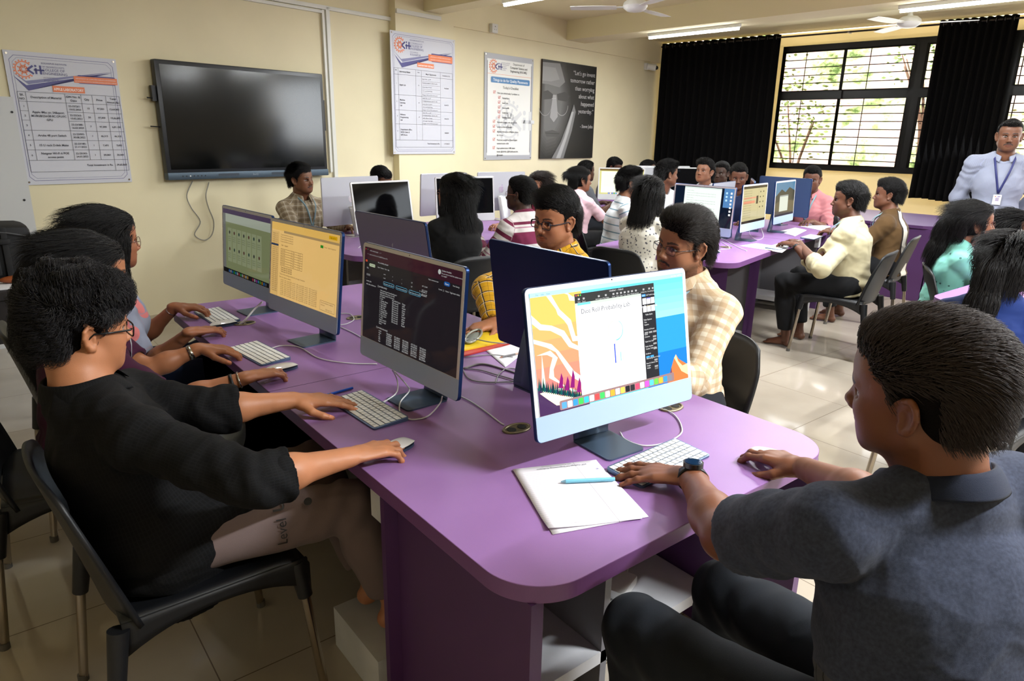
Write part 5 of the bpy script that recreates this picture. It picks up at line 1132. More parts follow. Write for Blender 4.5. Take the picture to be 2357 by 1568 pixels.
        V = wrinkle(V, N, 8., amp, seed*3.1); V = wrinkle(V, N, 21., amp*.28, seed*1.3)
        for i, S in enumerate('LR'):     # folds gathered at the elbow and the armpit
            for c0, rr, ax in ((J['el'+S], .12, J['wr'+S]-J['el'+S]), (sh[i]*.7+J['el'+S]*.3, .13, J['el'+S]-sh[i])):
                t = (V-c0)@unit(ax); w_ = np.exp(-(np.linalg.norm(V-c0, axis=1)/rr)**2); V = V+N*(w_*(.0022 if fem or sleeve == 'short' else .0034)*np.sin(t*95+7*nz(V*9+seed, 1, 3)+seed))[:, None]
        low = np.exp(-(((V-hip)@tu)/.10)**2); V = V+N*(low*.006*np.sin(((V-hip)@tu)*70+5*nz(V*8, 1, 2)))[:, None]
        best = np.full(len(V), 9.); uv = np.zeros((len(V), 3))
        for bi, (p, q2) in enumerate(bones):
            p = np.array(p); q2 = np.array(q2); d = q2-p; L = np.linalg.norm(d); d = d/L; t = (V-p)@d; r = V-p-np.outer(np.clip(t, 0, L), d); dist = np.linalg.norm(r, axis=1)-(.10 if bi < 2 else 0)
            ref = tf if bi < 2 else unit(np.cross(d, (0, 0, 1.))); ref = unit(ref-d*(ref@d)); sd = np.cross(d, ref); an = np.arctan2(r@sd, r@ref); R_ = .14 if bi < 2 else .052
            k = dist < best; best[k] = dist[k]; uv[k, 0] = an[k]*R_; uv[k, 1] = (V@tu)[k] if bi < 2 else t[k]+(.3 if bi % 2 else 0); uv[k, 2] = bi*.37
        shirt_o = mesh_obj('shirt', [(V-off, Q)], shirt, root, attrs=uv)
        if collar:
            ccol = shirt if collar is True else collar; mb = MB(); nn = 30; rows = [(-.012, 1.12, -.012), (.008, 1.06, -.008), (.020, 1.08, -.004), (.018, 1.20, .002), (-.012, 1.44, .012)]
            A = []
            for r_i, (hz, rk, dd) in enumerate(rows):
                for j in range(nn):
                    t = (j/(nn-1)-.5)*2*rad(158)+pi; drop = .020*(1-abs(t-pi)/rad(158))**.0*(abs(t-pi)/rad(158))**3; wv = 1+.05*sin(3*t)
                    A.append(neck+tu*(hz+cs[0]-drop*1.6+(.010 if r_i < 4 else -.012*(abs(t-pi)/rad(158))**6))+(tf*cos(t)*1.04+l*sin(t))*nr*rk*wv*cs[1]+tf*(.006+(.012 if r_i == 4 else 0)*(abs(t-pi)/rad(158))**4)-off)
            mb.add(A, [(i*nn+j, i*nn+j+1, (i+1)*nn+j+1, (i+1)*nn+j) for i in range(len(rows)-1) for j in range(nn-1)])
            co = mb.build('collar', ccol, root, smooth='all', thick=.003, sub=1)
            at_ = co.data.attributes.new('cuv', 'FLOAT_VECTOR', 'POINT'); at_.data.foreach_set('vector', (np.array(A)*1.).astype(F32).ravel())
    # ---------------- trousers
    if trousers is not None and legs:
        pts = [hip, J['knL'], J['knR'], J['anL'], J['anR']]; v = Vol(np.min(pts, 0)-.17, np.max(pts, 0)+.17, B*.85); lk = 1.15*s*b
        v.cone(hip-l*.05*s, hip+l*.05*s, .115*s*b, .115*s*b, .03)
        for S in 'LR':
            h_, k_, a_ = J['hp'+S], J['kn'+S], J['an'+S]; v.cone(h_, k_, .092*s*b, .070*s, .035); v.cone(k_, k_+(a_-k_)*.4, .068*s, .066*s, .03); v.cone(k_+(a_-k_)*.35, k_+(a_-k_)*.80, .066*s, .056*s, .02)
            P = k_+(a_-k_)*.84; du = unit(a_-k_); v.op(lambda X, P=P, du=du: np.maximum(-((X-P.astype(F32))@du.astype(F32)), np.sqrt(((X-(P+du*.08).astype(F32))**2).sum(-1))-.12), P-.14, P+.2, .002, 'sub')
        V, Q = v.mesh(); N = vnormals(V, Q); V = wrinkle(V, N, 8., .006, seed*1.7+5)
        for S in 'LR':
            t = (V-J['kn'+S])@unit(J['an'+S]-J['hp'+S]); w_ = np.exp(-(np.linalg.norm(V-J['kn'+S], axis=1)/.11)**2); V = V+N*(w_*.005*np.sin(t*90+4*nz(V*9, 1, 2)))[:, None]
        uv = np.stack([V@l, V@np.array([0, 0, 1.]), V@f], 1); mesh_obj('trousers', [(V-off, Q)], trousers, root, attrs=uv)
    # ---------------- hair
    hm = hair_mat('hair_%d_%d_%d' % hcol, hcol); sm_ = strand_mat('strand_%d_%d_%d' % (scol or hcol), scol or tuple(min(255, int(c*.95)) for c in hcol))
    A = lambda p: head+Mh@(np.array(p, float)*hs); HH = max(H*1.1, .0026)
    dn = np.array([0, 0, -1.]); lo, hi = head-.17*hs, head+.185*hs
    if hair in ('long', 'pony', 'curly', 'tied'): lo = lo-np.array([.1, .1, .42]); hi = hi+.08
    v = Vol(lo, hi, HH); E = lambda p, r, k=.01, mode='add': v.ell(A(p), np.array(r)*hs, Mh, k, mode)
    thick = dict(short=.006, crop=.0, swept=.006, curly=.003, quiff=.008, long=.004, pony=.002, bun=.003, tied=.004)[hair]
    E((0, -.020, .048), (.0785+thick*.6, .0985+thick*.7, .0835+thick), .01)
    if hair in ('short', 'crop', 'swept', 'quiff', 'curly'):
        E((0, -.045, -.012), (.070+thick*.2, .066+thick*.5, .066), .02)
        E((0, .030, .088+thick), (.056, .052+thick*.4, .028+thick*.8), .02)
        for g in (-1, 1): E((g*.071, .014, .012), (.0075, .017, .040), .008)
        if hair == 'quiff': E((.008, .042, .094), (.050, .040, .026), .02)
        if hair == 'swept': E((-.020, .050, .098), (.050, .036, .030), .02); E((.03, .05, .094), (.042, .032, .024), .02); E((-.052, .050, .066), (.018, .024, .024), .015)
        if hair == 'curly':
            E((0, -.060, -.008), (.066, .044, .060), .03); E((0, .055, .085), (.062, .046, .040), .03); E((-.05, .075, .06), (.035, .035, .030), .02)
            rs = np.random.RandomState(3)
            for i in range(46):
                t, p = rs.uniform(0, 2*pi), rs.uniform(-.15, 1.2); c0 = np.array([.082*cos(t)*cos(p), -.018+.098*sin(t)*cos(p), .045+.094*sin(p)])
                if c0[1] > .05 and c0[2] < .06: continue
                E(c0, (rs.uniform(.012, .020),)*3, .010)
        # hairline: forehead, temples, around the ears and the nape
        E((0, .104, .004), (.052, .046, .056), .010, 'sub'); E((0, .075, -.050), (.085, .060, .055), .010, 'sub')
        for g in (-1, 1): E((g*.083, -.004, -.012), (.028, .024, .033), .008, 'sub'); E((g*.075, .045, -.005), (.03, .026, .05), .008, 'sub')
        E((0, -.035, -.095), (.095, .085, .036 if hair != 'curly' else .010), .010, 'sub')
        if hair == 'crop':
            for g in (-1, 1): E((g*.105, -.01, .0), (.032, .09, .07), .01, 'sub')
    else:
        for g in (-1, 1): E((g*.066, -.010, .0), (.018, .042, .062), .02)
        E((0, -.060, -.02), (.072, .060, .085), .03)
        E((0, .030, .084), (.058, .050, .028), .03)
        E((0, .108, -.004), (.044, .038, .052), .010, 'sub'); E((0, .092, -.052), (.078, .054, .066), .010, 'sub')
        if hair in ('pony', 'bun', 'tied'):
            for g in (-1, 1): E((g*.083, .012, -.018), (.028, .032, .032), .008, 'sub')
            E((0, -.03, -.105), (.095, .085, .040), .010, 'sub')
        if hair == 'long':
            bk = -Mh[:, 1]; bk[2] = 0; bk = unit(bk); P0, P1, P2_ = A((0, -.075, .0)), A((0, -.075, -.06))+dn*.08+bk*.02, A((0, -.06, -.06))+dn*.27+bk*.05
            n_ = unit(Mh[:, 1]*np.array([1, 1, 0])); v.cone(P0, P1, .075*hs, .078*hs, .04, fl=n_, fs=1.35); v.cone(P1, P2_, .082*hs, .060*hs, .04, fl=n_, fs=1.9)
            for g in (-1, 1): v.cone(A((g*.070, .004, .03)), A((g*.079, -.010, -.09)), .018*hs, .024*hs, .03); v.cone(A((g*.079, -.010, -.09)), A((g*.075, -.02, -.12))+dn*.12, .028*hs, .020*hs, .03)
        if hair in ('pony', 'tied'):
            T0, T1 = A((0, -.120, .035)), A((0, -.150, -.01)); T2, T3 = T1+dn*.12-Mh[:, 1]*.02, T1+dn*.28-Mh[:, 1]*.0; v.cone(T0, T1, .020, .030, .02); v.cone(T1, T2, .030, .036, .03); v.cone(T2, T3, .036, .016, .03)
        if hair == 'bun': E((0, -.135, .045), (.036, .034, .036), .015)
    V, Q = v.mesh(); N = vnormals(V, Q); P = (V-head)@Mh
    if hair == 'curly': V = V+N*(.0045*nz(P*85, 1, 3)+.003*np.sin(P[:, 1]*160+5*nz(P*30, 1, 2)))[:, None]
    else: V = V+N*(.0016*nz(P*np.array([190, 45, 70]), 1, 2)+.0036*nz(P*30, 1, 2))[:, None]
    cap = mesh_obj('hair', [(V-off, Q)], hm, root)
    if True:
        keep = (N@Mh[:, 2] > -.5); R0 = (V-off)[keep]; D0 = N[keep]; Pk = P[keep]; ear_ = (np.abs(Pk[:, 0]) > .058) & (Pk[:, 1] > -.05) & (Pk[:, 1] < .022) & (Pk[:, 2] < .045) & (hair != 'long'); inner = ~ear_ & (np.linalg.norm(Pk/np.array([.074, .094, .080])-np.array([0, -.2, .6]), axis=1) > .90)
        R0, D0 = R0[inner], D0[inner]; n = {'near': 17000, 'mid': 8000, 'far': 3000}[q]; ho = head-off; rw = {'near': .0006, 'mid': .0008, 'far': .0011}[q]
        if hair in ('long', 'pony', 'bun', 'tied'):
            def comb(X):
                L = (X-ho)@Mh; d = np.zeros_like(X); top = np.clip((L[:, 2]-.0)/.1, 0, 1)[:, None]; d += top*(np.array(-Mh[:, 1])+np.sign(L[:, :1])*Mh[:, 0]*.35); d += (1-top)*(dn-Mh[:, 1]*.28); return unit_rows(d+unit_rows(X-ho)*.03)
            strands('hair_strands', R0+D0*.001, D0, n, 9, .07 if hair == 'bun' else .12, sm_, cap, rw, .12, .12, 30, .12, seed, comb)
        else:
            sw = {'short': (.5, -.5, .1), 'crop': (.2, .6, .0), 'swept': (.25, -1., .15), 'quiff': (.5, .3, .5), 'curly': (-.2, .4, .1)}[hair]
            if fw is not None: sw = fw
            def comb(X):
                L = unit_rows((X-ho)@Mh); g = np.array(sw); t = g-L*(L@g)[:, None]*.9; side = np.clip(1-L[:, 2]*1.2, 0, 1)[:, None]; t = t*(1-side)+side*np.array([0, -.5, -.8]); return unit_rows(t@Mh.T+unit_rows(X-ho)*(.04+.10*(1-side)*(0 if hair == 'curly' else 1)))
            Ls = {'short': .030, 'crop': .010, 'swept': .060, 'quiff': .045, 'curly': .050}[hair]
            strands('hair_strands', R0, D0, int(n*(1.5 if hair == 'curly' else 1)), 8, Ls, sm_, cap, rw, .05, .95 if hair == 'curly' else .12, 40, .45, seed, comb)
    if hair in ('pony', 'bun', 'tied') :
        c0 = A((0, -.122, .035)); mb = MB().tube([c0+(Mh[:, 0]*cos(t)+Mh[:, 2]*sin(t))*.020-off for t in np.linspace(0, 2*pi, 14, endpoint=False)], .007, 8, closed=True); mb.build('hair_tie', sk2 or mat('hair_tie', (60, 62, 58), .8), root, smooth='all')
    if spec: glasses(root, Mh, head-off, hs, *spec)
    if lan:
        mb = MB(); fr = chest+tf*(.125*s*b/1.05)+tu*.02
        drop = chest+tf*(.135*s*b)-tu*.10
        for g in (-1, 1):
            Pn = smooth_path([neck+tu*.020-tf*(nr*1.25), neck+tu*.016+l*g*(nr*1.28)-tf*.01, neck-tu*.01+l*g*(nr*1.15)+tf*(nr*1.05), chest+tu*.07+tf*(.135*s*b)+l*g*.045, drop], 5)
            W2 = .0075; T = np.gradient(Pn, axis=0); sd = unit_rows(np.cross(T, np.tile(tf, (len(Pn), 1))+unit_rows(Pn-neck)*.8)); V_ = np.concatenate([Pn+sd*W2, Pn-sd*W2])-off; m_ = len(Pn); mb.add(V_, [(i, i+1, m_+i+1, m_+i) for i in range(m_-1)])
        mb.build('lanyard', lan, root, smooth='all', thick=.0015)
        if badge:
            Bm = np.eye(4); Bm[:3, 0] = l; Bm[:3, 1] = tu; Bm[:3, 2] = tf; Bm[:3, 3] = drop-off-tu*.045+tf*.004; bo = MB().box((-.027, -.04, 0), (.027, .035, .003), Bm, bev=.001).build('id_badge', M_WHITE, root)
            k = Ink(); k.z = .0035; k.rect(-.024, -.036, .024, .03, (222, 220, 226)).up(); k.rect(-.011, -.014, .013, .014, (150, 140, 160)); k.disc(-.012, .022, .005, (230, 120, 90), 8); k.rect(.0, .018, .02, .026, (120, 110, 150)); k.rect(-.02, -.034, .02, -.024, (240, 240, 245)); ko = k.build('badge_print', M_PRINT, bo); ko.matrix_local = Matrix(Bm.tolist())
    CAST[label] = J; return root, J, off
# ------------------------------------------------------------------ chairs
def make_chair():
    o = empty('chair', (0, 0, 0)); tag(o, 'x x x x', 'chair')
    st = MB().grid(lambda u, v: ((u-.5)*(.46-.03*(1-v)), -.215+v*.44, .452-.016*(1-(2*u-1)**2)*sin(pi*min(1, v*1.1))-.022*max(0, v-.88)/.12), 15, 13).build('seat', M_BLACKP, o, smooth='all', thick=.012)
    mb = MB()
    for sx in (-1, 1): mb.grid(lambda u, v, sx=sx: (sx*(.229-.016*(1-u)), -.215+u*.44, .452-v*(.035+.055*abs(2*u-1)**2.2)), 15, 4)
    mb.grid(lambda u, v: ((u-.5)*.46, .227, .432-v*(.028+.055*abs(2*u-1)**2.2)), 15, 4); mb.build('apron', M_BLACKP, o, smooth='all', thick=.009)
    def bf(u, v):
        w = (.222+.012*sin(v*pi)-.035*max(0, v-.75)**1.0/.25*.6); x = (2*u-1)*w; q = abs(2*u-1)
        return (x, -.220-.085*v-.01*v*v+.045*q**2.6*(1-.3*v), .43+.38*v-.035*q**5*v)
    MB().grid(bf, 21, 14).build('backrest', M_BLACKP, o, smooth='all', thick=.012)
    for sx in (-1, 1):
        for sy, tag_ in ((1, 'f'), (-1, 'r')):
            a = (sx*.212, .200 if sy > 0 else -.222, .44); b = (sx*.226, .214 if sy > 0 else -.245, .335 if sy > 0 else .300); g = (sx*.246, .245 if sy > 0 else -.275, .0)
            lg = MB().cyl(b, g, .0125, n=14).build('leg', M_CHROME, o, smooth=True); MB().cyl(a, b, .024, .020, n=14).build('socket', M_BLACKP, lg, smooth=True); MB().cyl((g[0], g[1], .022), g, .0145, n=12).build('foot_cap', mat('grey_foot', (90, 86, 80), .7), lg, smooth=True)
    return o
CH0 = make_chair(); _used = []
def chair(x, y, yaw, label):
    o = CH0 if not _used else clone(CH0); _used.append(1); o.location = (x, y, 0); o.rotation_euler = (0, 0, rad(yaw-90)); o['label'] = label; o['group'] = 'black plastic chairs with steel legs'; return o
# ------------------------------------------------------------------ keyboards, mice
def make_keyboard():
    o = empty('keyboard', (0, 0, 0)); tag(o, 'x x x x', 'keyboard')
    W, D = .279, .115; P = [(a-W/2, b-D/2) for a, b in rrect(W, D, .010, 4)]
    b_ = MB(); n = len(P); V = [(x, y, 0) for x, y in P]+[(x, y, .0045+.0065*(y+D/2)/D) for x, y in P]; b_.add(V, [tuple(range(n))[::-1], tuple(range(n, 2*n))]+[(i, (i+1) % n, (i+1) % n+n, i+n) for i in range(n)]); b_.build('base', mat('keyboard_base', (92, 112, 140), .35, metal=.6), o)
    k = MB(); rows = [([1.0]*14, .5), ([1]*13+[1.5], 1), ([1.5]+[1]*13, 1), ([1.8]+[1]*11+[1.8], 1), ([2.3]+[1]*10+[2.3], 1), ([1, 1, 1, 1.25, 5, 1.25, 1, .95, .95, .95], 1)]
    y = D/2-.004; rh = (D-.008)/6
    for ws, hh in rows:
        x = -W/2+.005; sc = (W-.010)/sum(ws)
        for w_ in ws:
            z0 = .0045+.0065*((y-rh/2)+D/2)/D; k.box((x+.0012, y-rh+.0012, z0), (x+w_*sc-.0012, y-.0012, z0+.0018), bev=.0007); x += w_*sc
        y -= rh
    k.build('keys', mat('white_keys', (226, 226, 222), .4), o); return o
KB0 = make_keyboard(); _ku = []
def keyboard(x, y, yaw, label, z=.7503):
    o = KB0 if not _ku else clone(KB0); _ku.append(1); o.location = (x, y, z); o.rotation_euler = (0, 0, rad(yaw)); o['label'] = label; o['group'] = 'white compact keyboards'; return o
def make_mouse():
    o = empty('mouse', (0, 0, 0)); tag(o, 'x x x x', 'mouse')
    def f(u, v, k=1.): t = v*2*pi; r = sin(u*pi/2); e = 2.6; cx, cy = cos(t), sin(t); x = np.sign(cx)*abs(cx)**(2/e)*.0285*r; y = np.sign(cy)*abs(cy)**(2/e)*.0565*r; return (x, y, .006+.0155*max(0, 1-(y/.0575)**2)**.6*max(0, 1-(x/.031)**2)**.35*1.)
    MB().grid(f, 12, 37).build('top_shell', mat('mouse_white', (228, 228, 230), .15, coat=.5), o, smooth='all')
    MB().prism([(np.sign(cos(t))*abs(cos(t))**.77*.027, np.sign(sin(t))*abs(sin(t))**.77*.054) for t in np.linspace(0, 2*pi, 28, endpoint=False)], .0, .0065).build('base', mat('mouse_base', (74, 92, 120), .4, metal=.5), o); return o
MS0 = make_mouse(); _mu = []
def mouse(x, y, yaw, label, z=.7503):
    o = MS0 if not _mu else clone(MS0); _mu.append(1); o.location = (x, y, z); o.rotation_euler = (0, 0, rad(yaw)); o['label'] = label; o['group'] = 'white computer mice'; return o
keyboard(1.28, .99, 2, 'white keyboard under the watch wearing hand at the near end of the nearest desk')
keyboard(.845, 1.735, -88, 'white keyboard beside the black shirted man\u2019s left hand, in front of the dark screen')
keyboard(.77, 2.455, -84, 'white keyboard in front of the orange screen, between two hands')
keyboard(.80, 3.09, -88, 'farthest white keyboard at the left end of the nearest desk')
mouse(1.54, .838, 18, 'white mouse under the right hand of the man in the grey t-shirt')
mouse(.785, 1.452, -74, 'white mouse under the black shirted man\u2019s right hand')
mouse(.775, 2.235, -84, 'white mouse under the hand wearing a black band and silver bracelet')
mouse(.785, 2.93, -84, 'white mouse beside the farthest keyboard on the left side of the desk')
_p = at(1640, 580, z=.752); mouse(_p[0], _p[1], 200, 'white mouse lying alone on the near corner of the middle desk')
keyboard(1.52, 2.33, 92, 'white keyboard under the hand of the man in the yellow checked shirt')
keyboard(4.93, 2.86, 12, 'white keyboard under the hands of the man in the cream shirt')
keyboard(5.72, 3.02, 13, 'white keyboard under the hands of the man in the brown striped shirt')
keyboard(2.55, 4.40, 10, 'white keyboard in front of the black screened white computer by the back wall')
# ------------------------------------------------------------------ paper, pens, folder on the desk
def sheet(x0, y0, corners, name, label, cat, m, lift=.004, n=12, z=.7505, curl=.012, extra=None):
    C4 = [np.array([*c[:2], z]) for c in corners]
    def f(u, v): p = (C4[0]*(1-u)+C4[1]*u)*(1-v)+(C4[3]*(1-u)+C4[2]*u)*v; return (p[0], p[1], z+lift*.4*abs(sin(3*u+2*v))*(v*(1-v)*2)+curl*max(0, v-.85)/.15*max(0, .4-u)+lift*.2)
    o = MB().grid(f, n, n).build(name, m, smooth='all', thick=.0012); tag(o, label, cat); return o, f
def paper_mat(name, ux, uy, x0, y0, ruled=True, base=(222, 218, 226)):
    m = mat(name, base, .8)
    if not ruled: return m
    t = m.node_tree; g = t.nodes.new('ShaderNodeNewGeometry'); L = t.links
    def dot(v):
        n = t.nodes.new('ShaderNodeVectorMath'); n.operation = 'DOT_PRODUCT'; L.new(g.outputs['Position'], n.inputs[0]); n.inputs[1].default_value = (*v, 0); return n.outputs['Value']
    a = n_math(t, 'SUBTRACT', dot(uy), x0*uy[0]+y0*uy[1]); l = band(t, a, .0082, 0, .09); l = n_math(t, 'MULTIPLY', l, n_math(t, 'GREATER_THAN', a, .028)); l = n_math(t, 'MULTIPLY', l, n_math(t, 'LESS_THAN', a, .255))
    b = n_math(t, 'SUBTRACT', dot(ux), x0*ux[0]+y0*ux[1]); mg = n_math(t, 'COMPARE', b, .158, .0006)
    c = n_mix(t, n_math(t, 'MULTIPLY', l, .55), base, (150, 140, 160)); c = n_mix(t, n_math(t, 'MULTIPLY', mg, .6), c, (110, 100, 110)); L.new(c, t.nodes['Principled BSDF'].inputs['Base Color']); return m
a_ = at(1180, 1082, z=.752); b_ = at(1372, 1060, z=.752); c_ = at(1478, 1195, z=.752); d_ = at(1262, 1222, z=.752)
ux = unit((b_-a_)[:2]); uy = np.array([ux[1], -ux[0]]); uy = uy if uy@(d_-a_)[:2] > 0 else -uy
c2 = at(1493, 1190, z=.751); d2 = at(1272, 1231, z=.751)
PM = paper_mat('ruled_paper', ux, uy, a_[0], a_[1])
sheet(0, 0, [a_+(.004, -.004, 0), b_, c2, d2], 'paper', 'lower ruled sheet sticking out beneath the written page at the desk corner', 'paper', PM, z=.7504, curl=0)
pp, pf = sheet(0, 0, [a_, b_, c_, d_], 'paper', 'ruled answer sheet with a college heading under the light blue pen', 'paper', PM, z=.7525)
k = Ink(); k.z = .0002
k.text(.10, .012, 'KIT College Of Engineering, Kolhapur', .0085, (120, 120, 130), True, 'c'); k.text(.11, .002, '(An Autonomous Institute)', .007, (130, 130, 140), False, 'c'); k.text(.15, .262, 'page no.', .006, (160, 155, 165)); k.text(.012, .04, '4/', .012, (120, 110, 170))
o = k.build('heading', M_PRINT, pp); ang = math.atan2(ux[1], ux[0]); M4 = np.eye(4)
# the heading faces away from the reader at the desk end, so it reads from the far side
far = b_; M4[:3, 0] = (-ux[0], -ux[1], 0); M4[:3, 1] = np.cross((0, 0, 1.), M4[:3, 0]); M4[:3, 3] = (b_+np.array([*(uy*.004), 0])); M4[2, 3] = .7552
o.matrix_world = Matrix(M4.tolist())
pa = at(1290, 1109, z=.76); pb = at(1415, 1103, z=.76); pv = unit(pb-pa)
pen = empty('pen', tuple(pa), label='light blue pen lying across the ruled sheets', cat='pen'); mb = MB().cyl(pv*.012, pb-pa, .0048, n=12); mb.build('barrel', mat('light_blue_pen', (120, 190, 214), .3), pen, smooth=True); MB().cyl(pv*.001, pv*.0125, .0012, .0046, n=12).build('tip', mat('pen_tip', (130, 170, 190), .3), pen, smooth=True); MB().cyl(pb-pa-pv*.010+np.array([0, 0, .0]), pb-pa-pv*.008, .0052, n=12).build('cap_ring', mat('light_blue_pen', (120, 190, 214), .3), pen, smooth=True)
pa = at(782, 903, z=.755); pb = at(806, 901, z=.755); pen = empty('pen', tuple(pa), label='bright blue pen poking out behind the keyboard by the dark screen', cat='pen'); MB().cyl((-.05, -.0, 0), (.05, .012, 0), .004, n=10).build('barrel', mat('blue_pen', (30, 90, 200), .3), pen, smooth=True); MB().cyl((-.052, 0, 0), (-.03, .001, .003), .0015, n=8).build('clip', M_CHROME, pen, smooth=True)
def q4(*P, z=.751): return [at(*p, z=z) for p in P]
M_PAPER = mat('white_paper', (222, 222, 226), .8)
sheet(0, 0, q4((1098, 790), (1150, 775), (1214, 806), (1163, 846)), 'paper', 'white sheet with a brown pencil on it behind the bright computer', 'paper', M_PAPER, z=.7505, curl=0)
f0 = empty('folder', label='yellow and red document folder half hidden by the dark screen', cat='folder')
P = q4((1040, 798), (1130, 762), (1178, 793), (1050, 826)); z = .7505
MB().prism([tuple(p[:2]) for p in P], .7515, .7575).build('red_cover', mat('red_folder', (180, 50, 44), .5), f0); P2_ = q4((1040, 786), (1128, 756), (1165, 786), (1046, 812), z=.76); MB().prism([tuple(p[:2]) for p in P2_], .7578, .7640).build('yellow_cover', mat('yellow_folder', (222, 190, 36), .5), f0)
p0 = at(1090, 778, z=.77); gc = empty('glasses_case', tuple(p0), rad(38), 'open grey spectacle case lying on the yellow folder', 'case'); MB().tube([(.075*cos(t), .026*sin(t), .008+.006*cos(t)) for t in np.linspace(0, 2*pi, 26, endpoint=False)], .005, 6, closed=True).build('rim', mat('case_grey', (150, 150, 138), .3, metal=.3), gc, smooth='all'); MB().sph((0, 0, .002), (.074, .025, .010)).build('shell', mat('case_lining', (112, 116, 108), .6), gc, smooth='all')
pa = at(1150, 823, z=.757); pb = at(1214, 809, z=.757); pen = empty('pencil', tuple(pa), label='brown and grey pencil resting on the white sheet', cat='pencil'); pv = unit(pb-pa); L_ = np.linalg.norm(pb-pa)
MB().cyl(pv*.012, pv*L_*.55, .0035, n=6).build('barrel', mat('grey_pencil', (96, 92, 92), .5), pen); MB().cyl(pv*L_*.55, pv*L_, .0035, n=6).build('wood_end', mat('wood_end', (190, 160, 140), .6), pen); MB().cyl(pv*0, pv*.012, .0006, .0034, n=6).build('point', mat('wood_tip', (150, 90, 60), .6), pen)
for P, lb in ((q4((1702, 566), (1740, 560), (1815, 571), (1800, 582)), 'white paper under a pen on the near edge of the middle desk'), (q4((1790, 533), (1830, 524), (1857, 530), (1830, 544)), 'white paper between the two seated men on the middle desk'), (q4((1842, 521), (1868, 516), (1912, 521), (1895, 532)), 'white paper at the far edge of the middle desk by the pink shirt')):
    sheet(0, 0, P, 'paper', lb, 'paper', M_PAPER, curl=0)
pa = at(1748, 570, z=.756); pb = at(1778, 577, z=.756); tag(MB().cyl(tuple(pa), tuple(pb), .004, n=8).build('pen', mat('cream_pen', (200, 196, 170), .4), smooth=True), 'pale pen on the white paper of the middle desk', 'pen')
# ------------------------------------------------------------------ cables
M_CAB = mat('white_cable', (205, 205, 205), .45); M_CABG = mat('grey_braided_cable', (140, 138, 138), .6)
def cable(px, label, r=.0022, z=.7535, m=None, zs=None, plugs=(), n=7):
    P = [at(a, b, z=(z if zs is None else zs[i])) for i, (a, b) in enumerate(px)]; o = MB().tube(smooth_path(P, n), r, 7).build('cable', m or M_CAB, smooth='all'); tag(o, label, 'cable')
    for i in plugs:
        q = np.array(P[i]); d = unit(np.array(P[1] if i == 0 else P[-2])-q); MB().cyl(tuple(q-d*.008), tuple(q+d*.016), .0042, .0032, n=8).build('plug', m or M_CAB, o, smooth=True)
    return o
cable([(620, 803), (650, 796), (690, 800), (735, 825), (800, 836), (868, 838)], 'white cable running from the second keyboard towards the dark screen', plugs=(0,))
cable([(882, 927), (912, 905), (915, 880), (908, 860), (903, 852)], 'white charging cable looping from the keyboard below the dark screen', plugs=(0,), zs=[.756, .756, .77, .80, .82])
cable([(928, 958), (920, 948), (922, 925), (942, 900), (935, 885), (908, 855)], 'white cable bent down from the dark screen to the keyboard corner', zs=[.756, .756, .756, .77, .79, .82])
cable([(928, 958), (950, 966), (985, 958), (1012, 930), (1018, 912)], 'white cable curving under the right edge of the dark computer', zs=[.754, .754, .754, .765, .79])
cable([(551, 748), (566, 735), (583, 715), (604, 695)], 'thick white cable rising from the far desk port behind the green tinted screen', r=.0042, zs=[.752, .775, .80, .83])
cable([(1060, 912), (1085, 925), (1115, 945), (1150, 972), (1160, 978)], 'white cable lying across the desk to the near metal port', m=M_CAB)
cable([(1068, 848), (1110, 838), (1160, 850), (1200, 862), (1222, 860)], 'grey cable crossing the desk behind the bright computer', m=M_CABG, r=.0036)
cable([(1066, 848), (1105, 852), (1140, 862), (1175, 872), (1206, 882)], 'thin grey cable with a small clip behind the bright computer', m=M_CABG)
cable([(1066, 852), (1080, 872), (1120, 880), (1210, 878)], 'grey cable lying flat beside the computer stand behind the bright screen', m=M_CABG)
cable([(1140, 882), (1150, 860), (1172, 848), (1215, 856)], 'thin grey cable arching near the sheet of paper', m=M_CABG)
cable([(1048, 795), (1080, 780), (1130, 788), (1165, 790), (1188, 781)], 'grey cable with a plug lying on the yellow folder', m=M_CABG, z=.778, plugs=(4,))
cable([(1427, 995), (1440, 1012), (1480, 1026), (1530, 1020), (1566, 1000), (1568, 980), (1555, 958), (1535, 945), (1520, 942)], 'white cable looped on the desk beside the bright computer')
cable([(1070, 822), (1130, 817), (1180, 822)], 'grey cable under the red folder edge', m=M_CABG)
cable([(784, 722), (805, 723), (815, 735), (800, 745), (784, 748)], 'white cable looping out from behind the orange screen', n=6)
cable([(784, 753), (810, 765), (830, 776)], 'white cable running from the orange screen towards the dark one')
cable([(1620, 548), (1640, 552), (1640, 560), (1600, 566), (1640, 573), (1680, 572), (1660, 556)], 'coiled white cable on the near corner of the middle desk')
cable([(1660, 548), (1685, 562), (1705, 572), (1718, 577)], 'white cable with a plug on the near end of the middle desk', plugs=(3,))
cable([(1730, 520), (1725, 538), (1742, 552), (1757, 545), (1750, 523), (1738, 516)], 'white cable looping beside the cream page computer', zs=[.80, .77, .754, .754, .79, .82])
cable([(825, 571), (835, 563), (850, 556), (858, 545)], 'white cable with a plug on the near edge of the back wall desk', m=M_CAB)
cable([(800, 548), (830, 545), (850, 543)], 'white cable under the white computer by the back wall', m=M_CAB)
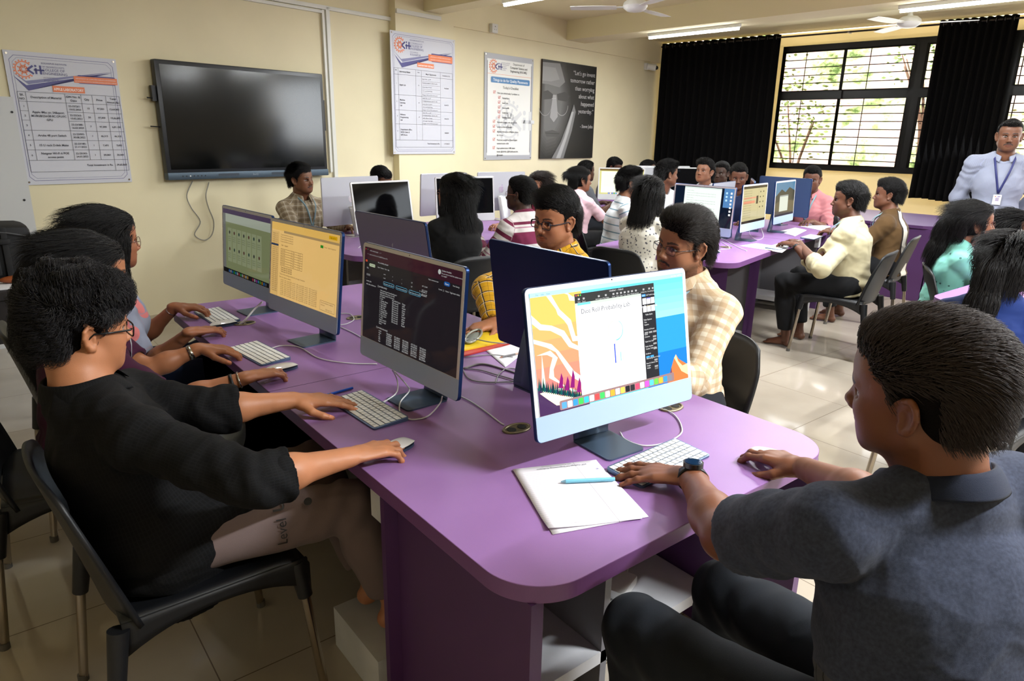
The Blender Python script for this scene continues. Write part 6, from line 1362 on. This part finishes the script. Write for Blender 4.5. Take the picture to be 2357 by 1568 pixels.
# things below the nearest desk
yc = MB()
for i in range(9): yc.tube([(.93+.03*cos(t)*1.1+_rs.uniform(-.006, .006), 1.86+.07*cos(t)+_rs.uniform(-.006, .006), .50+.075*sin(t)) for t in np.linspace(0, 2*pi, 18, endpoint=False)], .0035, 5, closed=True)
tag(yc.build('cable_coil', mat('yellow_cable', (196, 160, 20), .5), smooth='all'), 'coil of yellow network cable hanging beneath the nearest desk', 'cable')
_q = at(1425, 1345, z=.18); ad = empty('power_adapter', (_q[0], _q[1], .16), rad(20), 'white power adapter on the shelf beneath the nearest desk', 'adapter'); MB().box((-.06, -.04, 0), (.06, .04, .035), bev=.01).build('body', M_WHITE, ad, smooth=True); MB().tube(smooth_path([(.06, 0, .018), (.11, .02, .03), (.13, .08, .06), (.08, .12, .1)], 6), .004, 6).build('lead', M_WHITE, ad, smooth='all')
# ------------------------------------------------------------------ left edge: whiteboard, table, backpack
wb = empty('whiteboard', (0, 0, 0), label='tall white board with screw heads standing at the left edge', cat='board')
e0 = at(28, 228, d=5.0); e1 = at(92, 600, d=5.0); x1 = (e0[0]+e1[0])/2; y1 = 6.02
wb.location = (.392, y1, 0); wb.rotation_euler = (0, 0, rad(10.3)); bpy.context.view_layer.update(); MB().box((-1.35, 0, .0), (0, .03, 1.735)).build('panel', mat('white_panel', (196, 198, 198), .4), wb)
for q in ((30, 258), (58, 461)):
    p = at(*q, y=y1-.03); pl = np.array(wb.matrix_world.inverted()@Vector(p)); MB().cyl((pl[0], 0, pl[2]), (pl[0], -.004, pl[2]), .008, n=8).build('screw', M_BLACKP, wb)
M_WOOD = mat('dark_table', (30, 26, 28), .5)
tb = empty('side_table', (-.04, 4.60, 0), 0, 'dark table at the left edge carrying a backpack', 'table')
MB().box((-.75, -.35, .69), (.35, .45, .73)).build('tabletop', M_WOOD, tb)
for x in (-.72, .30):
    for y in (-.32, .40): MB().box((x, y, 0), (x+.04, y+.04, .69)).build('leg', M_WOOD, tb)
MB().box((-.72, .41, .3), (.32, .43, .69)).build('back_panel', M_WOOD, tb); MB().box((-.72, -.33, .46), (.32, -.31, .69)).build('front_panel', M_WOOD, tb)
M_BAG = mat('black_nylon', (17, 17, 19), .75, bump=.3, bscale=600)
p = at(88, 640, z=.73)
bp = empty('backpack', (-.06, 4.72, .731), rad(4), 'black backpack lying on the dark table at the left edge', 'backpack')
mb = MB().box((-.30, -.16, 0), (.33, .2, .30), bev=.05); mb.build('main_bag', M_BAG, bp, smooth=True, sub=1)
MB().tube(smooth_path([(-.2, -.165, .27), (.1, -.17, .275), (.28, -.165, .24), (.335, -.1, .2)], 6), .005, 6).build('zipper', mat('zip_grey', (60, 60, 62), .5), bp, smooth='all')
MB().box((-.26, -.185, .03), (.16, -.15, .22), bev=.018).build('front_pocket', M_BAG, bp, smooth=True); MB().box((.18, -.175, .02), (.21, -.155, .29), bev=.006).box((.17, -.185, .2), (.22, -.16, .23), bev=.006).build('strap', M_BAG, bp, smooth=True); MB().box((-.2, -.08, .298), (.12, .12, .306), bev=.004).build('top_patch', mat('tan_patch', (110, 98, 80), .7), bp)
_q = at(25, 657, z=.733); tag(MB().box((_q[0]-.22, _q[1]-.10, .731), (_q[0]+.08, _q[1]+.10, .737)).build('notebook', M_PAPER), 'white papers in front of the backpack at the left edge', 'paper')
_q = at(40, 643, z=.755); pc = MB(); pc.sph((_q[0], _q[1], .757), (.085, .035, .020)); tag(pc.build('pouch', mat('brown_pouch', (140, 70, 30), .5), smooth='all'), 'small brown pouch on the papers below the backpack', 'pouch')
# counter in front of the windows
ct = empty('counter', (7.46, 2.71, 0), rad(4), 'purple counter with a curved top standing below the hung curtain', 'counter')
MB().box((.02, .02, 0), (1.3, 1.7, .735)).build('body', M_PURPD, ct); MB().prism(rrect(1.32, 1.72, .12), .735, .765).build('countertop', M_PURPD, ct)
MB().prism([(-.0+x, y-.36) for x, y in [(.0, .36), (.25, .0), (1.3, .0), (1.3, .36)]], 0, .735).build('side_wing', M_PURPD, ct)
# ------------------------------------------------------------------ people
def cm(name, c, fn=None, **k): return cloth_mat(name, c, fn, **k)
DEN = cm('dark_trousers', (30, 32, 38), rough=.9); BLK = cm('black_trousers', (16, 16, 18), rough=.9); NVY = cm('navy_jeans', (22, 34, 62), rough=.9)
LB = mat('pale_blue_lanyard', (128, 156, 166), .6); PK = mat('pink_lanyard', (206, 50, 92), .6); WL = mat('white_lanyard', (190, 196, 200), .6); DB = mat('navy_lanyard', (30, 36, 92), .6)
CREAMW = (222, 208, 178)
M_BEIGE = cm('beige_check_shirt', (214, 200, 176), checks((220, 208, 186), [('u', .036, 0, .5, 0, (182, 150, 112), .55), ('v', .036, 0, .5, 0, (182, 150, 112), .55)]))
M_YEL = cm('yellow_check_shirt', (190, 140, 20), checks((196, 146, 26), [('u', .052, .0, .09, 0, (24, 28, 40), .95), ('v', .052, .0, .09, 0, (24, 28, 40), .95), ('u', .052, .11, .15, 0, (225, 215, 190), .8), ('v', .052, .11, .15, 0, (225, 215, 190), .8), ('u', .052, .5, .53, 0, (60, 50, 30), .6), ('v', .052, .5, .53, 0, (60, 50, 30), .6)]))
M_TAN = cm('tan_check_shirt', (160, 146, 120), checks((164, 150, 126), [('u', .05, 0, .4, 0, (122, 106, 84), .6), ('v', .05, 0, .4, 0, (122, 106, 84), .6), ('u', .05, .6, .66, 0, (210, 204, 190), .8), ('v', .05, .6, .66, 0, (210, 204, 190), .8)]))
M_BLKS = cm('black_seersucker_shirt', (9, 9, 10), checks((9, 9, 10), [('u', .006, 0, .35, 0, (20, 20, 22), .8), ('v', .012, 0, .25, 0, (18, 18, 20), .8)]), sheen=.0)
def heather(t, u, v, w):
    n = t.nodes.new('ShaderNodeTexNoise'); n.inputs['Scale'].default_value = 160; n.inputs['Detail'].default_value = 4; tc = t.nodes.new('ShaderNodeTexCoord'); t.links.new(tc.outputs['Object'], n.inputs['Vector'])
    base = n_mix(t, n_math(t, 'MULTIPLY', n.outputs[0], .75), (31, 36, 51), (80, 86, 106)); sx = t.nodes.new('ShaderNodeSeparateXYZ'); t.links.new(w, sx.inputs[0])
    front = n_math(t, 'MULTIPLY', n_math(t, 'LESS_THAN', n_math(t, 'ABSOLUTE', u), .235), n_math(t, 'LESS_THAN', sx.outputs['Z'], .2))
    low = n_math(t, 'MULTIPLY', front, n_math(t, 'LESS_THAN', v, .93)); c = n_mix(t, low, base, (74, 74, 78)); c = n_mix(t, n_math(t, 'MULTIPLY', low, band(t, u, .022, 0, .12)), c, (22, 22, 24))
    return c
M_GREY = cm('grey_tshirt', (46, 52, 70), heather, rough=.95, bscale=1500)
M_WINE = cm('wine_tshirt', (60, 18, 46)); M_PINKM = cm('pink_print_tshirt', (150, 160, 180), voro_spots((150, 156, 176), (222, 130, 130), 9, .35))
M_DOT = cm('dotted_blouse', (214, 210, 198), voro_spots((214, 210, 198), (90, 90, 96), 46, .28)); M_STR = cm('striped_shirt', (214, 218, 220), checks((214, 218, 220), [('v', .062, 0, .16, 0, (96, 130, 146), .9)]))
M_MAR = cm('maroon_white_shirt', (200, 194, 192), checks((204, 198, 196), [('v', .30, .42, .72, .1, (120, 44, 74), 1.), ('v', .30, .90, .97, .1, (104, 34, 60), 1.), ('v', .30, .82, .85, .1, (170, 120, 140), 1.), ('v', .30, .2, .3, .1, (104, 34, 60), 1.)]))
M_TEAL = cm('mint_kurta', (112, 174, 162), voro_spots((114, 176, 164), (60, 96, 92), 26, .16)); M_CRM = cm('cream_shirt', (180, 170, 138)); M_BRN = cm('brown_striped_shirt', (84, 64, 40), checks((84, 62, 36), [('u', .9, .39, .467, .0, (220, 214, 200), 1.), ('u', .9, .37, .39, .0, (40, 30, 22), 1.)]))
M_ROSE = cm('rose_shirt', (196, 128, 132)); M_BPK = cm('baby_pink_tshirt', (224, 186, 196)); M_RED = cm('dusky_red_top', (150, 54, 80)); M_BLU = cm('blue_polo', (16, 36, 88)); M_NV = cm('navy_top', (20, 30, 60)); M_TB = cm('black_top', (7, 7, 8))
M_FRM = cm('pale_blue_check_shirt', (160, 166, 184), checks((128, 132, 146), [('u', .009, 0, .2, 0, (140, 146, 172), .7), ('v', .009, 0, .2, 0, (140, 146, 172), .7)]))
M_GR2 = cm('grey_shirt', (90, 92, 98)); M_WSH = cm('white_shirt', (200, 200, 204))
S1, S2, S3, S4 = (150, 98, 70), (120, 78, 54), (98, 62, 42), (76, 48, 34)
def W(px, py, z=.785): return tuple(at(px, py, z=z))
# 1 the man in the black shirt
J = seated(.255, 1.79, 2, fixhip=1, lean=-15, s=.97, hipz=.55, headc=(.174, 1.846, 1.086), head=(8, -5.3, -5), shw=.175, absw=True, wrists=(W(676, 921, .795), W(806, 1052, .79)), elL=tuple(at(478, 948, d=1.86)), elR=tuple(at(588, 1108, d=1.47)), knee=.05, kneez=.03)
J['neck'] = np.array([.150, 1.80, .952]); J['chest'] = J['hip']+(J['neck']-J['hip'])*.66; J['shR'] = at(318, 1010, d=1.53); J['shL'] = at(300, 915, d=1.80); J['hfR'] = (1., .12, -.10); J['hfL'] = (1., -.25, -.16)
def retorso(J): J['tu'] = unit(J['neck']-J['hip']); J['tf'] = unit(J['f']-J['tu']*(J['f']@J['tu']))
retorso(J); J['knR'] = np.array([.72, 1.61, .535]); J['knL'] = np.array([.74, 1.90, .535]); J['anR'] = np.array([.80, 1.53, .225]); J['anL'] = np.array([.80, 1.66, .225])
P1, J1, O1 = person('man in a black textured shirt and glasses leaning back in the nearest chair', J, (182, 122, 86), hair='curly', shirt=M_BLKS, sleeve='roll', hem=.20, drape=(.17, .112, -.035), trousers=cm('taupe_trousers', (112, 96, 94), rough=.9), spec=('square', (14, 14, 16)), q='near', hands=('flat', 'mouse'), collar=True, scol=(24, 22, 24), cs=(.014, 1.1), hcol=(12, 11, 12), seed=2, build=1.04)
# print on the thigh pocket
tv_ = unit(J1['knR']-J1['hpR']); nn = np.array([0, -.86, .5]); nn = unit(nn-tv_*(nn@tv_)); ux_ = np.cross(nn, tv_); ux_ = ux_ if ux_[2] > 0 else -ux_
uy_ = np.cross(nn, ux_); Mq = np.eye(4); Mq[:3, 0] = ux_; Mq[:3, 1] = uy_; Mq[:3, 2] = nn
pz = J1['hpR']+(J1['knR']-J1['hpR'])*.60; Lq = [];
for t_, x_ in (('Level', -.075), ('Up', .018)):
    k = Ink(.0006); k.text(x_, 0, t_, .036 if t_ == 'Level' else .042, (24, 22, 24), t_ == 'Up'); o = k.build('pocket_print', M_PRINT, P1); V_ = np.array([v.co[:] for v in o.data.vertices]); R_ = .0865
    a_q = V_[:, 0]/R_; c_q = pz-O1; W_q = c_q+np.outer(np.sin(a_q)*R_, ux_)+np.outer(V_[:, 1], uy_)+np.outer(np.cos(a_q)*R_, nn)
    for v, w_ in zip(o.data.vertices, W_q): v.co = w_
bt = pz-O1+tv_*.06+ux_*.03+nn*.080; MB().cyl(tuple(bt), tuple(bt+nn*.008), .010, n=16).build('pocket_button', M_BLACKP, P1, smooth=True)
# 2 the man in the grey t-shirt
J = seated(1.10, .26, 66, fixhip=1, lean=8, s=1.0, hipz=.54, headc=(1.15, .392, 1.158), head=(95-66, -5.5, 10), absw=True, wrists=(W(1592, 1100, .79), W(1852, 1078, .79)), elL=tuple(at(1668, 1236, d=1.30)), elR=tuple(at(2040, 1170, d=1.28)))
J['shL'] = at(1905, 1215, d=1.08); J['shR'] = at(2320, 1150, d=1.16); J['neck'] = at(2165, 1120, d=1.12); J['hfL'] = (-.42, .88, -.12); J['hfR'] = (.10, .98, -.10)
J['knL'] = at(1465, 1450, z=.50); J['knR'] = at(1672, 1362, z=.50); J['anL'] = J['knL']+np.array([.05, -.05, -.43]); J['anR'] = J['knR']+np.array([.0, .0, -.43]); retorso(J); J['chest'] = (J['hip']+(J['neck']-J['hip'])*.62)
P2m, J2, O2 = person('man in a grey t-shirt and smart watch typing with his back to the camera', J, (118, 72, 48), hair='short', shirt=M_GREY, sleeve='short', hem=.06, trousers=cm('charcoal_jeans', (26, 30, 36), rough=.9), q='near', hands=('flat', 'mouse'), beard=dict(mous=.7, chin=.3, jaw=.2), hcol=(20, 15, 13), seed=5, hs=1.03, build=1.12, scol=(50, 41, 38), cs=(.012, 1.1), collar=cm('navy_rib_collar', (30, 36, 54)))
# rigid tags follow
def wristband(root, J, off, S, back, r, w, m, name='bracelet', th=.003, label=None):
    d = unit(J['wr'+S]-J['el'+S]); c = J['wr'+S]-d*back-off; hu = np.array([0, 0, 1.]); hu = unit(hu-d*(hu@d)); sd = np.cross(d, hu); mb = MB(); n = 28
    V = [c+d*x*w/2+(sd*cos(t)*r*1.12+hu*sin(t)*r*.92) for x in (-1, 1) for t in np.linspace(0, 2*pi, n, endpoint=False)]; mb.add(V, [(i, (i+1) % n, (i+1) % n+n, i+n) for i in range(n)]); return mb.build(name, m, root, smooth='all', thick=th), c, d, hu, sd
wt, c, d, hu, sd = wristband(P2m, J2, O2, 'L', .005, .031, .022, M_BLACKP, 'smart_watch', .004)
MB().cyl(tuple(c+hu*.030), tuple(c+hu*.041), .023, n=28).build('case', mat('watch_case', (14, 15, 17), .25), wt, smooth=True); MB().cyl(tuple(c+hu*.041), tuple(c+hu*.0418), .0195, n=28).build('dial', mat('watch_dial', (14, 40, 66), .08), wt, smooth=True)
# 3 the girl in the wine t-shirt
J = seated(.30, 2.46, -4, lean=6, s=.95, hipz=.53, headc=(.29, 2.532, 1.085), head=(0, -8, 0), shw=.155, absw=True, wrists=(W(462, 802, .80), W(572, 868, .79)), elL=tuple(at(345, 850, d=2.35)), elR=tuple(at(400, 925, d=2.10)))
J['hfL'] = (.95, -.2, -.2); J['hfR'] = (.90, .32, -.12)
P3, J3, O3 = person('girl in a wine coloured t-shirt wearing a steel watch, behind the curly haired man', J, (160, 104, 72), fem=True, hair='pony', shirt=M_WINE, sleeve='short', trousers=cm('pale_jeans', (176, 194, 216), rough=.9), q='near', hands=('type', 'mouse'), spec=('round', (40, 36, 40)), seed=7, lan=WL)
wristband(P3, J3, O3, 'L', .035, .026, .014, mat('steel_strap', (170, 168, 160), .25, metal=1.), 'wrist_watch'); wristband(P3, J3, O3, 'R', .050, .027, .010, M_BLACKP, 'black_band'); wristband(P3, J3, O3, 'R', .028, .0275, .004, mat('silver', (200, 200, 200), .15, metal=1.), 'silver_bracelet')
# 4 the girl in the printed t-shirt
J = seated(.40, 3.02, 0, lean=4, s=.97, hipz=.53, headc=(.443, 3.147, 1.105), head=(10, -3, -2), shw=.155, absw=True, wrists=(W(405, 706, .80), W(440, 764, .79)), elR=tuple(at(335, 845, d=2.75)))
J['hfL'] = (.85, -.35, -.1); J['hfR'] = (.9, .3, -.12)
P4, J4, O4 = person('girl with round glasses in a pink and blue printed t-shirt, farthest on the left side', J, (156, 100, 70), fem=True, hair='long', shirt=M_PINKM, sleeve='short', trousers=NVY, q='near', hands=('type', 'mouse'), spec=('round', (120, 90, 80), .8), seed=9)
wristband(P4, J4, O4, 'L', .03, .024, .003, mat('silver', (200, 200, 200), .15, metal=1.), 'silver_bracelet')
# 5 and 6 across the desk
J = seated(2.12, 1.50, 178, lean=4, s=1., hipz=.55, headc=(2.05, 1.567, 1.169), head=(-5, -4, 8), wrists=((.46, .16, .79), (.44, -.12, .79)))
person('man in a beige checked shirt and half rim glasses behind the bright computer', J, (142, 94, 66), hair='swept', shirt=M_BEIGE, sleeve='roll', trousers=DEN, spec=('rimless', (70, 70, 74), .8), q='near', beard=dict(mous=.95, chin=.9, jaw=.7), collar=True, lan=LB, seed=11, cs=(.016, 1.08), scol=(24, 18, 15))
J = seated(2.14, 2.28, 184, lean=5, s=1., hipz=.55, headc=(2.021, 2.238, 1.190), head=(2, -6, 4), absw=True, wrists=(tuple(at(1152, 738, z=.79)+np.array([.12, -.42, 0])), W(1135, 742, .79)), elR=tuple(at(1120, 668, d=3.0)))
J['hfR'] = (-.9, -.1, -.1)
person('man in a yellow checked shirt and glasses looking down past the navy computer', J, (164, 108, 76), hair='quiff', shirt=M_YEL, sleeve='long', trousers=DEN, spec=('square', (34, 36, 50), .3), q='near', beard=dict(mous=.6, chin=.4, jaw=.3), collar=True, lan=WL, seed=13, cs=(.016, 1.08))
# back wall desk
J = seated(2.34, 5.88, -78, lean=-2, s=1., headc=tuple(at(694, 414, d=5.72)), head=(14, 0, -3), wrists=((.42, .15, .79), (.42, -.15, .79)))
person('man with a moustache in a tan checked shirt and blue lanyard against the back wall', J, (142, 94, 66), hair='quiff', shirt=M_TAN, sleeve='long', trousers=DEN, beard=dict(mous=.9, chin=.1, jaw=.1), collar=True, lan=LB, seed=15)
J = seated(3.38, 6.12, -80, lean=18, s=.92, headc=tuple(at(878, 418, d=6.35)), head=(0, -25))
person('person whose dark hair alone shows above the white computer by the pillar', J, S2, hair='short', shirt=M_GR2, trousers=DEN, q='far', seed=16)
J = seated(2.72, 3.74, 84, lean=4, s=.97, headc=tuple(at(1042, 447, d=4.55)), head=(24, 4), shw=.155, wrists=((.40, .16, .80), (.42, -.12, .80)))
person('long haired woman in a black top seen from behind at the back wall desk', J, (160, 104, 74), fem=True, hair='long', shirt=M_TB, sleeve='long', trousers=BLK, spec=('round', (190, 130, 110), .8), hcol=(13, 11, 11), seed=17)
J = seated(3.36, 3.80, 92, lean=8, s=1.02, headc=tuple(at(1196, 449, d=5.05)), head=(25, 2), wrists=((.34, .22, .80), (.36, -.14, .80)))
person('man with glasses in a maroon and white striped shirt at the back wall desk', J, S4, hair='short', shirt=M_MAR, sleeve='long', trousers=BLK, spec=('round', (190, 190, 190), .8), seed=19)
J = seated(4.62, 4.62, 178, lean=2, s=.93, headc=tuple(at(1238, 432, d=6.05)), head=(18, 0), shw=.15, wrists=((.38, .1, .79), (.38, -.1, .79)))
person('young woman in a dusky red top with loose brown hair behind the striped shirt', J, (166, 108, 78), fem=True, hair='long', shirt=M_RED, sleeve='short', trousers=BLK, hcol=(30, 18, 13), seed=21)
# far desk
J = seated(4.98, 5.12, 10, lean=8, s=.97, headc=tuple(at(1338, 415, d=7.05)), head=(-38, -2), shw=.155, wrists=((.45, .16, .80), (.45, -.2, .82)))
person('woman in a baby pink t-shirt with a hair bun reaching towards the far desk', J, (166, 112, 84), fem=True, hair='bun', shirt=M_BPK, sleeve='short', trousers=BLK, lan=PK, seed=23)
J = seated(5.55, 6.15, -20, lean=4, s=1., headc=tuple(at(1350, 396, d=8.2)), head=(10, 0))
person('man in a grey shirt mostly hidden behind the woman in pink', J, S3, hair='short', shirt=M_GR2, trousers=DEN, q='far', seed=24)
J = seated(7.1, 7.1, -78, lean=14, s=.93, headc=tuple(at(1415, 386, d=9.35)), head=(0, -20))
person('person whose black hair shows above the far lit computer', J, S3, hair='short', shirt=M_GR2, trousers=DEN, q='far', seed=25)
J = seated(7.9, 7.0, -78, lean=8, s=.95, headc=tuple(at(1493, 391, d=9.6)), head=(20, 0))
person('man half hidden between two white computers in the far corner', J, S3, hair='short', shirt=M_WSH, trousers=DEN, q='far', seed=26)
J = seated(4.52, 4.38, -35, lean=8, s=1., headc=tuple(at(1453, 422, d=5.85)), head=(-6, 2, -3), wrists=((.36, .1, .80), (.36, -.14, .80)))
person('man with glasses in a white shirt with blue stripes and a pink lanyard', J, (152, 104, 76), hair='quiff', shirt=M_STR, sleeve='long', trousers=BLK, lan=PK, spec=('round', (120, 120, 124), .8), beard=dict(mous=.3, chin=.2, jaw=.3), seed=27)
J = seated(3.66, 3.20, 8, lean=6, s=.97, headc=tuple(at(1499, 452, d=4.95)), head=(0, -6), shw=.155, wrists=((.42, .14, .80), (.42, -.12, .80)))
person('long haired woman in a white dotted blouse seen from behind at the middle desk', J, (160, 108, 78), fem=True, hair='long', shirt=M_DOT, sleeve='long', hem=.22, trousers=BLK, hcol=(15, 12, 12), lan=PK, seed=29, build=1.06)
J = seated(5.42, 4.62, -88, lean=6, s=1., headc=tuple(at(1536, 402, d=6.6)), head=(62, -2))
person('man with dark hair leaning behind the large white page screen', J, (136, 90, 64), hair='quiff', shirt=M_WSH, trousers=DEN, q='far', seed=31)
J = seated(6.5, 4.95, 190, lean=2, s=1., headc=tuple(at(1622, 397, d=7.1)), head=(-5, 10))
person('young man in profile facing left before the black curtain', J, (160, 108, 80), hair='quiff', shirt=M_WSH, trousers=DEN, q='far', seed=33)
J = seated(7.15, 5.2, 190, lean=4, s=.97, headc=tuple(at(1660, 400, d=7.8)), head=(0, 0))
person('person in shadow behind the young man before the black curtain', J, S4, hair='short', shirt=M_NV, trousers=DEN, q='far', seed=34)
J = seated(6.45, 4.25, 215, lean=8, s=1., headc=tuple(at(1700, 408, d=6.85)), head=(0, -12))
person('man looking down between the curtain and the grey backed computers', J, (120, 76, 54), hair='short', shirt=M_NV, trousers=DEN, q='far', seed=35)
J = seated(6.98, 3.72, 192, lean=8, s=1., headc=tuple(at(1869, 414, d=6.95)), head=(8, -6), wrists=((.40, .14, .79), (.44, -.2, .79)))
person('man in a rose pink shirt behind the blue backed computer under the window', J, (126, 80, 60), hair='short', shirt=M_ROSE, sleeve='three', trousers=DEN, beard=dict(mous=.5, jaw=.3), lan=LB, collar=True, seed=37)
J = seated(5.20, 2.48, 100, lean=7, s=1., headc=tuple(at(1951, 463, d=4.98)), head=(22, 2, -2), wrists=((.40, .12, .795), (.42, -.02, .795)), elR=tuple(at(1890, 622, d=4.72)), kneez=-.02)
Pc, Jc, Oc = person('man in a cream shirt typing at the middle desk, hair shaved at the sides', J, (112, 70, 50), hair='quiff', shirt=M_CRM, sleeve='roll', hem=.07, trousers=BLK, beard=dict(mous=.5, chin=.4, jaw=.25), collar=True, lan=LB, seed=39)
for S_ in 'LR': wristband(Pc, Jc, Oc, S_, .03, .028, .016 if S_ == 'L' else .006, M_BLACKP if S_ == 'L' else mat('steel_strap', (170, 168, 160), .25), 'wrist_watch' if S_ == 'L' else 'bracelet')
J = seated(6.22, 2.68, 102, lean=6, s=1., headc=tuple(at(2043, 450, d=5.75)), head=(18, 2), wrists=((.42, .16, .795), (.44, -.06, .795)))
Pb, Jb, Ob = person('man in a brown shirt with a white band beyond the man in cream', J, (122, 78, 56), hair='quiff', shirt=M_BRN, sleeve='short', trousers=BLK, lan=LB, collar=True, seed=41)
wristband(Pb, Jb, Ob, 'L', .03, .028, .018, M_BLACKP, 'wrist_watch')
# right edge
J = standing(6.42, 1.93, 200, H=1.76, head=(0, -3))
person('standing man with a moustache, pale checked shirt, hands behind his back', J, (128, 84, 60), hair='crop', shirt=M_FRM, sleeve='long', hem=.02, trousers=NVY, beard=dict(mous=.9, jaw=.25), collar=True, lan=DB, badge=True, seed=43, nohand=())
J = seated(4.62, 1.86, -62, lean=6, s=.95, headc=tuple(at(2243, 515, d=4.18)), head=(5, 2, -3), shw=.155, wrists=((.42, .12, .80), (.42, -.12, .80)))
person('young woman in a mint kurta with round glasses at the right hand desk', J, (150, 100, 70), fem=True, hair='pony', shirt=M_TEAL, sleeve='three', hem=.18, trousers=cm('magenta_leggings', (150, 20, 90)), lan=WL, spec=('round', (120, 110, 105), .8), seed=45, sk2=mat('pink_tie', (220, 120, 130), .6))
J = seated(5.55, 1.75, -75, lean=6, s=.95, headc=tuple(at(2333, 528, d=4.7)), head=(0, 0), shw=.155)
person('dark haired woman in navy cut off by the right edge', J, S2, fem=True, hair='long', shirt=M_NV, sleeve='long', trousers=BLK, lan=WL, q='far', seed=47)
J = seated(3.16, .84, 0, lean=8, s=.97, headc=tuple(at(2325, 612, d=2.78)), head=(-6, -6), shw=.16, wrists=((.5, .16, .80), (.5, -.12, .80)))
person('woman in a blue polo with a ponytail and grey hair tie, back to the camera', J, (130, 84, 60), fem=True, hair='pony', shirt=M_BLU, sleeve='short', trousers=BLK, hcol=(20, 17, 17), lan=WL, seed=49, build=1.05)
# chairs below them
def chair_for(key, label, back=.03, turn=0):
    J = [v for k_, v in CAST.items() if key in k_][0]; f = J['footf']; p = J['hip']-f*back; return chair(p[0], p[1], math.degrees(math.atan2(f[1], f[0]))+turn, label)
chair(.335, 1.79, 2, 'nearest black plastic chair, carrying the man in the black shirt')
for key, lb in (('wine coloured', 'black plastic chair of the girl in the wine t-shirt'), ('printed t-shirt', 'black plastic chair of the farthest girl on the left'), ('grey t-shirt and smart', 'black chair at the lower right corner beneath the man in grey'), ('beige checked', 'black chair behind the man in beige checks'), ('yellow checked', 'black chair of the man in the yellow checked shirt'),
                ('woman in a black top', 'black chair of the long haired woman in black'), ('maroon and white', 'black chair of the man in maroon and white stripes'), ('baby pink', 'black chair of the woman in baby pink'), ('dotted blouse', 'black chair under the woman in the dotted blouse'), ('brown shirt with', 'black chair of the man in the brown shirt'),
                ('mint kurta', 'black chair behind the woman in the mint kurta'), ('blue polo', 'black chair at the right edge under the woman in blue'), ('blue stripes', 'black chair of the man in the blue striped shirt'), ('dusky red', 'black chair of the young woman in dusky red'), ('tan checked', 'black chair of the man in the tan checked shirt'), ('rose pink', 'black chair of the man in the rose shirt')): chair_for(key, lb, back={'beige checked': -.10, 'brown shirt with': -.12, 'mint kurta': -.18}.get(key, .03))
chair_for('cream shirt typing', back=-.05, label='black chair with bright steel legs under the man in the cream shirt')
chair(2.50, 3.02, 205, 'empty black chair behind the grey backed computer')
# remaining computers
computer(*at(1656, 470, d=5.75)[:2], 196, 'computer seen from behind, grey back, behind the large white page screen', 'grey', .05, scr_black, .5)
computer(*at(1722, 462, d=6.2)[:2], 216, 'computer seen from behind, grey back, between two lit screens on the middle desk', 'grey', .05, scr_black, .5)
_g = at(1430, 430, d=8.1); computer(_g[0], _g[1], -40, 'far white computer with a pale yellow page on screen', 'white', .08, scr_G, 1.0)
_g = at(1478, 428, d=8.5); computer(_g[0], _g[1], 150, 'far white computer turned away beside the pale yellow page', 'white', .08, scr_black, .5)
_g = at(1503, 428, d=8.9); computer(_g[0], _g[1], -30, 'far white computer with a narrow dark screen half hidden by hair', 'white', .05, scr_faint, .5)
_g = at(1584, 424, d=8.6); computer(_g[0], _g[1], -28, 'far white computer with a dark brown screen beside the profile head', 'white', .02, scr_faint, .5)
_g = at(1545, 424, d=9.0); computer(_g[0], _g[1], 168, 'far white computer turned away in the back corner', 'white', .02, scr_black, .5)
_g = at(2480, 560, d=4.3); computer(_g[0], _g[1], 105, 'white computer edge at the right side of the picture', 'white', .05, scr_faint, .5)
